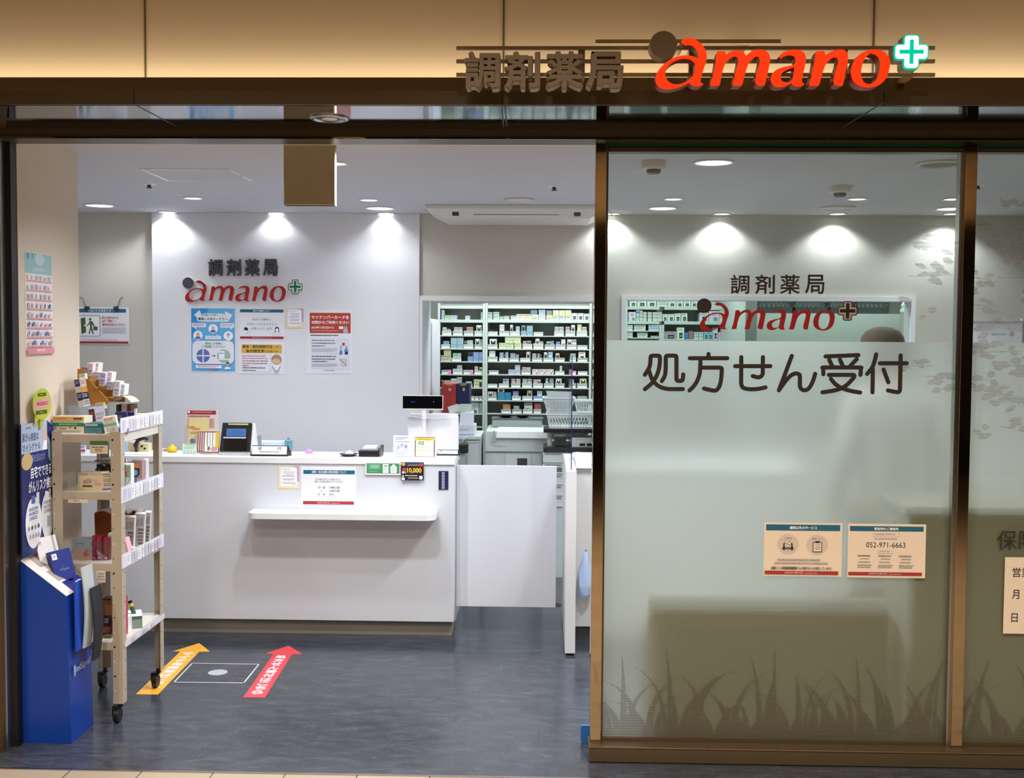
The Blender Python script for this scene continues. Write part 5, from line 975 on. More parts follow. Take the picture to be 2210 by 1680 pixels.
# ================================================================ dispensary shelving
YSH = 4.6
SHW = mat('#c6d0cc', .4, noise=.01); SHB = mat('#a9aca6', .7)
def shelving(lab, px0, px1, pyt, boards, Y=YSH, dep=.2, low=.35, zref=None, tops=(None, None)):
    a, b = at(px0, 700, Y).x, at(px1, 700, Y).x; zt = at((px0 + px1) / 2, pyt, Y).z
    t = thing('medicine_shelving', lab, 'shelving', ((a + b) / 2, Y + dep / 2, 0))
    for x, tp in zip((a, b - .018), tops):
        m = MB(); m.box(x, x + .018, Y - .004, Y + dep, 0, zt if tp is None else at((px0 + px1) / 2, tp, Y).z - .03, SHW); m.build('side_panel', t)
    m = MB(); m.box(a + .019, b - .019, Y + dep - .006, Y + dep, 0, zt, SHB); m.build('back_panel', t)
    zz = [at((px0 + px1) / 2, y, Y).z for y in boards]
    if zref: zz[0], zz[1] = zref[0], zref[1]
    while zz[-1] > low: zz.append(zz[-1] - .105)
    for i, z in enumerate(zz):
        h = .024 if i in (0, 1) and pyt < 665 else .008
        m = MB(); m.box(a + .019, b - .019, Y, Y + dep - .007, z - h, z, SHW); m.build('shelf', t)
    return (a + .0195, b - .0195), zz
def cname(h):
    r, g, b = [int(h[i:i + 2], 16) for i in (1, 3, 5)]; mx, mn = max(r, g, b), min(r, g, b); br = 'pale ' if mx > 195 else ('dark ' if mx < 100 else '')
    if mx - mn < 22: return 'black' if mx < 60 else ('white' if mx > 205 else 'grey')
    if r == mx: return br + ('yellow' if g > .86 * r and b < .86 * r else ('orange' if g > .62 * r and b < .7 * r else ('pink' if r > 150 and b > .6 * r else 'red')))
    if g == mx: return br + ('yellow green' if r > .9 * g else 'green')
    return br + ('blue' if g < .93 * b or r < .8 * b else 'teal')
BINW = [mat(c, .4) for c in ('#aab2ae', '#b6beba', '#9fa8a6')]
rr = random.Random(12)
def fill_shelf(items, ox, oy, s, base_y, shelf_txt, unit_txt, zb, lim, Y=YSH, sgn=1):
    items = sorted(items, key=lambda e: sgn * (e[1] + e[2]))
    nb = nc = 0
    zb += .0004
    bins = [(max(lim[0], at(ox + e[1] / s, 700, Y).x), min(lim[1], at(ox + e[2] / s, 700, Y).x)) for e in items if e[0] == 'b']
    for e in items:
        x0, x1 = max(lim[0], at(ox + e[1] / s, 700, Y).x), min(lim[1], at(ox + e[2] / s, 700, Y).x); zt = at(ox + e[1] / s, oy + e[3] / s, Y).z
        if e[0] == 'b':
            nb += 1; t = thing('storage_bin', f'clear grey bin, {ordinal(nb)} from the {unit_txt[1]}, {shelf_txt}, {unit_txt[0]}', 'bin', ((x0 + x1) / 2, Y + .1, zb), 'bins on the dispensary shelves')
            h = max(zt - zb, .012); bm = e[4] if len(e) > 4 and e[4] else BINW[rr.randrange(3)]; bm = mat(bm, .4) if isinstance(bm, str) else bm; g = .001
            m = MB(); m.box(x0 + g, x1 - g, Y + .012, Y + .17, zb, zb + .002, bm); m.box(x0 + g, x1 - g, Y + .012, Y + .014, zb + .002, zb + h, bm); m.box(x0 + g, x1 - g, Y + .168, Y + .17, zb + .002, zb + h, bm)
            m.box(x0 + g, x0 + g + .0015, Y + .0145, Y + .1675, zb + .002, zb + h + .01, BLACK); m.box(x1 - g - .0015, x1 - g, Y + .0145, Y + .1675, zb + .002, zb + h + .01, BLACK); m.build('tray', t)
            m = MB(); m.box(x0 + .006, x1 - .006, Y + .0105, Y + .012, zb + .002, zb + min(h * .55, .014), PWHITE); m.build('label_strip', t)
            if len(e) > 5: m = MB(); m.box(x1 - .028, x1 - .003, Y + .009, Y + .0104, zb + .003, zb + h, mat(e[5], .5)); tag(m.build('sticky_note', t), 'bright sticky note')
        else:
            nc += 1; c = e[4]; win = len(e) > 5 and e[5]; z = zb + .0028 if e[0] == 'k' else (at(ox, oy + e[6] / s, Y).z if len(e) > 6 else zb)
            if e[0] == 'k':
                for p_, q_ in bins:
                    if p_ < (x0 + x1) / 2 < q_: x0, x1 = max(x0, p_ + .003), min(x1, q_ - .003)
            y = Y + (.018 if e[0] == 'k' else .006); d = .06 + (.09 if e[0] == 'c' else .05) * rr.random(); w = x1 - x0; h = max(zt - z, .01)
            m = MB(); M = Matrix.Translation((x0, y, z)); m.M = M; m.box(.0007, w - .0007, 0, d, 0, h - .0007, mat(c, .5))
            F = Matrix(((1, 0, 0, 0), (0, 0, -1, 0), (0, 1, 0, h), (0, 0, 0, 1)))
            ink = rr.choice([GR, VIO, mat('#6f8f8a', .5, noise=0), mat('#a8808a', .5, noise=0)])
            if win == 'open': E = [('r', 18, 18, 82, 92, PBLACK), ('p', [(30, 18), (50, 40), (70, 18)], mat(c, .5))]
            elif win == 1: E = [('r', 30, 45, 78, 92, PBLACK), ('r', 38, 62, 70, 80, GR), ('x', 10, 12, 80, 30, 1, ink)]
            elif win == 'note': E = [('x', 10, 60, 90, 90, 2, ink), ('r', 30, 15, 75, 60, mat('#e6e65a', .5, noise=0))]
            elif win == 'pink': E = [('e', 50, 30, 26, 18, mat('#f08ac8', .5, noise=0)), ('r', 45, 60, 85, 95, GR)]
            elif win == 'swoosh': E = [('x', 8, 20, 55, 50, 2, GR), ('l', 55, 90, 92, 20, 8, REDT), ('l', 50, 95, 80, 70, 5, ORR)]
            else: E = [('x', 8, 14, 92, 44, 2, ink), ('r', 6, 58, 94, 66, ink)] if rr.random() < .7 else [('r', 6, 10, 94, 30, ink), ('x', 10, 50, 85, 80, 2, GR)]
            draw(m, F, 100, 100, w, h, E, .0004)
            tag(m.build('medicine_carton'), f'{cname(c)} carton, {ordinal(nc)} from the {unit_txt[1]}, {shelf_txt}, {unit_txt[0]}', 'carton', 'cartons on the dispensary shelves')
lA, zA = shelving('narrow pale green-grey medicine shelving left of the centre post', 945, 1047, 655, [660, 690, 724.4, 752.7, 780.5, 808.4, 836.9, 864.4, 893])
lB, zB = shelving('wide pale green-grey medicine shelving right of the centre post', 1047.5, 1277, 655, [660, 690.5, 725, 753.5, 781, 809, 837.5, 865, 893.5])
UA = ('narrow unit', 'centre post'); UB = ('wide unit', 'centre post'); G_ = 'b'
sh = lambda i: 'top row' if i == 0 else ordinal(i) + ' row below the header'
W1 = '#d9ddd8'
RA = [(322, [('c', 80, 122, 190, '#9fb8c8'), ('c', 126, 198, 262, '#a8cf9a'), ('c', 200, 295, 262, '#b9c6d4'), ('c', 412, 478, 268, '#c4cbdc'), ('c', 630, 700, 222, '#b6c4bf')]),
      (545, [('b', 85, 225, 478), ('b', 237, 380, 478), ('b', 390, 530, 478), ('b', 540, 682, 478), ('k', 95, 150, 430, '#c8ccc4'), ('k', 155, 205, 455, '#b9bcb6'), ('k', 255, 312, 430, '#b9cccb'), ('k', 314, 372, 430, '#b9cccb'), ('k', 430, 520, 425, '#b98a4a'), ('k', 568, 640, 400, W1, 'open')]),
      (728, [('b', 75, 205, 668), ('b', 390, 530, 668), ('b', 540, 680, 668), ('k', 105, 190, 622, '#8fa6cc'), ('c', 212, 298, 660, '#9fc3cf'), ('c', 212, 298, 578, '#9fc3cf', 0, 656), ('c', 302, 388, 660, '#9fc3cf'), ('c', 302, 388, 576, '#9fc3cf', 0, 656), ('k', 400, 435, 620, '#8c8f8c', 'open'), ('k', 440, 520, 612, '#c2ccc8'), ('k', 552, 615, 592, W1, 'open'), ('k', 618, 674, 600, '#b5aec0')]),
      (908, [('c', 75, 105, 822, '#c6cfa8'), ('c', 107, 217, 824, '#c3cca0'), ('c', 115, 215, 750, '#b8c49a', 0, 822), ('b', 222, 362, 855), ('k', 240, 300, 792, '#a9cbb5'), ('k', 302, 360, 792, '#a9cbb5'), ('c', 450, 525, 838, '#7fa3d4'), ('c', 528, 604, 838, '#7fa3d4'), ('c', 528, 604, 776, '#7fa3d4', 0, 836), ('c', 607, 675, 838, '#7fa3d4'), ('c', 607, 675, 776, '#7fa3d4', 0, 836), ('c', 455, 525, 778, '#3a3e4a', 'open', 836)]),
      (1088, [('b', 80, 222, 1025, None, '#f090cc'), ('b', 237, 380, 1010), ('b', 387, 530, 1025, None, '#f090cc'), ('b', 540, 674, 1035), ('k', 300, 370, 960, '#c3c9c4'), ('k', 545, 592, 978, '#cdd3bf'), ('k', 612, 668, 988, '#cfcaa8', 'open')]),
      (1272, [('c', 80, 118, 1160, '#2c302c'), ('c', 120, 213, 1172, '#b3c8a8'), ('c', 215, 298, 1148, '#d5dcd8'), ('c', 300, 368, 1128, '#b5c2bd'), ('b', 415, 520, 1215), ('k', 425, 505, 1190, W1, 'open'), ('c', 535, 604, 1158, '#cfd3a0'), ('c', 606, 668, 1162, '#cfd3a0', 'open')]),
      (1450, [('b', 485, 546, 1390), ('b', 548, 610, 1392), ('b', 612, 672, 1390)]),
      (1635, [('c', 487, 608, 1555, '#c6cfcb', 1), ('c', 487, 545, 1480, '#a8b2b0', 0, 1553), ('c', 548, 606, 1480, '#a8b2b0', 0, 1553), ('c', 612, 670, 1485, '#9aa4a2')])]
for i, (by, it) in enumerate(RA): fill_shelf(it, 940, 640, 6.461, by, sh(i), UA, zA[i + 1], lA, sgn=-1)
RB = [(322, [('c', -316, -242, 220, '#b6c4bf'), ('c', -230, -148, 216, '#b6c4bf'), ('c', -145, -90, 276, '#a8cfae'), ('c', -84, -4, 271, '#b9c4c0'), ('c', 14, 94, 266, '#d3dcda'), ('c', 96, 201, 246, '#e4ecc0'), ('c', 203, 305, 246, '#e4ecc0'), ('c', 307, 402, 252, '#c4d8de', 'note'), ('c', 405, 500, 250, '#cfdce4'), ('c', 290, 385, 190, '#7a8a92', 0, 250), ('c', 402, 498, 186, '#a8b4c4', 0, 248), ('c', 510, 598, 264, '#dfe8c8', 'note'), ('c', 510, 590, 195, '#8f9894', 0, 262), ('c', 600, 685, 192, '#cbd6d6', 'note'), ('c', 688, 772, 192, '#cbd6d6', 'note'), ('c', 775, 857, 192, '#cbd6d6', 'note'), ('c', 860, 940, 232, '#d9e4e8', 1), ('c', 945, 1028, 234, '#d9e4e8', 1), ('c', 1033, 1120, 240, '#ccd6da', 1)]),
      (548, [('b', -305, -165, 488), ('b', -148, -2, 484), ('b', 1, 145, 484), ('b', 330, 470, 494), ('b', 620, 760, 490), ('b', 775, 918, 478), ('b', 932, 1085, 478), ('k', -285, -230, 458, '#202224', 'open'), ('k', -142, -75, 392, W1), ('k', -70, -20, 480, '#e8a080'), ('k', 4, 45, 396, W1, 'open'), ('k', 85, 140, 418, '#b4c8d4'), ('c', 156, 235, 482, '#8fb4c0'), ('c', 165, 220, 405, '#8a9498', 'open', 480), ('c', 238, 322, 482, '#8fb4c0'), ('c', 238, 322, 408, '#8fb4c0', 0, 480), ('k', 628, 690, 422, '#b2bcbc'), ('k', 693, 755, 422, '#b2bcbc'), ('k', 780, 842, 422, '#d3a0b0'), ('k', 860, 912, 398, '#e6e8e4', 'open'), ('k', 945, 1005, 388, '#e2e2b8'), ('k', 1012, 1075, 424, '#c8c89a')]),
      (735, [('b', -305, -165, 668), ('b', 178, 320, 662), ('b', 330, 475, 655), ('b', 488, 635, 670), ('b', 640, 785, 670), ('b', 795, 940, 670), ('b', 945, 1092, 680), ('k', -280, -180, 592, W1, 'open'), ('c', -148, -46, 648, '#d2dcae'), ('c', -44, 56, 648, '#d2dcae'), ('c', 66, 166, 648, '#d2dcae'), ('c', -64, 43, 562, '#d2dcae', 0, 646), ('c', 45, 156, 562, '#d2dcae', 0, 646), ('k', 185, 236, 622, '#a89e9c'), ('k', 240, 300, 617, '#9a908c', 'open'), ('k', 360, 418, 588, W1, 'open'), ('k', 420, 472, 627, '#b4aa9c'), ('k', 515, 580, 628, '#a9b4b8', 'open'), ('k', 582, 618, 620, '#a9b4b8'), ('k', 650, 706, 632, '#9db0b8'), ('k', 722, 784, 600, '#e2e6e4', 1), ('k', 808, 870, 600, '#e2e6e4', 'open'), ('k', 874, 938, 600, '#f0c8dc')]),
      (913, [('b', -305, -165, 838), ('b', -148, -10, 856), ('b', -4, 135, 856), ('b', 146, 295, 856), ('b', 311, 460, 856), ('b', 470, 615, 856, '#9dbab2'), ('b', 630, 775, 856), ('b', 846, 932, 850), ('b', 948, 1096, 856), ('k', -285, -200, 757, '#e6ecee'), ('k', -140, -84, 782, '#8fb0cc'), ('k', -78, -60, 790, '#20242a'), ('k', -58, -16, 777, '#8fb0cc'), ('k', 10, 80, 792, '#86a4c4'), ('k', 85, 130, 810, '#9aa4a8'), ('k', 235, 290, 772, W1, 'open'), ('k', 318, 376, 797, '#aab0b0'), ('k', 390, 420, 797, '#c49a88'), ('k', 422, 452, 802, '#2c2c2c'), ('k', 480, 530, 777, '#d6dcda', 'open'), ('k', 540, 602, 772, '#bcd8de'), ('k', 645, 700, 792, '#c3beb6', 'open'), ('k', 850, 925, 797, '#9dbaa6'), ('k', 965, 1062, 772, '#dadcd0', 1)]),
      (1093, [('b', -290, -148, 1030), ('c', -15, 73, 1022, '#c4cad8'), ('c', 75, 155, 1022, '#c4cad8'), ('c', 77, 150, 960, '#c4cad8', 0, 1020), ('b', 165, 300, 1020), ('k', 180, 232, 987, '#c8a8b8'), ('k', 236, 296, 992, '#d8d0d4'), ('c', 318, 421, 1018, '#d8d4d2', 'swoosh'), ('c', 423, 521, 1018, '#d8d4d2', 'swoosh'), ('c', 523, 621, 1018, '#d8d4d2', 'swoosh'), ('b', 635, 772, 1040), ('k', 655, 700, 987, '#2a2c2e', 'open'), ('k', 704, 736, 972, '#dfe2e0'), ('b', 868, 936, 1040, '#e88ac8'), ('b', 955, 1096, 1045)]),
      (1277, [('b', -305, -165, 1220), ('b', -150, -2, 1215), ('b', 20, 160, 1212), ('b', 175, 320, 1212), ('b', 330, 470, 1212), ('b', 482, 625, 1212), ('b', 640, 775, 1212), ('b', 868, 936, 1212), ('b', 946, 1092, 1212), ('k', -90, -55, 1152, '#c6ccd0'), ('k', -50, -8, 1152, '#c6ccd0'), ('k', 28, 85, 1152, '#d4b4cc'), ('k', 95, 157, 1152, '#c0c4cc'), ('k', 183, 250, 1152, '#bcc0c4'), ('k', 255, 316, 1152, '#bcc0c4'), ('k', 336, 390, 1160, '#d0b8bc'), ('k', 392, 440, 1160, '#d0b8bc', 'open'), ('k', 505, 545, 1147, '#c9cdd2'), ('k', 560, 620, 1147, '#8f9aa4'), ('k', 650, 730, 1147, '#e2e6e4', 'open'), ('k', 875, 905, 1162, '#dfe2e4'), ('k', 985, 1080, 1147, '#d8d8a8', 'open')]),
      (1453, [('b', -310, -172, 1390), ('k', -300, -228, 1328, W1, 'open'), ('k', -224, -176, 1332, '#c4b4bc'), ('c', -165, -60, 1340, '#2a86ae'), ('c', -58, 26, 1340, '#2a86ae'), ('c', -160, -70, 1285, '#c6c8c4', 'open', 1338), ('b', 35, 165, 1390), ('k', 50, 130, 1322, '#8a94d0'), ('b', 180, 325, 1390), ('k', 250, 322, 1312, '#d8d8c0', 'open'), ('b', 335, 475, 1390, '#7fa8c4'), ('k', 390, 460, 1322, '#cfe2ee'), ('b', 490, 630, 1412), ('b', 640, 775, 1412), ('b', 880, 940, 1400), ('b', 950, 1094, 1392)]),
      (1638, [('b', -115, 30, 1574), ('k', -88, 15, 1505, '#c98a42'), ('b', 40, 180, 1574), ('k', 60, 140, 1530, '#b4bcc0'), ('b', 190, 330, 1574), ('k', 210, 325, 1482, '#d2d4c0'), ('b', 340, 452, 1574), ('k', 352, 448, 1487, '#a04a40')])]
for i, (by, it) in enumerate(RB): fill_shelf(it, 1100, 640, 6.463, by, sh(i), UB, zB[i + 1], lB, sgn=1)
# unit seen through the back window
lC, zC = shelving('pale medicine shelving seen through the back window', 1349, 1428, 640, [662, 693.5, 714, 728.8], low=.6, tops=(None, 693.5))
lD, zD = shelving('pale medicine shelving seen through the back window past its narrow post', 1428.6, 1622, 640, [662, 693.5, 733], low=.6, zref=zC, tops=(693.5, None))
UW = ('behind the back window', 'window frame')
RWN = [(214, [('c', 190, 292, 120, '#dfe6e2', 1), ('c', 300, 436, 120, '#d6e0e0', 1), ('c', 444, 576, 120, '#dfe6e2', 1), ('c', 584, 742, 120, '#dde2da'), ('c', 748, 860, 130, '#e2e8e6', 1), ('c', 866, 962, 130, '#e2e8e6', 1), ('c', 970, 1070, 130, '#e2e8e6', 1), ('c', 1078, 1168, 130, '#e2e8e6', 1), ('c', 1380, 1490, 125, '#e8d8dc'), ('c', 1494, 1602, 125, '#dfe6e4'), ('c', 1610, 1710, 125, '#e8ecea', 1), ('c', 1714, 1850, 125, '#e8ecea', 'pink')]),
       (425, [('c', 130, 178, 297, '#a8cce4'), ('c', 181, 280, 292, '#dfdce4', 'pink'), ('c', 285, 334, 266, '#c4d6d2'), ('c', 337, 383, 272, '#c4d6d2'), ('c', 386, 442, 292, '#cfdad4'), ('c', 455, 515, 292, '#cfdad4'), ('c', 525, 594, 295, '#cfdad4'), ('c', 596, 662, 297, '#cfdad4'), ('c', 668, 742, 322, '#d6e4e0', 1), ('c', 748, 838, 322, '#d6e4e0', 1), ('c', 845, 932, 312, '#d6e4e0', 1), ('c', 940, 1028, 310, '#d6e4e0', 1), ('c', 1205, 1335, 302, '#d2d6e0', 1), ('c', 1340, 1486, 277, '#cdd6e0', 'pink'), ('c', 1490, 1600, 272, '#dde6e8'), ('c', 1604, 1690, 272, '#c8dfe8')])]
for i, (by, it) in enumerate(RWN): fill_shelf(it, 1330, 630, 6.697, by, ['upper row', 'middle row'][i], UW, zC[i], (lC[0], lD[1]))
fill_shelf([('c', 130, 240, 482, '#dfe4e4'), ('c', 260, 426, 482, '#d6dcda'), ('c', 470, 640, 482, '#c4cfe0')], 1330, 630, 6.697, 558, 'third row', UW, zC[2], lC)
fill_shelf([('c', 126, 240, 582, '#d9dccc'), ('c', 310, 455, 592, '#d0d8d4'), ('c', 500, 630, 635, '#b4bcbc')], 1330, 630, 6.697, 660, 'fourth row', UW, zC[3], lC)
fill_shelf([('c', 697, 880, 572, '#a89aa8', 1), ('c', 882, 985, 517, '#d8e4dc', 1), ('c', 988, 1045, 587, '#3f78b8'), ('c', 1050, 1120, 567, '#8a7a78'), ('c', 1125, 1190, 582, '#d0d8d8'), ('c', 1194, 1262, 582, '#d0d8d8'), ('c', 1270, 1332, 577, '#8fc4dc', 1), ('c', 1336, 1400, 577, '#8fc4dc', 1), ('c', 1405, 1470, 522, '#d8dce4', 1), ('c', 1475, 1560, 582, '#e8b8d4', 'pink'), ('c', 1565, 1625, 582, '#98cce0', 1), ('c', 1629, 1690, 582, '#98cce0', 1), ('c', 1730, 1838, 587, '#e4a070')], 1330, 630, 6.697, 690, 'lowest row', UW, zD[2], lD)
# grey partition with black baskets on top
YPT = 4.25; zp_ = at(1780, 677, YPT).z; xp0 = at(1624, 700, YPT).x; xp1 = at(1990, 700, YPT).x
m = MB(); m.box(xp0, xp1, YPT, YPT + .3, 0, zp_, mat('#979c9a', .5)); struct('wall_partition', m, 'pale grey partition behind the back window')
def basket(lab, x0, x1, y0, y1, z0, h, mt, slant=.02, group=None, nb=9, name='basket', bands=((0, .14), (.78, 1))):
    t = thing(name, lab, 'basket', ((x0 + x1) / 2, (y0 + y1) / 2, z0), group); s = slant; g = .003
    m = MB(); m.box(x0 + s, x1 - s, y0 + s, y1 - s, z0, z0 + g, mt); m.build('bottom', t)
    m = MB(); R = [(x0, y0), (x1, y0), (x1, y1), (x0, y1)]
    for i in range(4): m.tube([(*R[i], z0 + h), (*R[(i + 1) % 4], z0 + h)], .005, mt, 6)
    m.build('rim', t)
    m = MB(); B0 = [(x0 + s, y0 + s), (x1 - s, y0 + s), (x1 - s, y1 - s), (x0 + s, y1 - s)]
    for i in range(4):
        a, b, c, d = Vector((*B0[i], z0)), Vector((*B0[(i + 1) % 4], z0)), Vector((*R[i], z0 + h)), Vector((*R[(i + 1) % 4], z0 + h)); n = nb if i % 2 == 0 else max(3, nb // 2)
        P = lambda u, v: (a * (1 - u) + b * u) * (1 - v) + (c * (1 - u) + d * u) * v
        for k in range(n):      # lattice wall: crossing bars plus two solid bands
            m.tube([P(k / n, .12), P((k + 1) / n, .82)], .0022, mt, 4); m.tube([P((k + 1) / n, .12), P(k / n, .82)], .0022, mt, 4)
        for v0, v1 in bands: q = [P(0, v0), P(1, v0), P(1, v1), P(0, v1)]; m.add(q, [(0, 1, 2, 3)], mt)
    m.build('lattice_walls', t); return t
BK = mat('#33383a', .45); xs = [1638, 1716, 1792, 1850, 1926]
for i in range(4): basket('black plastic basket on the partition, ' + ordinal(i + 1) + ' from the shelving', at(xs[i], 660, YPT).x + .006, at(xs[i + 1], 660, YPT).x - .006, YPT + .02, YPT + .22, zp_ + .001, .115, BK, .012, 'black baskets on the partition', 7, bands=((0, .42), (.72, 1)))
p = at(1946, 700, 4.18); t = thing('dispenser_column', 'tall grey canister with a clear head standing by the partition end', 'canister', (p.x, 4.12, 0)); zt = at(1946, 677, 4.12).z
m = MB(); m.cyl((p.x, 4.12, 0), .034, zt, mat('#8d8a7c', .5), 'Z', 20); m.build('body', t, smooth='angle'); m = MB(); m.lathe([(.030, 0), (.036, .02), (.02, .05), (.03, .06), (.012, .085)], (p.x, 4.12, zt), mat('#b9c4c6', .2), 16); m.build('head', t, smooth=True)
m = MB(); a = at(1606, 690, 4.5); b = at(1624, 734, 4.5); m.box(a.x, b.x, 4.5, 4.56, 1.2, a.z, mat('#c9cdc8', .4)); draw(m, frame_xz(a.x, 4.5, a.z), 18, 44, b.x - a.x, a.z - b.z, [('r', 2, 8, 5, 16, mat('#7f93b8', .5)), ('r', 9, 12, 15, 14, PBLACK), ('r', 8, 37, 16, 42, PBLACK)]); tag(m.build('wall_terminal'), 'slim pale wall terminal at the end of the shelving behind the window', 'terminal')

# ---- machines and desks in the dispensary
MW = mat('#dae3e1', .4, noise=.01); Y = 3.5
X = lambda px: at(px, 950, Y).x
Z = lambda py: at(1110, py, Y).z
t = thing('packing_machine', 'bulky white medicine packing machine in the dispensary behind the gate', 'machine', (X(1112), Y + .2, 0))
m = MB(); m.box(X(1046), X(1170), Y, Y + .5, 0.0, Z(977), MW); m.build('lower_body', t, bevel=.006)
m = MB(); m.hexa([(X(1045), Y - .02, Z(976)), (X(1182), Y - .02, Z(976)), (X(1182), Y + .5, Z(976)), (X(1045), Y + .5, Z(976)), (X(1047), Y + .01, Z(930)), (X(1182), Y + .01, Z(930)), (X(1182), Y + .5, Z(930)), (X(1047), Y + .5, Z(930))], mat('#d5dcda', .35)); m.build('upper_body', t, bevel=.012, seg=3)
m = MB(); m.hexa([(X(1070), Y - .03, Z(946)), (X(1181), Y - .03, Z(946)), (X(1181), Y + .2, Z(936)), (X(1070), Y + .2, Z(936)), (X(1072), Y - .005, Z(931)), (X(1180), Y - .005, Z(931)), (X(1180), Y + .2, Z(927)), (X(1072), Y + .2, Z(927))], mat('#e6ebea', .3)); m.build('roller_lid', t, bevel=.006)
m = MB(); m.box(X(1058), X(1170), Y + .26, Y + .46, Z(930), Z(912), mat('#bcc5c3', .4)); m.build('rear_hopper', t, bevel=.006)
m = MB(); m.box(X(1056), X(1172), Y + .25, Y + .47, Z(912), Z(910), mat('#5a5f5e', .5)); m.build('hopper_rim', t)
m = MB(); m.box(X(1091), X(1146), Y - .012, Y, .2, Z(982), mat('#e2e8e7', .35)); d_ = m.build('front_door', t, bevel=.003)
m = MB(); m.box(X(1117), X(1138), Y - .016, Y - .0125, Z(1004), Z(989), mat('#4a4a4c', .25)); m.build('chute_window', d_)
m = MB(); m.M = Matrix.Translation((0, Y - .021, 0)) @ XZ; m.text('Crestage', X(1062), Z(965), X(1082), Z(961), .003, mat('#6d7a7c', .5)); m.text('mini', X(1084), Z(964.5), X(1093), Z(962), .003, mat('#8d989a', .5)); m.build('lettering', t)
m = MB(); m.hexa([(X(1062), Y - .035, Z(953)), (X(1070), Y - .035, Z(953)), (X(1070), Y - .02, Z(953)), (X(1062), Y - .02, Z(953)), (X(1065), Y - .03, Z(930)), (X(1068), Y - .03, Z(930)), (X(1068), Y - .02, Z(930)), (X(1065), Y - .02, Z(930))], mat('#b9c4c4', .3)); m.build('release_lever', t)
for px, lab in ((1091, 'nearer the centre post'), (1128, 'nearer the baskets')):
    p = at(px, 905, Y + .33); zb = Z(910) + .001; m = MB(); m.lathe([(.02, 0), (.035, .004), (.062, .020), (.058, .020), (.03, .008), (.002, .006)], (p.x, Y + .36, zb), BLACK, 28); tag(m.build('black_bowl', smooth='angle'), 'shallow black bowl on top of the packing machine, ' + lab, 'bowl', 'black bowls')
# side cabinet and paper stacks next to the monitor
Y2 = 3.3; X2 = lambda px: at(px, 940, Y2).x; Z2 = lambda py: at(1000, py, Y2).z
t = thing('side_desk', 'pale grey cabinet desk between the till monitor and the packing machine', 'desk', (X2(1000), Y2 + .2, 0))
m = MB(); m.box(X2(955), X2(1036), Y2, Y2 + .45, 0, Z2(948), mat('#b5bfbd', .45)); m.build('carcass', t, bevel=.004)
m = MB(); m.box(X2(950), X2(1037), Y2 - .02, Y2 + .47, Z2(948), Z2(942), mat('#d3dad8', .4)); m.build('top', t)
m = MB(); m.box(X2(1009), X2(1034), Y2 - .015, Y2, .15, Z2(952), mat('#c3ccca', .4)); d_ = m.build('door', t); m = MB(); m.box(X2(1009), X2(1034), Y2 - .022, Y2 - .016, Z2(954), Z2(952), mat('#e6ecea', .4)); m.build('handle', d_)
ZD = Z2(942) + .001
carton('paper_box', 'white carton of paper with blue print on the side desk', 931, 893, 983, 942, Y2 + .05, .22, mat('#dfe8ec', .5), [('r', 60, 62, 75, 90, mat('#2f7fd0', .5, noise=0)), ('r', 85, 62, 95, 90, mat('#2f7fd0', .5, noise=0)), ('r', 56, 55, 100, 62, mat('#6fb0e4', .5, noise=0))], z_to=ZD)
carton('paper_box', 'white carton under a sheet of paper at the desk edge beside the till monitor', 984, 919, 1024, 942, Y2 + .03, .25, mat('#d9e0ee', .5), [('r', 0, 84, 100, 92, mat('#7fb0dc', .5, noise=0)), ('x', 10, 30, 80, 60, 2, LG)], z_to=ZD)
zq = at(1000, 919, Y2 + .03).z + .001
m = MB(); a, b = X2(990), X2(1022); m.hexa([(a, Y2 + .04, zq), (b, Y2 + .04, zq), (b - .01, Y2 + .2, zq), (a + .02, Y2 + .2, zq), (a + .006, Y2 + .08, zq + .085), (b - .006, Y2 + .08, zq + .085), (b - .01, Y2 + .2, zq + .09), (a + .02, Y2 + .2, zq + .09)], mat('#d6dce8', .6)); tag(m.build('paper_stack'), 'stack of pale sheets leaning on the desk boxes', 'paper')
def binder(lab, x0, y0, x1, y1, c):
    t = carton('magazine_file', lab, x0, y0, x1, y1, Y2 + .16, .22, mat(c, .45), [('r', 30, 1, 75, 6, mat('#c9a83a', .5, noise=0)), ('rr', 48, 13, 66, 25, mat('#e6b4b0' if c[1] == 'c' else '#c9ccd8', .5, noise=0), 8)], z_to=at(960, 893, Y2 + .05).z + .001)
binder('red upright file on the paper box', 953, 829, 984, 890, '#c23a38'); binder('navy upright file on the paper box beside the red one', 985, 829, 1013, 888, '#1c2450')
for i in range(4):
    m = MB(); x = X2(974 + i * 8); z = at(990, 893, Y2 + .05).z + .002; m.M = Matrix.Translation((x, Y2 + .08 + .012 * i, z)) @ Matrix.Rotation(math.radians(-18 + 6 * i), 4, 'Y') @ Matrix.Rotation(math.radians(-12), 4, 'X'); m.box(-.02, .055, 0, .0015, 0, .05 + .004 * i, mat('#dfeae6', .6)); tag(m.build('slip_of_paper'), 'loose white slip fanned in front of the upright files, ' + ordinal(i + 1) + ' in the fan', 'paper', 'fanned slips')
p = at(1000, 960, 3.15); t = thing('monitor_arm', 'grey monitor arm with a black clamp beside the till monitor', 'arm', (p.x, 3.12, 0))
m = MB(); m.tube([(p.x, 3.12, 0), (p.x, 3.12, at(1000, 975, 3.12).z)], .014, mat('#a9b1b0', .4), 12); m.build('post', t); m = MB(); zc_ = at(1000, 968, 3.12).z; m.box(p.x - .04, p.x + .035, 3.08, 3.17, zc_ - .03, zc_ + .03, BLACK); m.build('clamp', t, bevel=.005)
m = MB(); m.tube([(p.x, 3.12, zc_ + .03), (p.x + .005, 3.12, zc_ + .06), (p.x + .03, 3.1, zc_ + .075)], .012, mat('#b4bcbb', .4), 10); m.build('elbow', t, smooth=True)
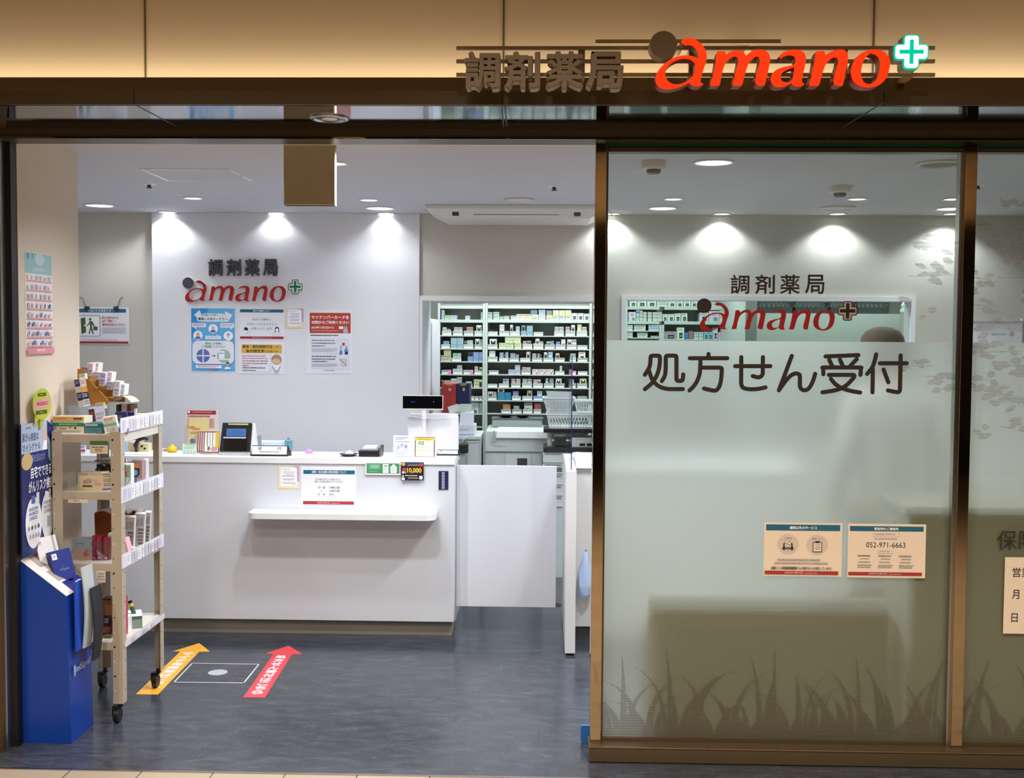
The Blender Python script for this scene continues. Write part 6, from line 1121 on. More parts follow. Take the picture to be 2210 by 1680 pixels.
# workbench with baskets
Y3 = 3.2; X3 = lambda px: at(px, 930, Y3).x; Z3 = lambda py: at(1225, py, Y3).z
t = thing('work_bench', 'black topped work bench with a pole under the white baskets', 'bench', (X3(1230), Y3 + .2, 0))
m = MB(); m.box(X3(1173), X3(1330), Y3, Y3 + .27, Z3(935), Z3(927), BLACK); m.build('top', t)
m = MB(); m.tube([(X3(1187), Y3 + .1, Z3(966)), (X3(1187), Y3 + .1, Z3(935))], .017, mat('#c3cac8', .3), 14); m.build('pole', t)
m = MB(); m.box(X3(1173), X3(1330), Y3 - .02, Y3 + .27, Z3(976), Z3(966), mat('#2a2c2e', .4)); m.build('lower_deck', t)
m = MB(); m.box(X3(1173), X3(1330), Y3, Y3 + .27, 0, Z3(976), mat('#c3ccca', .4)); m.build('drawer_block', t)
for k in range(5): m = MB(); m.box(X3(1172), X3(1216), Y3 - .012, Y3 - .001, Z3(976) - .075 * (k + 1) + .004, Z3(976) - .075 * k - .004, mat('#d0d8d6', .4)); d_ = m.build('drawer', t); m = MB(); m.box(X3(1176), X3(1212), Y3 - .018, Y3 - .0125, Z3(976) - .075 * k - .014, Z3(976) - .075 * k - .008, mat('#7d8886', .4)); m.build('pull', d_)
zb = Z3(927) + .001; BW = mat('#f0f7f7', .4, noise=.01)
basket('white lattice basket at the bottom of the pile on the bench', X3(1180), X3(1290), Y3 + .02, Y3 + .3, zb, .095, BW, .018, 'white baskets on the bench', 16)
basket('white lattice basket filled with papers on top of the pile', X3(1172), X3(1240), Y3 + .02, Y3 + .26, zb + .10, .105, BW, .03, 'white baskets on the bench', 14)
basket('white lattice basket on top of the pile beside the acrylic edge', X3(1241), X3(1300), Y3 + .02, Y3 + .26, zb + .10, .085, BW, .02, 'white baskets on the bench', 10)
m = MB(); a, b = X3(1180), X3(1234); z = zb + .106; m.hexa([(a + .025, Y3 + .05, z), (b - .025, Y3 + .05, z), (b - .02, Y3 + .2, z), (a + .025, Y3 + .2, z), (a - .006, Y3 + .05, z + .15), (b + .0, Y3 + .05, z + .145), (b, Y3 + .2, z + .13), (a, Y3 + .2, z + .14)], mat('#d8e6ea', .6)); tag(m.build('paper_bundle'), 'bundle of white medicine bags in the upper basket', 'paper')
carton('receipt_printer', 'small white receipt printer with black slots on the bench', 1234, 945, 1290, 970, Y3 + .02, .2, mat('#d6dcd8', .4), [('t', 15, 12, 45, 28, 'SATO', GR), ('r', 30, 60, 52, 90, PBLACK), ('r', 58, 60, 78, 90, PBLACK)], z_to=Z3(966) + .001)
carton('dark_box', 'dark grey glossy box beside the bench pole', 1196, 944, 1222, 966, Y3 + .14, .2, mat('#6d7272', .2), z_to=Z3(966) + .001)
# tall white cabinet in the dispensary doorway
m = MB(); x = o0 + .002; zt = at(940, 688, 3.52).z; t = thing('tall_cabinet', 'tall white cabinet just inside the dispensary opening', 'cabinet', (x - .2, 3.8, 0))
m.box(x - .4, x, 3.52, 4.2, 0, zt, mat('#dcdbe8', .4)); m.build('body', t, bevel=.003); m = MB(); m.box(x, x + .006, 3.54, 4.18, .06, zt - .03, mat('#e0dfec', .4)); m.build('door', t)

# ================================================================ floor markings
def floor_arrow(lab, tip, hl, hr, sl, sr, bl, br, col, chars, c0, c1):
    P = [atz(*q, 0) for q in (bl, br, sr, hr, tip, hl, sl)]; m = MB(); m.prism([[(p.x, p.y) for p in P]], .0008, mat(col, .45), .0001)
    a = (P[0] + P[1]) / 2; b = (P[2] + P[6]) / 2; d = (b - a); L = d.length; d.normalize(); r = Vector((d.y, -d.x, 0)); w = (P[1] - P[0]).dot(r)
    m.M = Matrix(((r.x, d.x, 0, a.x), (r.y, d.y, 0, a.y), (0, 0, 1, .001), (0, 0, 0, 1)))
    n = len(chars); v1, v0 = L * c1, L * c0; st = (v1 - v0) / n
    for i, ch in enumerate(chars): m.text(ch, -w * .27, v1 - st * (i + .9), w * .27, v1 - st * (i + .08), .0002, PWHITE, .03)
    tag(m.build('floor_arrow'), lab, 'arrow', 'floor arrows')
floor_arrow('yellow arrow sticker with white characters on the dark floor beside the trolley', (430, 1389), (373, 1406.5), (453, 1407), (389, 1407), (430, 1407.5), (293, 1499.5), (341, 1500), '#e8a52e', 'マイナ保険証はこちら', .12, .98)
floor_arrow('red arrow sticker with white characters on the dark floor before the counter', (623, 1394.5), (571.5, 1412), (653, 1412.5), (590, 1413), (630, 1413.5), (525, 1506), (572, 1506.5), '#cf3a42', '処方せん受付はこちら', .06, .98)
P = [atz(*q, 0) for q in ((375.6, 1473.4), (526.5, 1474.9), (559, 1434.7), (414.7, 1432.5))]
t = thing('floor_hatch', 'square floor hatch outlined by a thin metal frame between the two arrows', 'hatch', (P[0] + P[2]) / 2)
m = MB()
for i in range(4):
    a, b = P[i], P[(i + 1) % 4]; d = (b - a).normalized() * .0035; q = Vector((-d.y, d.x, 0)); m.hexa([(*(a - d - q).xy, .0002), (*(b + d - q).xy, .0002), (*(b + d + q).xy, .0002), (*(a - d + q).xy, .0002), (*(a - d - q).xy, .0014), (*(b + d - q).xy, .0014), (*(b + d + q).xy, .0014), (*(a - d + q).xy, .0014)], mat('#b4b8bc', .5, noise=0))
m.build('frame', t); c = atz(470, 1452.5, 0); m = MB(); m.cyl((c.x, c.y, .0002), .046, .0014, mat('#a4a8aa', .5, noise=0), 'Z', 32); m.build('lift_plate', t)

# ================================================================ trolley
TX0, TX1, TY0, TY1 = -2.03, -1.742, .252, .755
ZS = [1.217, .978, .678, .345]; CR = mat('#b3a794', .45); CR2 = mat('#d0cac2', .4)  # front-face shade is put into CR; CR2 keeps the lit cream
t = thing('shelf_trolley', 'cream slotted-angle shelf trolley on black castors by the entrance wall', 'trolley', ((TX0 + TX1) / 2, (TY0 + TY1) / 2, 0)); trol = t
DOT = mat('#2a2018', .5)
for x, sx in ((TX0, 1), (TX1, -1)):
    for y, sy in ((TY0, 1), (TY1, -1)):
        m = MB(); w = .042; g = .003
        xs_ = sorted((x, x + sx * w)); ys_ = sorted((y, y + sy * w)); m.box(xs_[0], xs_[1], *sorted((y, y + sy * g)), .085, 1.228, CR); m.box(*sorted((x, x + sx * g)), *sorted((y + sy * g, y + sy * w)), .085, 1.228, CR)
        o = m.build('post', t)
        m = MB(); k = 0
        for i in range(18):
            z = .14 + i * .062; big = i in (1, 3, 8, 14, 17)
            if sy > 0: m.cyl((x + sx * (.034 if sx < 0 else .008), y - .0006, z), .0048 if big else .0026, .0005, DOT if big or i % 2 else PWHITE, 'Y', 10)
            if sx < 0: m.cyl((x - .0001, y + sy * .028, z), .003, .0006, DOT, 'X', 10)
        if m.v: m.build('bolt_holes', o)
        cxr = x + sx * .02; cyr = y + sy * .02; cc = (cxr - .012, cyr, .034)
        m = MB(); m.cyl((cxr - .012 - .011, cyr, .031), .031, .022, BLACK, 'X', 24); m.build('castor_wheel', t, smooth='angle', bevel=.003)
        m = MB(); m.tube([(cxr, cyr, .088), (cxr, cyr, .072)], .010, BLACK, 12); m.hexa([(cxr - .030, cyr - .018, .03), (cxr - .025, cyr - .018, .03), (cxr - .025, cyr + .018, .03), (cxr - .030, cyr + .018, .03), (cxr - .030, cyr - .014, .073), (cxr + .012, cyr - .014, .073), (cxr + .012, cyr + .014, .073), (cxr - .030, cyr + .014, .073)], BLACK); m.build('castor_fork', t)
for i, z in enumerate(ZS):
    m = MB(); m.box(TX0 + .004, TX1 - .004, TY0 + .004, TY1 - .004, z - .003, z, CR2)
    for y in (TY0 + .0035, TY1 - .0055): m.box(TX0 + .004, TX1 - .004, y, y + .002, z - .034, z - .003, CR)
    for x in (TX0 + .0035, TX1 - .0055): m.box(x, x + .002, TY0 + .006, TY1 - .006, z - .034, z - .003, CR2)
    m.build('shelf', t)
for z0, z1, seed in ((1.222, 1.285, 1), (.93, .996, 2), (.655, .715, 3), (.318, .342, 4)):
    r = random.Random(seed); m = MB(); m.box(TX1 + .001, TX1 + .0025, TY0 + (-.005 if seed != 4 else .03), TY1 + .005, z0, z1, mat('#dcdbe4', .35)); E = []; x = 6
    while x < 185:
        w = r.uniform(12, 24); E.append(('r', x, 15, x + w * .82, 90, mat('#f0eff4', .5, noise=0) if r.random() < .7 else mat('#cfc6d6', .5, noise=0)))
        if seed == 4 and x > 120: break
        E.append(('x', x + 2, 25, x + w * .7, 80, 3, (PINK if seed == 4 else LG) if r.random() < .8 else GR)); x += w
    draw(m, frame_yz(TX1 + .0026, TY0, z1), 200, 100, TY1 - TY0, z1 - z0, E, .0003); m.build('price_strip', t)
for px0, px1, py0, py1, z, E in ((194, 233, 952, 980, 0, [('r', 0, 0, 100, 32, mat('#3f6a3f', .5, noise=0)), ('x', 10, 45, 90, 58, 1, K_), ('x', 28, 62, 72, 72, 1, K_), ('x', 30, 76, 75, 88, 1, REDT)]), (208, 228, 1232, 1258, 0, [('x', 10, 20, 90, 90, 3, GR)]), (147, 190, 1078, 1086, 0, [('x', 28, 30, 62, 70, 1, K_)])):
    a = at(px0, py0, TY0 - .002); b = at(px1, py1, TY0 - .002); m = MB(); m.box(a.x, b.x, TY0 - .0024, TY0 - .0012, b.z, a.z, mat('#d8c9b2', .5)); draw(m, frame_xz(a.x, TY0 - .0024, a.z), 100, 100, b.x - a.x, a.z - b.z, E, .0003); m.build('shelf_label', t)

# ---- goods on the trolley
Z0, Z1, Z2, Z3_ = [z + .0006 for z in ZS]
CB = mat('#e3d8bd', .55); TEAB = mat('#1f6f74', .5); NV = mat('#1c1f5c', .45); KR = mat('#b07a32', .7); DKB = mat('#4a2a1a', .6); WB = mat('#e6e2e2', .5); LIL = mat('#b9b6d8', .5)
YF0 = TY0 + .046
carton('medicine_box', 'wide cream box with a green band at the wall end of the trolley top', 114, 899, 181, 945, YF0, .09, CB, [('r', 0, 0, 100, 22, mat('#e2b95a', .5, noise=0)), ('x', 6, 8, 45, 20, 2, ORR), ('r', 66, 10, 94, 18, K_), ('x', 4, 26, 90, 32, 1, GR), ('r', 0, 38, 100, 60, mat('#1f6fae', .5, noise=0)), ('p', [(8, 60), (6, 38), (96, 38), (90, 60)], mat('#2f8f4a', .5, noise=0)), ('x', 20, 44, 80, 55, 1, mat('#cfe6b8', .5, noise=0)), ('e', 8, 70, 3, 5, GR), ('x', 22, 68, 45, 82, 2, REDT), ('e', 56, 68, 4, 5, GR), ('e', 72, 70, 4, 6, K_), ('x', 4, 86, 94, 96, 2, GR)], z_to=Z0)
carton('medicine_box', 'teal and green box beside the wide cream box on the trolley top', 183, 914, 224, 946, YF0 + .004, .10, TEAB, [('r', 4, 6, 66, 26, mat('#cfc4a8', .5, noise=0)), ('x', 8, 10, 60, 22, 1, GR), ('r', 6, 46, 88, 95, mat('#5f8f94', .5, noise=0)), ('x', 12, 52, 80, 90, 3, TEAL)], z_to=Z0, yaw=6, side=mat('#3f7a2f', .5))
# clear riser
a = at(118, 875, TY0 + .16); b = at(212, 877, TY0 + .16); zr = a.z
t = thing('acrylic_riser', 'clear acrylic riser standing on the trolley top behind the cream box', 'riser', ((a.x + b.x) / 2, TY0 + .2, Z0))
m = MB(); m.box(TX0 + .005, b.x, TY0 + .15, TY0 + .36, zr, zr + .004, ACRYL); m.build('top', t)
for x in (TX0 + .005, b.x - .004): m = MB(); m.box(x, x + .004, TY0 + .15, TY0 + .36, Z0, zr - .0002, ACRYL); m.build('side', t)
zr += .0046
# brown display stand with sachets
yA, yB_ = TY0 + .17, TY0 + .17
pA = at(168, 797, yA); pB = at(168, 875, yA); pC = at(249, 876, yA)
t = thing('kraft_display', 'brown cardboard stepped display rising to the wall on the trolley top', 'display', ((pB.x + pC.x) / 2, yA + .1, zr))
m = MB(); m.M = Matrix.Translation((0, yA, 0)) @ XZ; hgt = at(200, 797, yA).z; m.prism([[(pB.x, zr), (pC.x - .03, zr), (pC.x - .03, zr + .016), (pB.x + .04, hgt - .035), (pB.x + .03, hgt), (pB.x, hgt)]], .006, KR, -.006)
m.text('コタロー', at(200, 850, yA).x, zr + .055, at(230, 850, yA).x, zr + .068, .0008, DKB); m.build('side', t)
m = MB(); m.M = Matrix.Translation((0, yA + .186, 0)) @ XZ; m.prism([[(pB.x, zr), (pC.x - .03, zr), (pC.x - .03, zr + .016), (pB.x + .04, hgt - .035), (pB.x + .03, hgt), (pB.x, hgt)]], .006, KR, -.006); m.build('side', t)
m = MB(); m.box(pB.x, pB.x + .004, yA + .0065, yA + .1855, zr, hgt, KR); m.build('back', t)
for k, (dx, dz) in enumerate(((.03, .115), (.075, .075), (.115, .03))): m = MB(); m.box(pB.x + dx, pB.x + dx + .03, yA + .0065, yA + .1855, zr + dz - .003, zr + dz, KR); m.build('step', t)
sc = 0
for px, py0, py1, dy, c in ((181, 793, 812, .02, '#9a9098'), (192, 784, 812, .03, '#e4d9dc'), (204, 783, 806, .06, '#e6dcd0'), (207, 803, 820, .03, '#d4d2dc'), (219, 804, 834, .03, '#cfcde6'), (233, 803, 826, .05, '#e4d8de'), (236, 824, 842, .03, '#c9c8d4'), (249, 823, 856, .03, '#dcdfe8'), (261, 829, 853, .05, '#e2e6ea')):
    sc += 1; carton('sachet_box', f'white slim carton, {ordinal(sc)} along the brown stepped display', px - 6.5, py0, px + 6.5, py1, yA + dy, .05, mat(c, .5), [('x', 10, 12, 90, 40, 2, VIO if sc % 2 else PINK), ('r', 8, 55, 92, 62, VIO if sc % 3 else PINK), ('x', 12, 70, 80, 92, 2, GR)], tilt=6, group='cartons on the brown display')
def duo(lab, x0, y0, x1, y1, Y, tilt, c1, c2, E2=(), yaw=25, z=None):
    carton('medicine_box', lab, x0, y0, x1, y1, Y, .03, mat(c1, .45), list(E2), tilt=tilt, yaw=yaw, side=mat(c2, .45), z_to=z)
duo('navy and white box hanging lower of two beside the brown display', 171, 846, 194, 880, TY0 + .10, -9, '#e4e2ea', '#20204e', [('r', 0, 0, 45, 55, NV), ('r', 0, 55, 45, 100, mat('#b9b2a6', .5, noise=0)), ('x', 8, 12, 38, 40, 2, mat('#b9a860', .5, noise=0)), ('r', 48, 2, 100, 50, NV), ('t', 54, 10, 92, 36, 'DX', PWHITE), ('x', 52, 60, 94, 90, 2, VIO)])
duo('navy and white box upper of two beside the brown display', 165, 818, 188, 848, TY0 + .10, -9, '#e4e2ea', '#20204e', [('r', 0, 0, 45, 55, NV), ('r', 0, 55, 45, 100, mat('#b9b2a6', .5, noise=0)), ('x', 8, 12, 38, 40, 2, mat('#b9a860', .5, noise=0)), ('x', 52, 8, 95, 48, 2, PINK), ('r', 48, 60, 100, 98, mat('#e6a83a', .5, noise=0))])
carton('medicine_box', 'small pale yellow carton leaning on top of the navy boxes', 172, 807, 185, 820, TY0 + .115, .02, mat('#e2e4cc', .5), [('x', 15, 20, 85, 60, 2, GREEN)], tilt=-8)
duo('dark maroon and lilac box on the trolley top below the brown display', 199, 878, 231, 911, TY0 + .152, -8, '#d4d2e6', '#cfd0e6', [('r', 0, 6, 35, 60, mat('#4a1c30', .5, noise=0)), ('r', 0, 60, 35, 100, mat('#b9ae9e', .5, noise=0)), ('x', 6, 18, 30, 40, 2, REDT), ('x', 42, 25, 92, 60, 2, PINK), ('r', 38, 66, 100, 80, LIL)], z=Z0)
carton('medicine_box', 'yellowish carton on top of the maroon and lilac box', 207, 870, 226, 884, TY0 + .16, .03, mat('#e4e2b8', .5), [('x', 15, 15, 85, 80, 3, VIO)], tilt=-6)
carton('medicine_box', 'white box with a green stripe tilted at the trolley top corner', 227, 899, 254, 945, TY0 + .02, .05, mat('#e9e6d8', .5), [('x', 10, 8, 80, 28, 2, ORR), ('x', 10, 32, 90, 40, 1, GR), ('r', 0, 42, 100, 58, mat('#6fb08a', .5, noise=0)), ('x', 15, 66, 85, 94, 4, LG)], tilt=-9, yaw=14, z_to=Z0)
carton('medicine_box', 'navy box with blue pictures behind the tilted white box', 251, 890, 274, 925, TY0 + .10, .04, NV, [('x', 15, 20, 60, 45, 2, mat('#8a8450', .5, noise=0)), ('r', 0, 52, 100, 100, mat('#4a86c4', .5, noise=0)), ('e', 35, 80, 18, 12, PWHITE), ('e', 75, 78, 16, 14, mat('#a8d4ec', .5, noise=0))], tilt=-3, yaw=14)
carton('medicine_box', 'darker navy box beside the orange one at the trolley top end', 272, 890, 288, 916, TY0 + .2, .05, mat('#1a1a52', .45), [('x', 20, 30, 80, 55, 2, mat('#6a6440', .5, noise=0))], tilt=3, yaw=14, side=LIL)
carton('medicine_box', 'blue and lilac box below the navy pair on the trolley top', 254, 925, 276, 946, TY0 + .06, .05, mat('#8a88c8', .5), [('r', 0, 0, 30, 100, VIO), ('x', 40, 15, 95, 85, 4, LIL)], yaw=14, z_to=Z0)
carton('medicine_box', 'orange and white box at the far end of the trolley top', 294, 894, 310, 913, TY0 + .36, .05, mat('#f0c8a0', .5), [('x', 10, 15, 90, 40, 1, ORR), ('r', 0, 55, 100, 70, mat('#e88a4a', .5, noise=0)), ('r', 0, 80, 100, 100, mat('#e06a2a', .5, noise=0))], yaw=12)
carton('medicine_box', 'peach topped lilac box next to the orange box on the trolley top', 284, 883, 293, 915, TY0 + .32, .04, mat('#c8c6e0', .5), [('r', 0, 0, 100, 30, mat('#ecd0a0', .5, noise=0)), ('x', 10, 45, 90, 90, 3, VIO)], yaw=12)
carton('medicine_box', 'pale pink box under the cardboard arch on the trolley top', 262, 873, 273, 890, TY0 + .30, .05, mat('#e8dada', .5), [('x', 10, 20, 90, 80, 3, PINK)], yaw=8)
# cardboard arch display
p = at(268, 872, TY0 + .34); t = thing('arch_display', 'open cardboard arch display with cream flap on the trolley top', 'display', (p.x, TY0 + .38, Z0))
m = MB(); a = at(251, 890, TY0 + .28).x; b = at(282, 890, TY0 + .28).x; zt = at(260, 874, TY0 + .28).z; m.box(a, a + .010, TY0 + .28, TY0 + .36, Z0 + .0, zt, DKB); m.box(b - .014, b, TY0 + .28, TY0 + .36, Z0, zt, DKB); m.box(a + .0105, b - .0145, TY0 + .355, TY0 + .36, Z0, zt, DKB); m.build('box', t)
m = MB(); n = 10; r_o = .036; vs = []
for k in range(n + 1):
    an = PI * k / n * .75 + .5; vs += [(a + .005 - r_o * math.cos(an) * .4 + k * .005, TY0 + .27, zt + r_o * math.sin(an)), (a + .005 - r_o * math.cos(an) * .4 + k * .005, TY0 + .37, zt + r_o * math.sin(an) * .92)]
m.add(vs, [(2 * k, 2 * k + 1, 2 * k + 3, 2 * k + 2) for k in range(n)], mat('#e2cfa0', .6)); o = m.build('flap', t); o.modifiers.new('thick', 'SOLIDIFY').thickness = .002
# second shelf
YG0 = TY0 + .05
carton('medicine_box', 'beige diet medicine box with tall thin letters on the second shelf', 168, 1021, 222, 1069, YG0, .07, mat('#d6c4a4', .55), [('r', 0, 0, 40, 16, mat('#b8a488', .5, noise=0)), ('x', 3, 2, 38, 14, 2, GR), ('x', 42, 2, 98, 14, 2, LG), ('t', 22, 34, 54, 60, 'alli', mat('#6a5c50', .5, noise=0)), ('x', 22, 64, 44, 68, 1, REDT), ('rr', 18, 73, 58, 83, mat('#4a4660', .5, noise=0), 4), ('x', 60, 42, 84, 47, 1, GR), ('x', 66, 55, 92, 78, 3, PINK), ('r', 0, 92, 100, 100, mat('#d8c87a', .5, noise=0)), ('l', 6, 18, 6, 96, 1, GR)], z_to=Z1)
carton('info_card', 'cream information card with dense print leaning by the front post', 221, 1021, 243, 1069, YG0 - .012, .004, mat('#d9cbb0', .5), [('r', 8, 5, 80, 9, K_), ('x', 15, 14, 90, 26, 2, GR), ('x', 15, 32, 90, 56, 3, GR), ('x', 15, 60, 90, 80, 2, GR), ('r', 0, 90, 100, 100, VIO)], tilt=-4, z_to=Z1)
carton('medicine_box', 'grey box with a maroon lid lying at the back of the second shelf', 204, 994, 244, 1012, TY0 + .30, .12, mat('#b9b0b4', .5), [('r', 0, 22, 100, 40, mat('#8a2a3a', .5, noise=0)), ('x', 4, 50, 40, 70, 1, REDT)], z_to=Z1 + .09)
carton('stock_box', 'plain grey carton supporting the maroon lidded box', 205, 1012, 243, 1040, TY0 + .30, .12, mat('#8f8c88', .6), z_to=Z1)
for k, px in enumerate((218, 236)): carton('medicine_box', 'black box with a white corner on the second shelf, ' + ('nearer the wall' if k == 0 else 'nearer the post'), px - 9.5, 1003, px + 9, 1020, TY0 + .16, .06, mat('#161a18', .4), [('r', 15, 35, 45, 85, mat('#55584e', .5, noise=0)), ('p', [(0, 0), (60, 0), (100, 25), (100, 0)], PWHITE)], z_to=Z1 + .06, group='black boxes')
carton('stock_box', 'grey carton lifting the two black boxes', 208, 1022, 246, 1045, TY0 + .16, .06, mat('#77756f', .6), z_to=Z1)
carton('medicine_box', 'green and white box with red pictures beside the post, second shelf', 261, 1003, 282, 1052, TY0 + .14, .06, mat('#e2e8e2', .5), [('r', 0, 0, 48, 30, mat('#1f4a2c', .5, noise=0)), ('e', 30, 42, 30, 16, REDT), ('e', 28, 40, 14, 7, mat('#e8a03a', .5, noise=0)), ('r', 0, 58, 50, 84, mat('#4a8fcc', .5, noise=0)), ('x', 55, 8, 95, 60, 5, GREEN), ('l', 55, 90, 90, 62, 5, GREEN), ('r', 0, 88, 50, 100, mat('#7a88b8', .5, noise=0))], z_to=Z1, yaw=8)
carton('medicine_pouch', 'dark pouch with orange and navy panels at the far end of the second shelf', 285, 994, 306, 1046, TY0 + .28, .05, mat('#a88a86', .45), [('r', 0, 16, 70, 34, mat('#e0883a', .5, noise=0)), ('p', [(0, 34), (75, 34), (75, 62), (50, 74), (0, 74)], mat('#22284e', .5, noise=0)), ('e', 35, 54, 22, 13, mat('#8fb0b4', .5, noise=0)), ('r', 0, 74, 45, 100, VIO), ('r', 50, 80, 100, 100, LG)], z_to=Z1, yaw=8)
carton('medicine_box', 'pale lilac box behind the dark pouch on the second shelf', 306, 993, 315, 1040, TY0 + .36, .06, mat('#dcdae4', .5), [('x', 30, 10, 80, 90, 8, PINK)], z_to=Z1, yaw=8)
carton('clear_holder', 'pale lilac clear card holder behind the green and white box', 262, 988, 276, 1004, TY0 + .22, .01, mat('#c6c4d2', .3), [('r', 30, 10, 80, 90, GR)], tilt=-6, z_to=Z1 + .03)
# third shelf
for k, (x0, x1, y0, y1, dy) in enumerate(((204, 238, 1104, 1156, .26), (262, 275, 1105, 1140, .34), (277, 300, 1104, 1135, .40))):
    p = at(x0, y1, TY0 + dy); q = at(x1, y0, TY0 + dy); tt = thing('amber_pack', 'rounded amber brown pack with a pale lid on the third shelf, ' + ['nearest the wall', 'just past the post', 'farthest in'][k], 'pack', ((p.x + q.x) / 2, TY0 + dy + .03, Z2), 'amber packs')
    m = MB(); n = 8; fr_ = [(p.x + (q.x - p.x) * i / n, q.z - .012 + .012 * math.sin(PI * i / n)) for i in range(n + 1)]; m.M = Matrix.Translation((0, TY0 + dy, 0)) @ XZ; m.prism([[(p.x + .004, Z2), (q.x - .004, Z2)] + fr_[::-1]], .06, mat('#8a4a1c', .35), -.06); m.build('pack_body', tt)
    m = MB(); m.M = Matrix.Translation((0, TY0 + dy - .001, .0006)) @ XZ; fo = [(x, z + .005) for x, z in fr_]; m.prism([fr_ + fo[::-1]], .064, mat('#dccdbc', .5), -.064); m.build('lid', tt)
carton('medicine_box', 'slate blue and brown box at the wall end of the third shelf tray', 157, 1164, 205, 1226, YG0 + .02, .06, mat('#8f8f96', .5), [('r', 0, 0, 100, 34, mat('#8296a2', .5, noise=0)), ('x', 20, 20, 50, 28, 1, K_), ('r', 80, 14, 100, 30, mat('#5f7482', .5, noise=0)), ('r', 0, 60, 100, 100, mat('#a08878', .5, noise=0)), ('p', [(45, 70), (65, 45), (75, 75), (55, 90)], mat('#a0524a', .5, noise=0)), ('r', 66, 48, 94, 72, mat('#7f8a8c', .5, noise=0))], z_to=Z2)
for k, px in enumerate((205, 213, 229)): carton('medicine_box', 'dark maroon narrow carton in the clear tray, ' + ordinal(k + 1) + ' from the wall', px - 6, 1157 + 2 * k, px + (1.5 if k == 0 else 6), 1214, YG0 + .005 + .004 * k, .05, mat('#7a1c34', .4), [('r', 20, 4, 80, 22, mat('#9a1c3c', .5, noise=0)), ('x', 25, 30, 75, 80, 6, mat('#a85a68', .5, noise=0)), ('e', 50, 90, 16, 4, PINK)], z_to=Z2, group='maroon cartons')
t = thing('acrylic_tray', 'clear acrylic tray at the front of the third shelf', 'tray', (at(215, 1225, YG0).x, YG0, Z2)); m = MB(); a = at(198, 1190, YG0 - .012).x; b = at(240, 1190, YG0 - .012).x; m.box(a, b, YG0 - .010, YG0 - .007, Z2 + .004, Z2 + .085, ACRYL); m.build('front', t); m = MB(); m.box(a - .05, b, YG0 - .012, YG0 - .004, Z2, Z2 + .0036, ACRYL); m.build('lip', t)
carton('medicine_box', 'pale carton edge in the tray beside the post on the third shelf', 233, 1152, 242, 1226, YG0 + .03, .06, mat('#c9bfb0', .5), [('x', 20, 10, 80, 60, 6, K_)], z_to=Z2)
carton('medicine_pouch', 'pink tube box tipped forward beside the post on the third shelf', 258, 1163, 279, 1202, TY0 + .12, .05, mat('#e4aebe', .45), [('r', 0, 0, 70, 40, mat('#ecc0cc', .5, noise=0)), ('x', 15, 30, 70, 40, 1, VIO), ('p', [(0, 60), (20, 60), (40, 100), (0, 100)], LIL)], tilt=-14, z_to=Z2)
carton('medicine_box', 'white and blue box before the grey cartons on the third shelf', 264, 1183, 285, 1206, TY0 + .16, .04, mat('#ead2d4', .45), [('r', 40, 0, 100, 45, mat('#4a8fd0', .5, noise=0)), ('e', 50, 62, 32, 24, NV), ('rr', 34, 50, 90, 74, PWHITE, 8)], tilt=6, z_to=Z2)
for k, (x0, x1, y0, dy) in enumerate(((264, 286, 1117, .24), (287, 308, 1110, .32), (309, 321, 1107, .40))):
    carton('medicine_box', 'tall grey white carton on the third shelf, ' + ordinal(k + 1) + ' past the post', x0, y0, x1, at(x0, 1190, TY0 + dy).z and 1190, TY0 + dy, .06, mat('#b9b0aa', .5), [('r', 12, 14, 45, 34, GR), ('r', 52, 12, 88, 34, mat('#8a8f98', .5, noise=0)), ('x', 40, 42, 92, 92, 5, K_), ('x', 8, 42, 30, 92, 5, LG)], z_to=Z2, yaw=14, tilt=3, side=mat('#e6e6ea', .5), top=PWHITE, group='tall grey cartons')
# bottom shelf
carton('medicine_pouch', 'brown and black pouch on the bottom shelf behind the post', 221, 1292, 240, 1372, TY0 + .10, .05, mat('#4a2e22', .4), [('r', 10, 5, 100, 45, mat('#8a5a34', .5, noise=0)), ('r', 15, 50, 90, 72, mat('#2c1a24', .5, noise=0)), ('x', 20, 54, 70, 68, 2, LG), ('r', 0, 76, 90, 92, mat('#a0524a', .5, noise=0))], z_to=Z3_)
carton('medicine_box', 'olive and red box under the brown pouch on the bottom shelf', 222, 1374, 240, 1402, TY0 + .06, .04, mat('#6a6a34', .5), [('r', 0, 0, 100, 30, mat('#6a2420', .5, noise=0))], z_to=Z3_)
carton('medicine_pouch', 'tall magenta pouch on the bottom shelf beside the post', 256, 1290, 268, 1380, TY0 + .10, .04, mat('#b8285c', .4), [('r', 0, 3, 100, 14, mat('#c06a7a', .5, noise=0)), ('x', 30, 55, 75, 75, 2, PINK)], z_to=Z3_)
carton('medicine_box', 'green and white box with a white top on the bottom shelf', 272, 1331, 306, 1372, TY0 + .22, .12, mat('#7f988c', .4), [('r', 0, 0, 100, 24, mat('#4f6e60', .5, noise=0)), ('x', 8, 36, 90, 90, 3, mat('#a8b8ae', .5, noise=0))], z_to=Z3_, yaw=22, top=PWHITE)
carton('medicine_box', 'white narrow carton between the magenta pouch and the green box', 267, 1334, 274, 1378, TY0 + .16, .06, mat('#e4e2e6', .5), [('x', 20, 30, 80, 90, 4, GR)], z_to=Z3_)
p = at(288, 1330, TY0 + .28); t = thing('sample_tube', 'dark green sample tube with a yellow band leaning on the green box', 'tube', (p.x, TY0 + .28, p.z)); a0 = at(291, 1330, TY0 + .27); a1 = at(280, 1297, TY0 + .27); d = a1 - a0
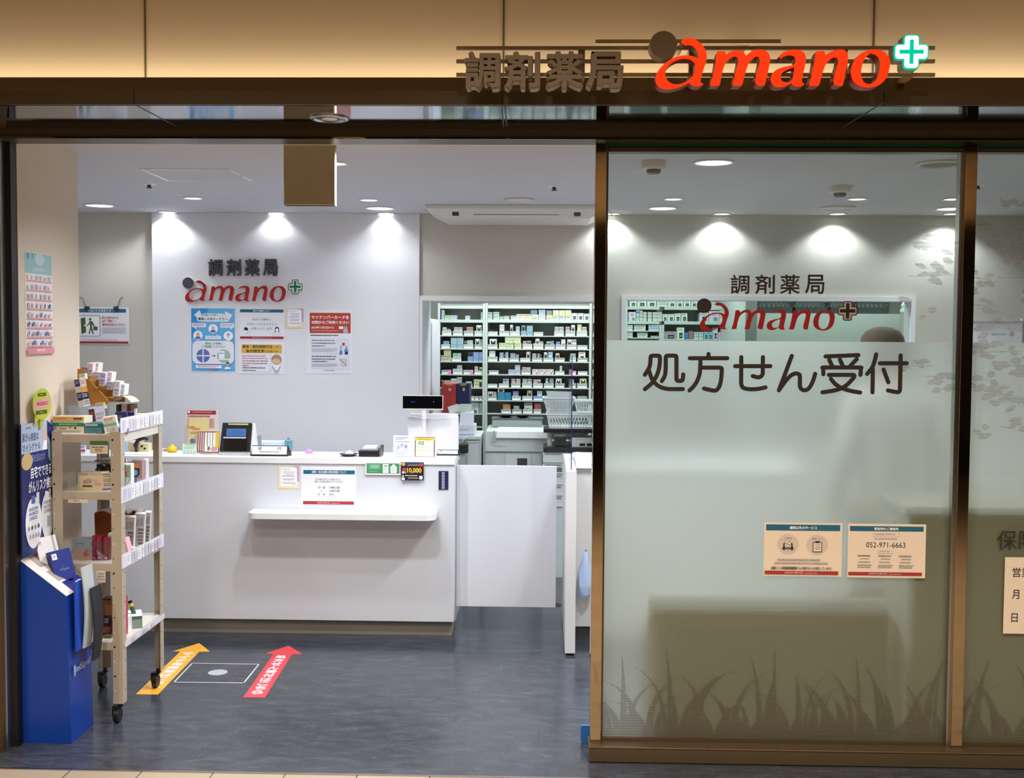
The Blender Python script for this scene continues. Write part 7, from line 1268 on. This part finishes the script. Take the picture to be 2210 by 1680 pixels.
m = MB(); m.tube([a0, a0 + d * .62], .0095, mat('#3f6a48', .4), 12); m.build('body', t, smooth='angle'); m = MB(); m.tube([a0 + d * .62, a0 + d * .84], .0098, mat('#e2c84a', .4), 12); m.build('band', t, smooth='angle'); m = MB(); m.tube([a0 + d * .84, a0 + d], .0096, BLACK, 12); m.build('cap', t, smooth='angle')

# ================================================================ blue cardboard display
DB = mat('#0c3a96', .28, noise=.03); DB2 = mat('#0e46b4', .28, noise=.03)
DY0, DY1 = .02, .235; q = lambda px, py: at(px, py, DY0)
p0, p1, p2, p3 = q(22, 1640), q(155, 1645), q(143, 1288), q(38, 1207); zbm = 0.0
t = thing('cardboard_display', 'blue floor-standing cardboard display with a sloping white top at the entrance wall', 'display', ((p0.x + p1.x) / 2, .12, 0))
m = MB(); m.M = Matrix.Translation((0, DY0, 0)) @ XZ; m.prism([[(p3.x - .012, 0), (p1.x, 0), (p2.x, p2.z), (p3.x, p3.z)]], DY1 - DY0, DB, -(DY1 - DY0)); m.build('body', t)
sl = Vector((p2.x - p3.x, 0, p2.z - p3.z)); Ls = sl.length; u = sl.normalized(); nrm = Vector((-u.z, 0, u.x))
TM = Matrix(((u.x, 0, nrm.x, p3.x), (0, 1, 0, DY0), (u.z, 0, nrm.z, p3.z), (0, 0, 0, 1)))      # local x down the slope, y into depth, z out
m = MB(); m.M = TM; m.box(0, Ls, 0, DY1 - DY0, .0005, .003, mat('#e6dedb', .5)); m.prism([[(Ls * .74, .07), (Ls, .07), (Ls, DY1 - DY0), (Ls * .74, DY1 - DY0)]], .001, mat('#1a2c86', .4), .003)
m.prism([[(Ls * .04, .06), (Ls * .32, .06), (Ls * .36, .16), (Ls * .04, .16)]], .0004, mat('#a39a92', .6), .003); m.prism([[(Ls * .44, .06), (Ls * .70, .06), (Ls * .70, .15), (Ls * .44, .15)]], .0004, mat('#a39a92', .6), .003)
m.prism([rrect(Ls * .84, .145, Ls * .93, .205, .012)], .0005, PWHITE, .004); m.build('sloping_top', t)
m = MB(); M2 = Matrix(((0, 0, 1, p1.x - .006), (1, 0, 0, DY0), (0, 1, 0, .0), (0, 0, 0, 1)))
m.M = M2; m.text('miSignal', .05, .265, .185, .30, .0072, mat('#a9b6dc', .4), .01); m.prism([[(.028, .262), (.034, .262), (.036, .29), (.040, .262), (.044, .262), (.044, .305), (.030, .305)]], .0003, mat('#a9b6dc', .4), .0072); m.build('front_print', t)
m = MB(); m.M = Matrix(((0, 0, 1, p1.x + .002), (1, 0, 0, DY0), (0, 1, 0, 0), (0, 0, 0, 1))); m.prism([[(.035, .36), (.12, .36), (.12, .64), (.035, .64)]], .006, DB2, 0); m.build('leaflet_pocket', t)
# backboard
m = MB(); BX = -2.043; M3_ = frame_yz(BX, .0, 1.275); m.M = M3_; m.prism([[(0, -.53), (.29, -.53), (.29, -.03), (.23, 0), (0, 0)]], .004, mat('#16296e', .35, noise=.03)); m.M = Matrix.Identity(4)
LB = mat('#b4c6dc', .4, noise=0); NT = mat('#2a3c7c', .5, noise=0)
E = [('r', 0, 0, 228, 118, LB), ('x', 40, 14, 90, 26, 1, NT), ('x', 110, 8, 200, 26, 1, PINK), ('t', 8, 38, 150, 72, '尿がん検査は', NT, .01), ('t', 8, 80, 165, 112, 'マイシグナル', NT, .01), ('e', 205, 60, 16, 30, SKIN), ('p', [(180, 118), (195, 80), (225, 80), (228, 118)], PWHITE), ('p', [(228, 60), (290, 120), (290, 215), (262, 190), (236, 150)], mat('#8fa4b8', .4, noise=0)), ('e', 45, 150, 48, 34, mat('#cdb57c', .5, noise=0)), ('t', 85, 128, 205, 158, '尿を送るだけ!', mat('#9fb4e4', .5, noise=0)), ('t', 75, 176, 262, 224, '自宅でできる', PWHITE, .02), ('t', 55, 232, 275, 280, 'がんリスク検査', PWHITE, .02),
     ('e', 95, 402, 72, 104, PWHITE), ('e', 220, 392, 58, 98, WP), ('r', 75, 292, 110, 325, VIO), ('r', 120, 284, 145, 330, WP), ('r', 198, 290, 222, 320, WP), ('r', 232, 284, 252, 320, mat('#b9b0a0', .5, noise=0)), ('x', 55, 340, 135, 395, 3, VIO), ('x', 185, 330, 255, 385, 3, GR), ('r', 215, 395, 248, 440, mat('#9fb8b4', .5, noise=0))]
for i in range(4): E += [('e', 50 + i * 28, 420, 7, 9, NT if i % 2 else GR), ('e', 62 + i * 24, 455, 8, 10, LG)]
draw(m, M3_, 290, 530, .29, .53, E, .0042); tag(m.build('backboard', t), 'navy backboard with white ovals and characters')
m = MB(); m.M = frame_yz(BX + .012, .165, 1.347); m.prism([ell(0, 0, .082, .064, 32)], .003, mat('#b9c43a', .4)); m.prism([[(-.06, -.03), (-.066, -.078), (-.02, -.058)]], .002, mat('#b9c43a', .4)); m.prism([[(-.07, .012), (.06, .026), (.066, -.012), (-.074, -.022)]], .0004, PINK, .003); m.M = Matrix.Identity(4)
draw(m, frame_yz(BX + .012, .085, 1.41), 160, 130, .16, .13, [('x', 40, 18, 120, 38, 1, K_), ('x', 30, 54, 140, 74, 1, REDT), ('x', 20, 88, 130, 112, 1, K_)], .0042); m.M = frame_yz(BX + .004, .15, 1.25); m.box(0, .02, 0, .09, 0, .008, mat('#b9c43a', .4)); tag(m.build('speech_bubble', t), 'yellow green oval speech bubble')
# leaflets in the pocket: bent sheets
for k, (z0_, z1_, c, lab) in enumerate(((.36, .69, '#b9c3c8', 'pale grey leaflet bundle hanging in the pocket of the blue display'), (.30, .60, '#20242e', 'dark leaflet bundle behind the pale one in the pocket of the blue display'))):
    m = MB(); vs = []; n = 8
    for i in range(n + 1):
        f = i / n; z = z1_ - (z1_ - z0_) * f; b_ = .010 + .024 * k + .012 * math.sin(PI * f); y0_ = DY0 + .08 + .03 * k + .01 * f
        vs += [(p1.x + b_, y0_, z), (p1.x + b_ + .008, y0_ + .085 - .03 * f, z)]
    mt = mat(c, .4); m.add(vs, [(2 * i, 2 * i + 1, 2 * i + 3, 2 * i + 2) for i in range(n)], mt)
    o = m.build('leaflet_bundle', None); o.modifiers.new('thick', 'SOLIDIFY').thickness = .006; tag(o, lab, 'leaflets')
# kit boxes on the slope
def kit(lab, f, y, c, side, E, w=.085, h=.125, d=.035):
    c0 = Vector((p3.x + u.x * Ls * f, y, p3.z + u.z * Ls * f)) + nrm * .004
    m = MB(); m.M = Matrix.Translation(c0) @ Matrix.Rotation(math.radians(48), 4, 'Z') @ Matrix.Rotation(math.radians(-16), 4, 'X') @ Matrix.Rotation(math.radians(-6), 4, 'Y'); m.box(-w / 2, w / 2, 0, d, 0, h, mat(c, .4)); m.box(-w / 2 - .0004, -w / 2, .0005, d - .0005, .0005, h - .0005, mat(side, .5))
    draw(m, Matrix(((1, 0, 0, -w / 2), (0, 0, -1, 0), (0, 1, 0, h), (0, 0, 0, 1))), 100, 145, w, h, E, .0004); tag(m.build('test_kit_box'), lab, 'box')
kit('white test kit box standing on the slope of the blue display', .40, .15, '#ecebf0', '#c4ac98', [('r', 12, 18, 24, 32, LG), ('t', 30, 92, 76, 106, 'miSignal', mat('#5a64a0', .5, noise=0)), ('e', 84, 92, 6, 6, VIO), ('r', 78, 0, 88, 145, LG)])
kit('dark blue test kit box standing lower on the slope of the blue display', .74, .135, '#2a3a8c', '#141e58', [('r', 6, 14, 30, 42, PWHITE), ('r', 12, 20, 24, 34, LG), ('t', 28, 86, 74, 102, 'miSignal', mat('#8a94c8', .5, noise=0)), ('x', 36, 76, 60, 82, 1, VIO)])

# ================================================================ customer behind the pane
PX, PY = 1.607, 1.0
def skin_body(name, verts, edges, mt, parent=None, sub=2):
    me = bpy.data.meshes.new(name); me.from_pydata([v[0] for v in verts], edges, []); o = bpy.data.objects.new(name, me); COL.objects.link(o)
    sk = o.modifiers.new('skin', 'SKIN'); sk.use_smooth_shade = True
    if not me.skin_vertices: raise RuntimeError('no skin layer')
    for i, v in enumerate(verts):
        r = v[1]; me.skin_vertices[0].data[i].radius = r if isinstance(r, tuple) else (r, r)
    me.skin_vertices[0].data[0].use_root = True
    sb = o.modifiers.new('sub', 'SUBSURF'); sb.levels = sub; sb.render_levels = sub
    dg = bpy.context.evaluated_depsgraph_get(); m2 = bpy.data.meshes.new_from_object(o.evaluated_get(dg)); bpy.data.objects.remove(o); bpy.data.meshes.remove(me)
    m2.name = name; m2.materials.clear(); m2.materials.append(mt); m2.polygons.foreach_set('use_smooth', [True] * len(m2.polygons)); m2.polygons.foreach_set('material_index', [0] * len(m2.polygons))
    o2 = bpy.data.objects.new(name, m2); COL.objects.link(o2)
    if parent is not None: o2.parent = parent
    return o2
pers = thing('person', 'person in a brown knitted cap standing behind the frosted pane near the second post', 'person', (PX, PY, 0)); pers.rotation_euler = (0, 0, math.radians(8))
V = [((0, 0, .90), .115), ((0, .0, 1.06), .105), ((0, -.01, 1.22), (.125, .10)), ((0, -.01, 1.36), (.09, .07)), ((0, .0, 1.435), .05), ((0, .015, 1.50), .068), ((0, .02, 1.57), .082), ((0, .01, 1.625), .066), ((0, .105, 1.54), .012)]
Ed = [(0, 1), (1, 2), (2, 3), (3, 4), (4, 5), (5, 6), (6, 7), (6, 8)]
for s in (-1, 1):
    b = len(V); V += [((s * .155, -.01, 1.35), .055), ((s * .215, -.02, 1.10), .042), ((s * .225, .06, .87), .030), ((s * .225, .085, .80), .026), ((s * .09, 0, .84), .085), ((s * .10, .01, .48), .055), ((s * .105, -.01, .09), .038), ((s * .11, .09, .035), .032), ((s * .085, .0, 1.55), .012)]
    Ed += [(3, b), (b, b + 1), (b + 1, b + 2), (b + 2, b + 3), (0, b + 4), (b + 4, b + 5), (b + 5, b + 6), (b + 6, b + 7), (6, b + 8)]
    for k in range(5):      # thumb and four fingers, slightly curled
        L = (.045, .072, .08, .075, .058)[k]; y = .045 + .022 * k - .02; c = len(V)
        V += [((s * .225, .10 + .0 + (k - 2) * .018, .775), .009), ((s * (.225 - .008), .105 + (k - 2) * .02, .775 - L * .6), .008), ((s * (.225 - .02), .11 + (k - 2) * .02, .775 - L), .0065)]
        Ed += [(b + 3, c), (c, c + 1), (c + 1, c + 2)]
skin_body('body', V, Ed, mat('#c79a7c', .55), pers)
JK = mat('#b4b2a8', .8); JV = [((0, 0, .80), (.165, .125)), ((0, 0, 1.0), (.15, .12)), ((0, -.01, 1.2), (.165, .13)), ((0, -.01, 1.36), (.12, .095)), ((0, 0, 1.425), (.07, .065))]; JE = [(0, 1), (1, 2), (2, 3), (3, 4)]
for s in (-1, 1): b = len(JV); JV += [((s * .16, -.01, 1.345), .075), ((s * .222, -.02, 1.10), .060), ((s * .230, .055, .885), .046)]; JE += [(3, b), (b, b + 1), (b + 1, b + 2)]
tag(skin_body('jacket', JV, JE, JK, pers), 'pale grey jacket')
TV = [((0, 0, .86), (.14, .115))]; TE = []
for s in (-1, 1): b = len(TV); TV += [((s * .09, 0, .78), .10), ((s * .10, .01, .46), .072), ((s * .105, -.01, .11), .060)]; TE += [(0, b), (b, b + 1), (b + 1, b + 2)]
tag(skin_body('trousers', TV, TE, mat('#5c5a58', .8), pers), 'grey trousers')
SV = []; SE = []
for s in (-1, 1): b = len(SV); SV += [((s * .105, -.04, .045), .042), ((s * .11, .06, .040), .042), ((s * .112, .13, .032), .032)]; SE += [(b, b + 1), (b + 1, b + 2)]
for s in (0, 1): tag(skin_body('shoe', SV[3 * s:3 * s + 3], [(0, 1), (1, 2)], mat('#2a2826', .6), pers), None)
def hat(name, prof, mt, ph):
    m = MB(); m.lathe(prof, (0, .012, 0), mt, 36); m.v = [Vector((v.x * (1 + ph * math.sin(14 * math.atan2(v.y, v.x)) * .02), v.y * 1.12, v.z)) for v in m.v]; o = m.build(name, None, smooth=True, loc=(0, 0, 0)); o.parent = pers; return o
HT = at(1890, 705, PY).z
tag(hat('cap', [(.098, HT - .135), (.104, HT - .12), (.102, HT - .085), (.094, HT - .05), (.075, HT - .022), (.045, HT - .006), (.012, HT)], mat('#453a30', .95, noise=.35, nscale=120, bump=.6), .8), 'brown knitted cap')
tag(hat('hair', [(.075, HT - .20), (.090, HT - .18), (.094, HT - .15), (.094, HT - .132), (.085, HT - .128)], mat('#2a221e', .7), 0), 'dark hair')
for s in (-1, 1):
    m = MB(); m.lathe([(.001, -.011), (.008, -.008), (.011, 0), (.008, .008), (.001, .011)], (s * .03, .094, 1.565), PWHITE, 12); m.cyl((s * .03, .104, 1.565), .005, .002, mat('#2a1a12', .3), 'Y', 10); o = m.build('eye', None, smooth=True, loc=(0, 0, 0)); o.parent = pers
m = MB(); m.tube([(-.022, .088, 1.505), (0, .095, 1.503), (.022, .088, 1.505)], .005, mat('#a8665a', .5), 8); o = m.build('mouth', None, smooth=True, loc=(0, 0, 0)); o.parent = pers
# ---- wall board on the back wall past the second post
a = at(2094, 694, YB - .012); b = at(2205, 738, YB - .012)
t = thing('wall_board', 'white wall-mounted board with a top rail seen past the second post', 'board', ((a.x + b.x) / 2, YB - .01, a.z - .35)); m = MB(); m.box(a.x - .1, b.x, YB - .016, YB - .002, a.z - .35, a.z, mat('#eceaf2', .4)); m.build('panel', t)
m = MB(); m.box(a.x - .1, b.x + .004, YB - .024, YB - .001, a.z - .003, a.z + .004, mat('#b9b8c0', .4)); m.build('rail', t); m = MB(); m.cyl((b.x - .01, YB - .026, a.z + .004), .008, .016, WHITE, 'Z', 12); m.build('rail_end', t)
m = MB(); draw(m, frame_xz(a.x, YB - .0164, a.z), 110, 44, b.x - a.x, .14, [('x', 45, 24, 80, 30, 1, LG), ('r', 84, 20, 92, 30, LG)]); m.build('print', t)
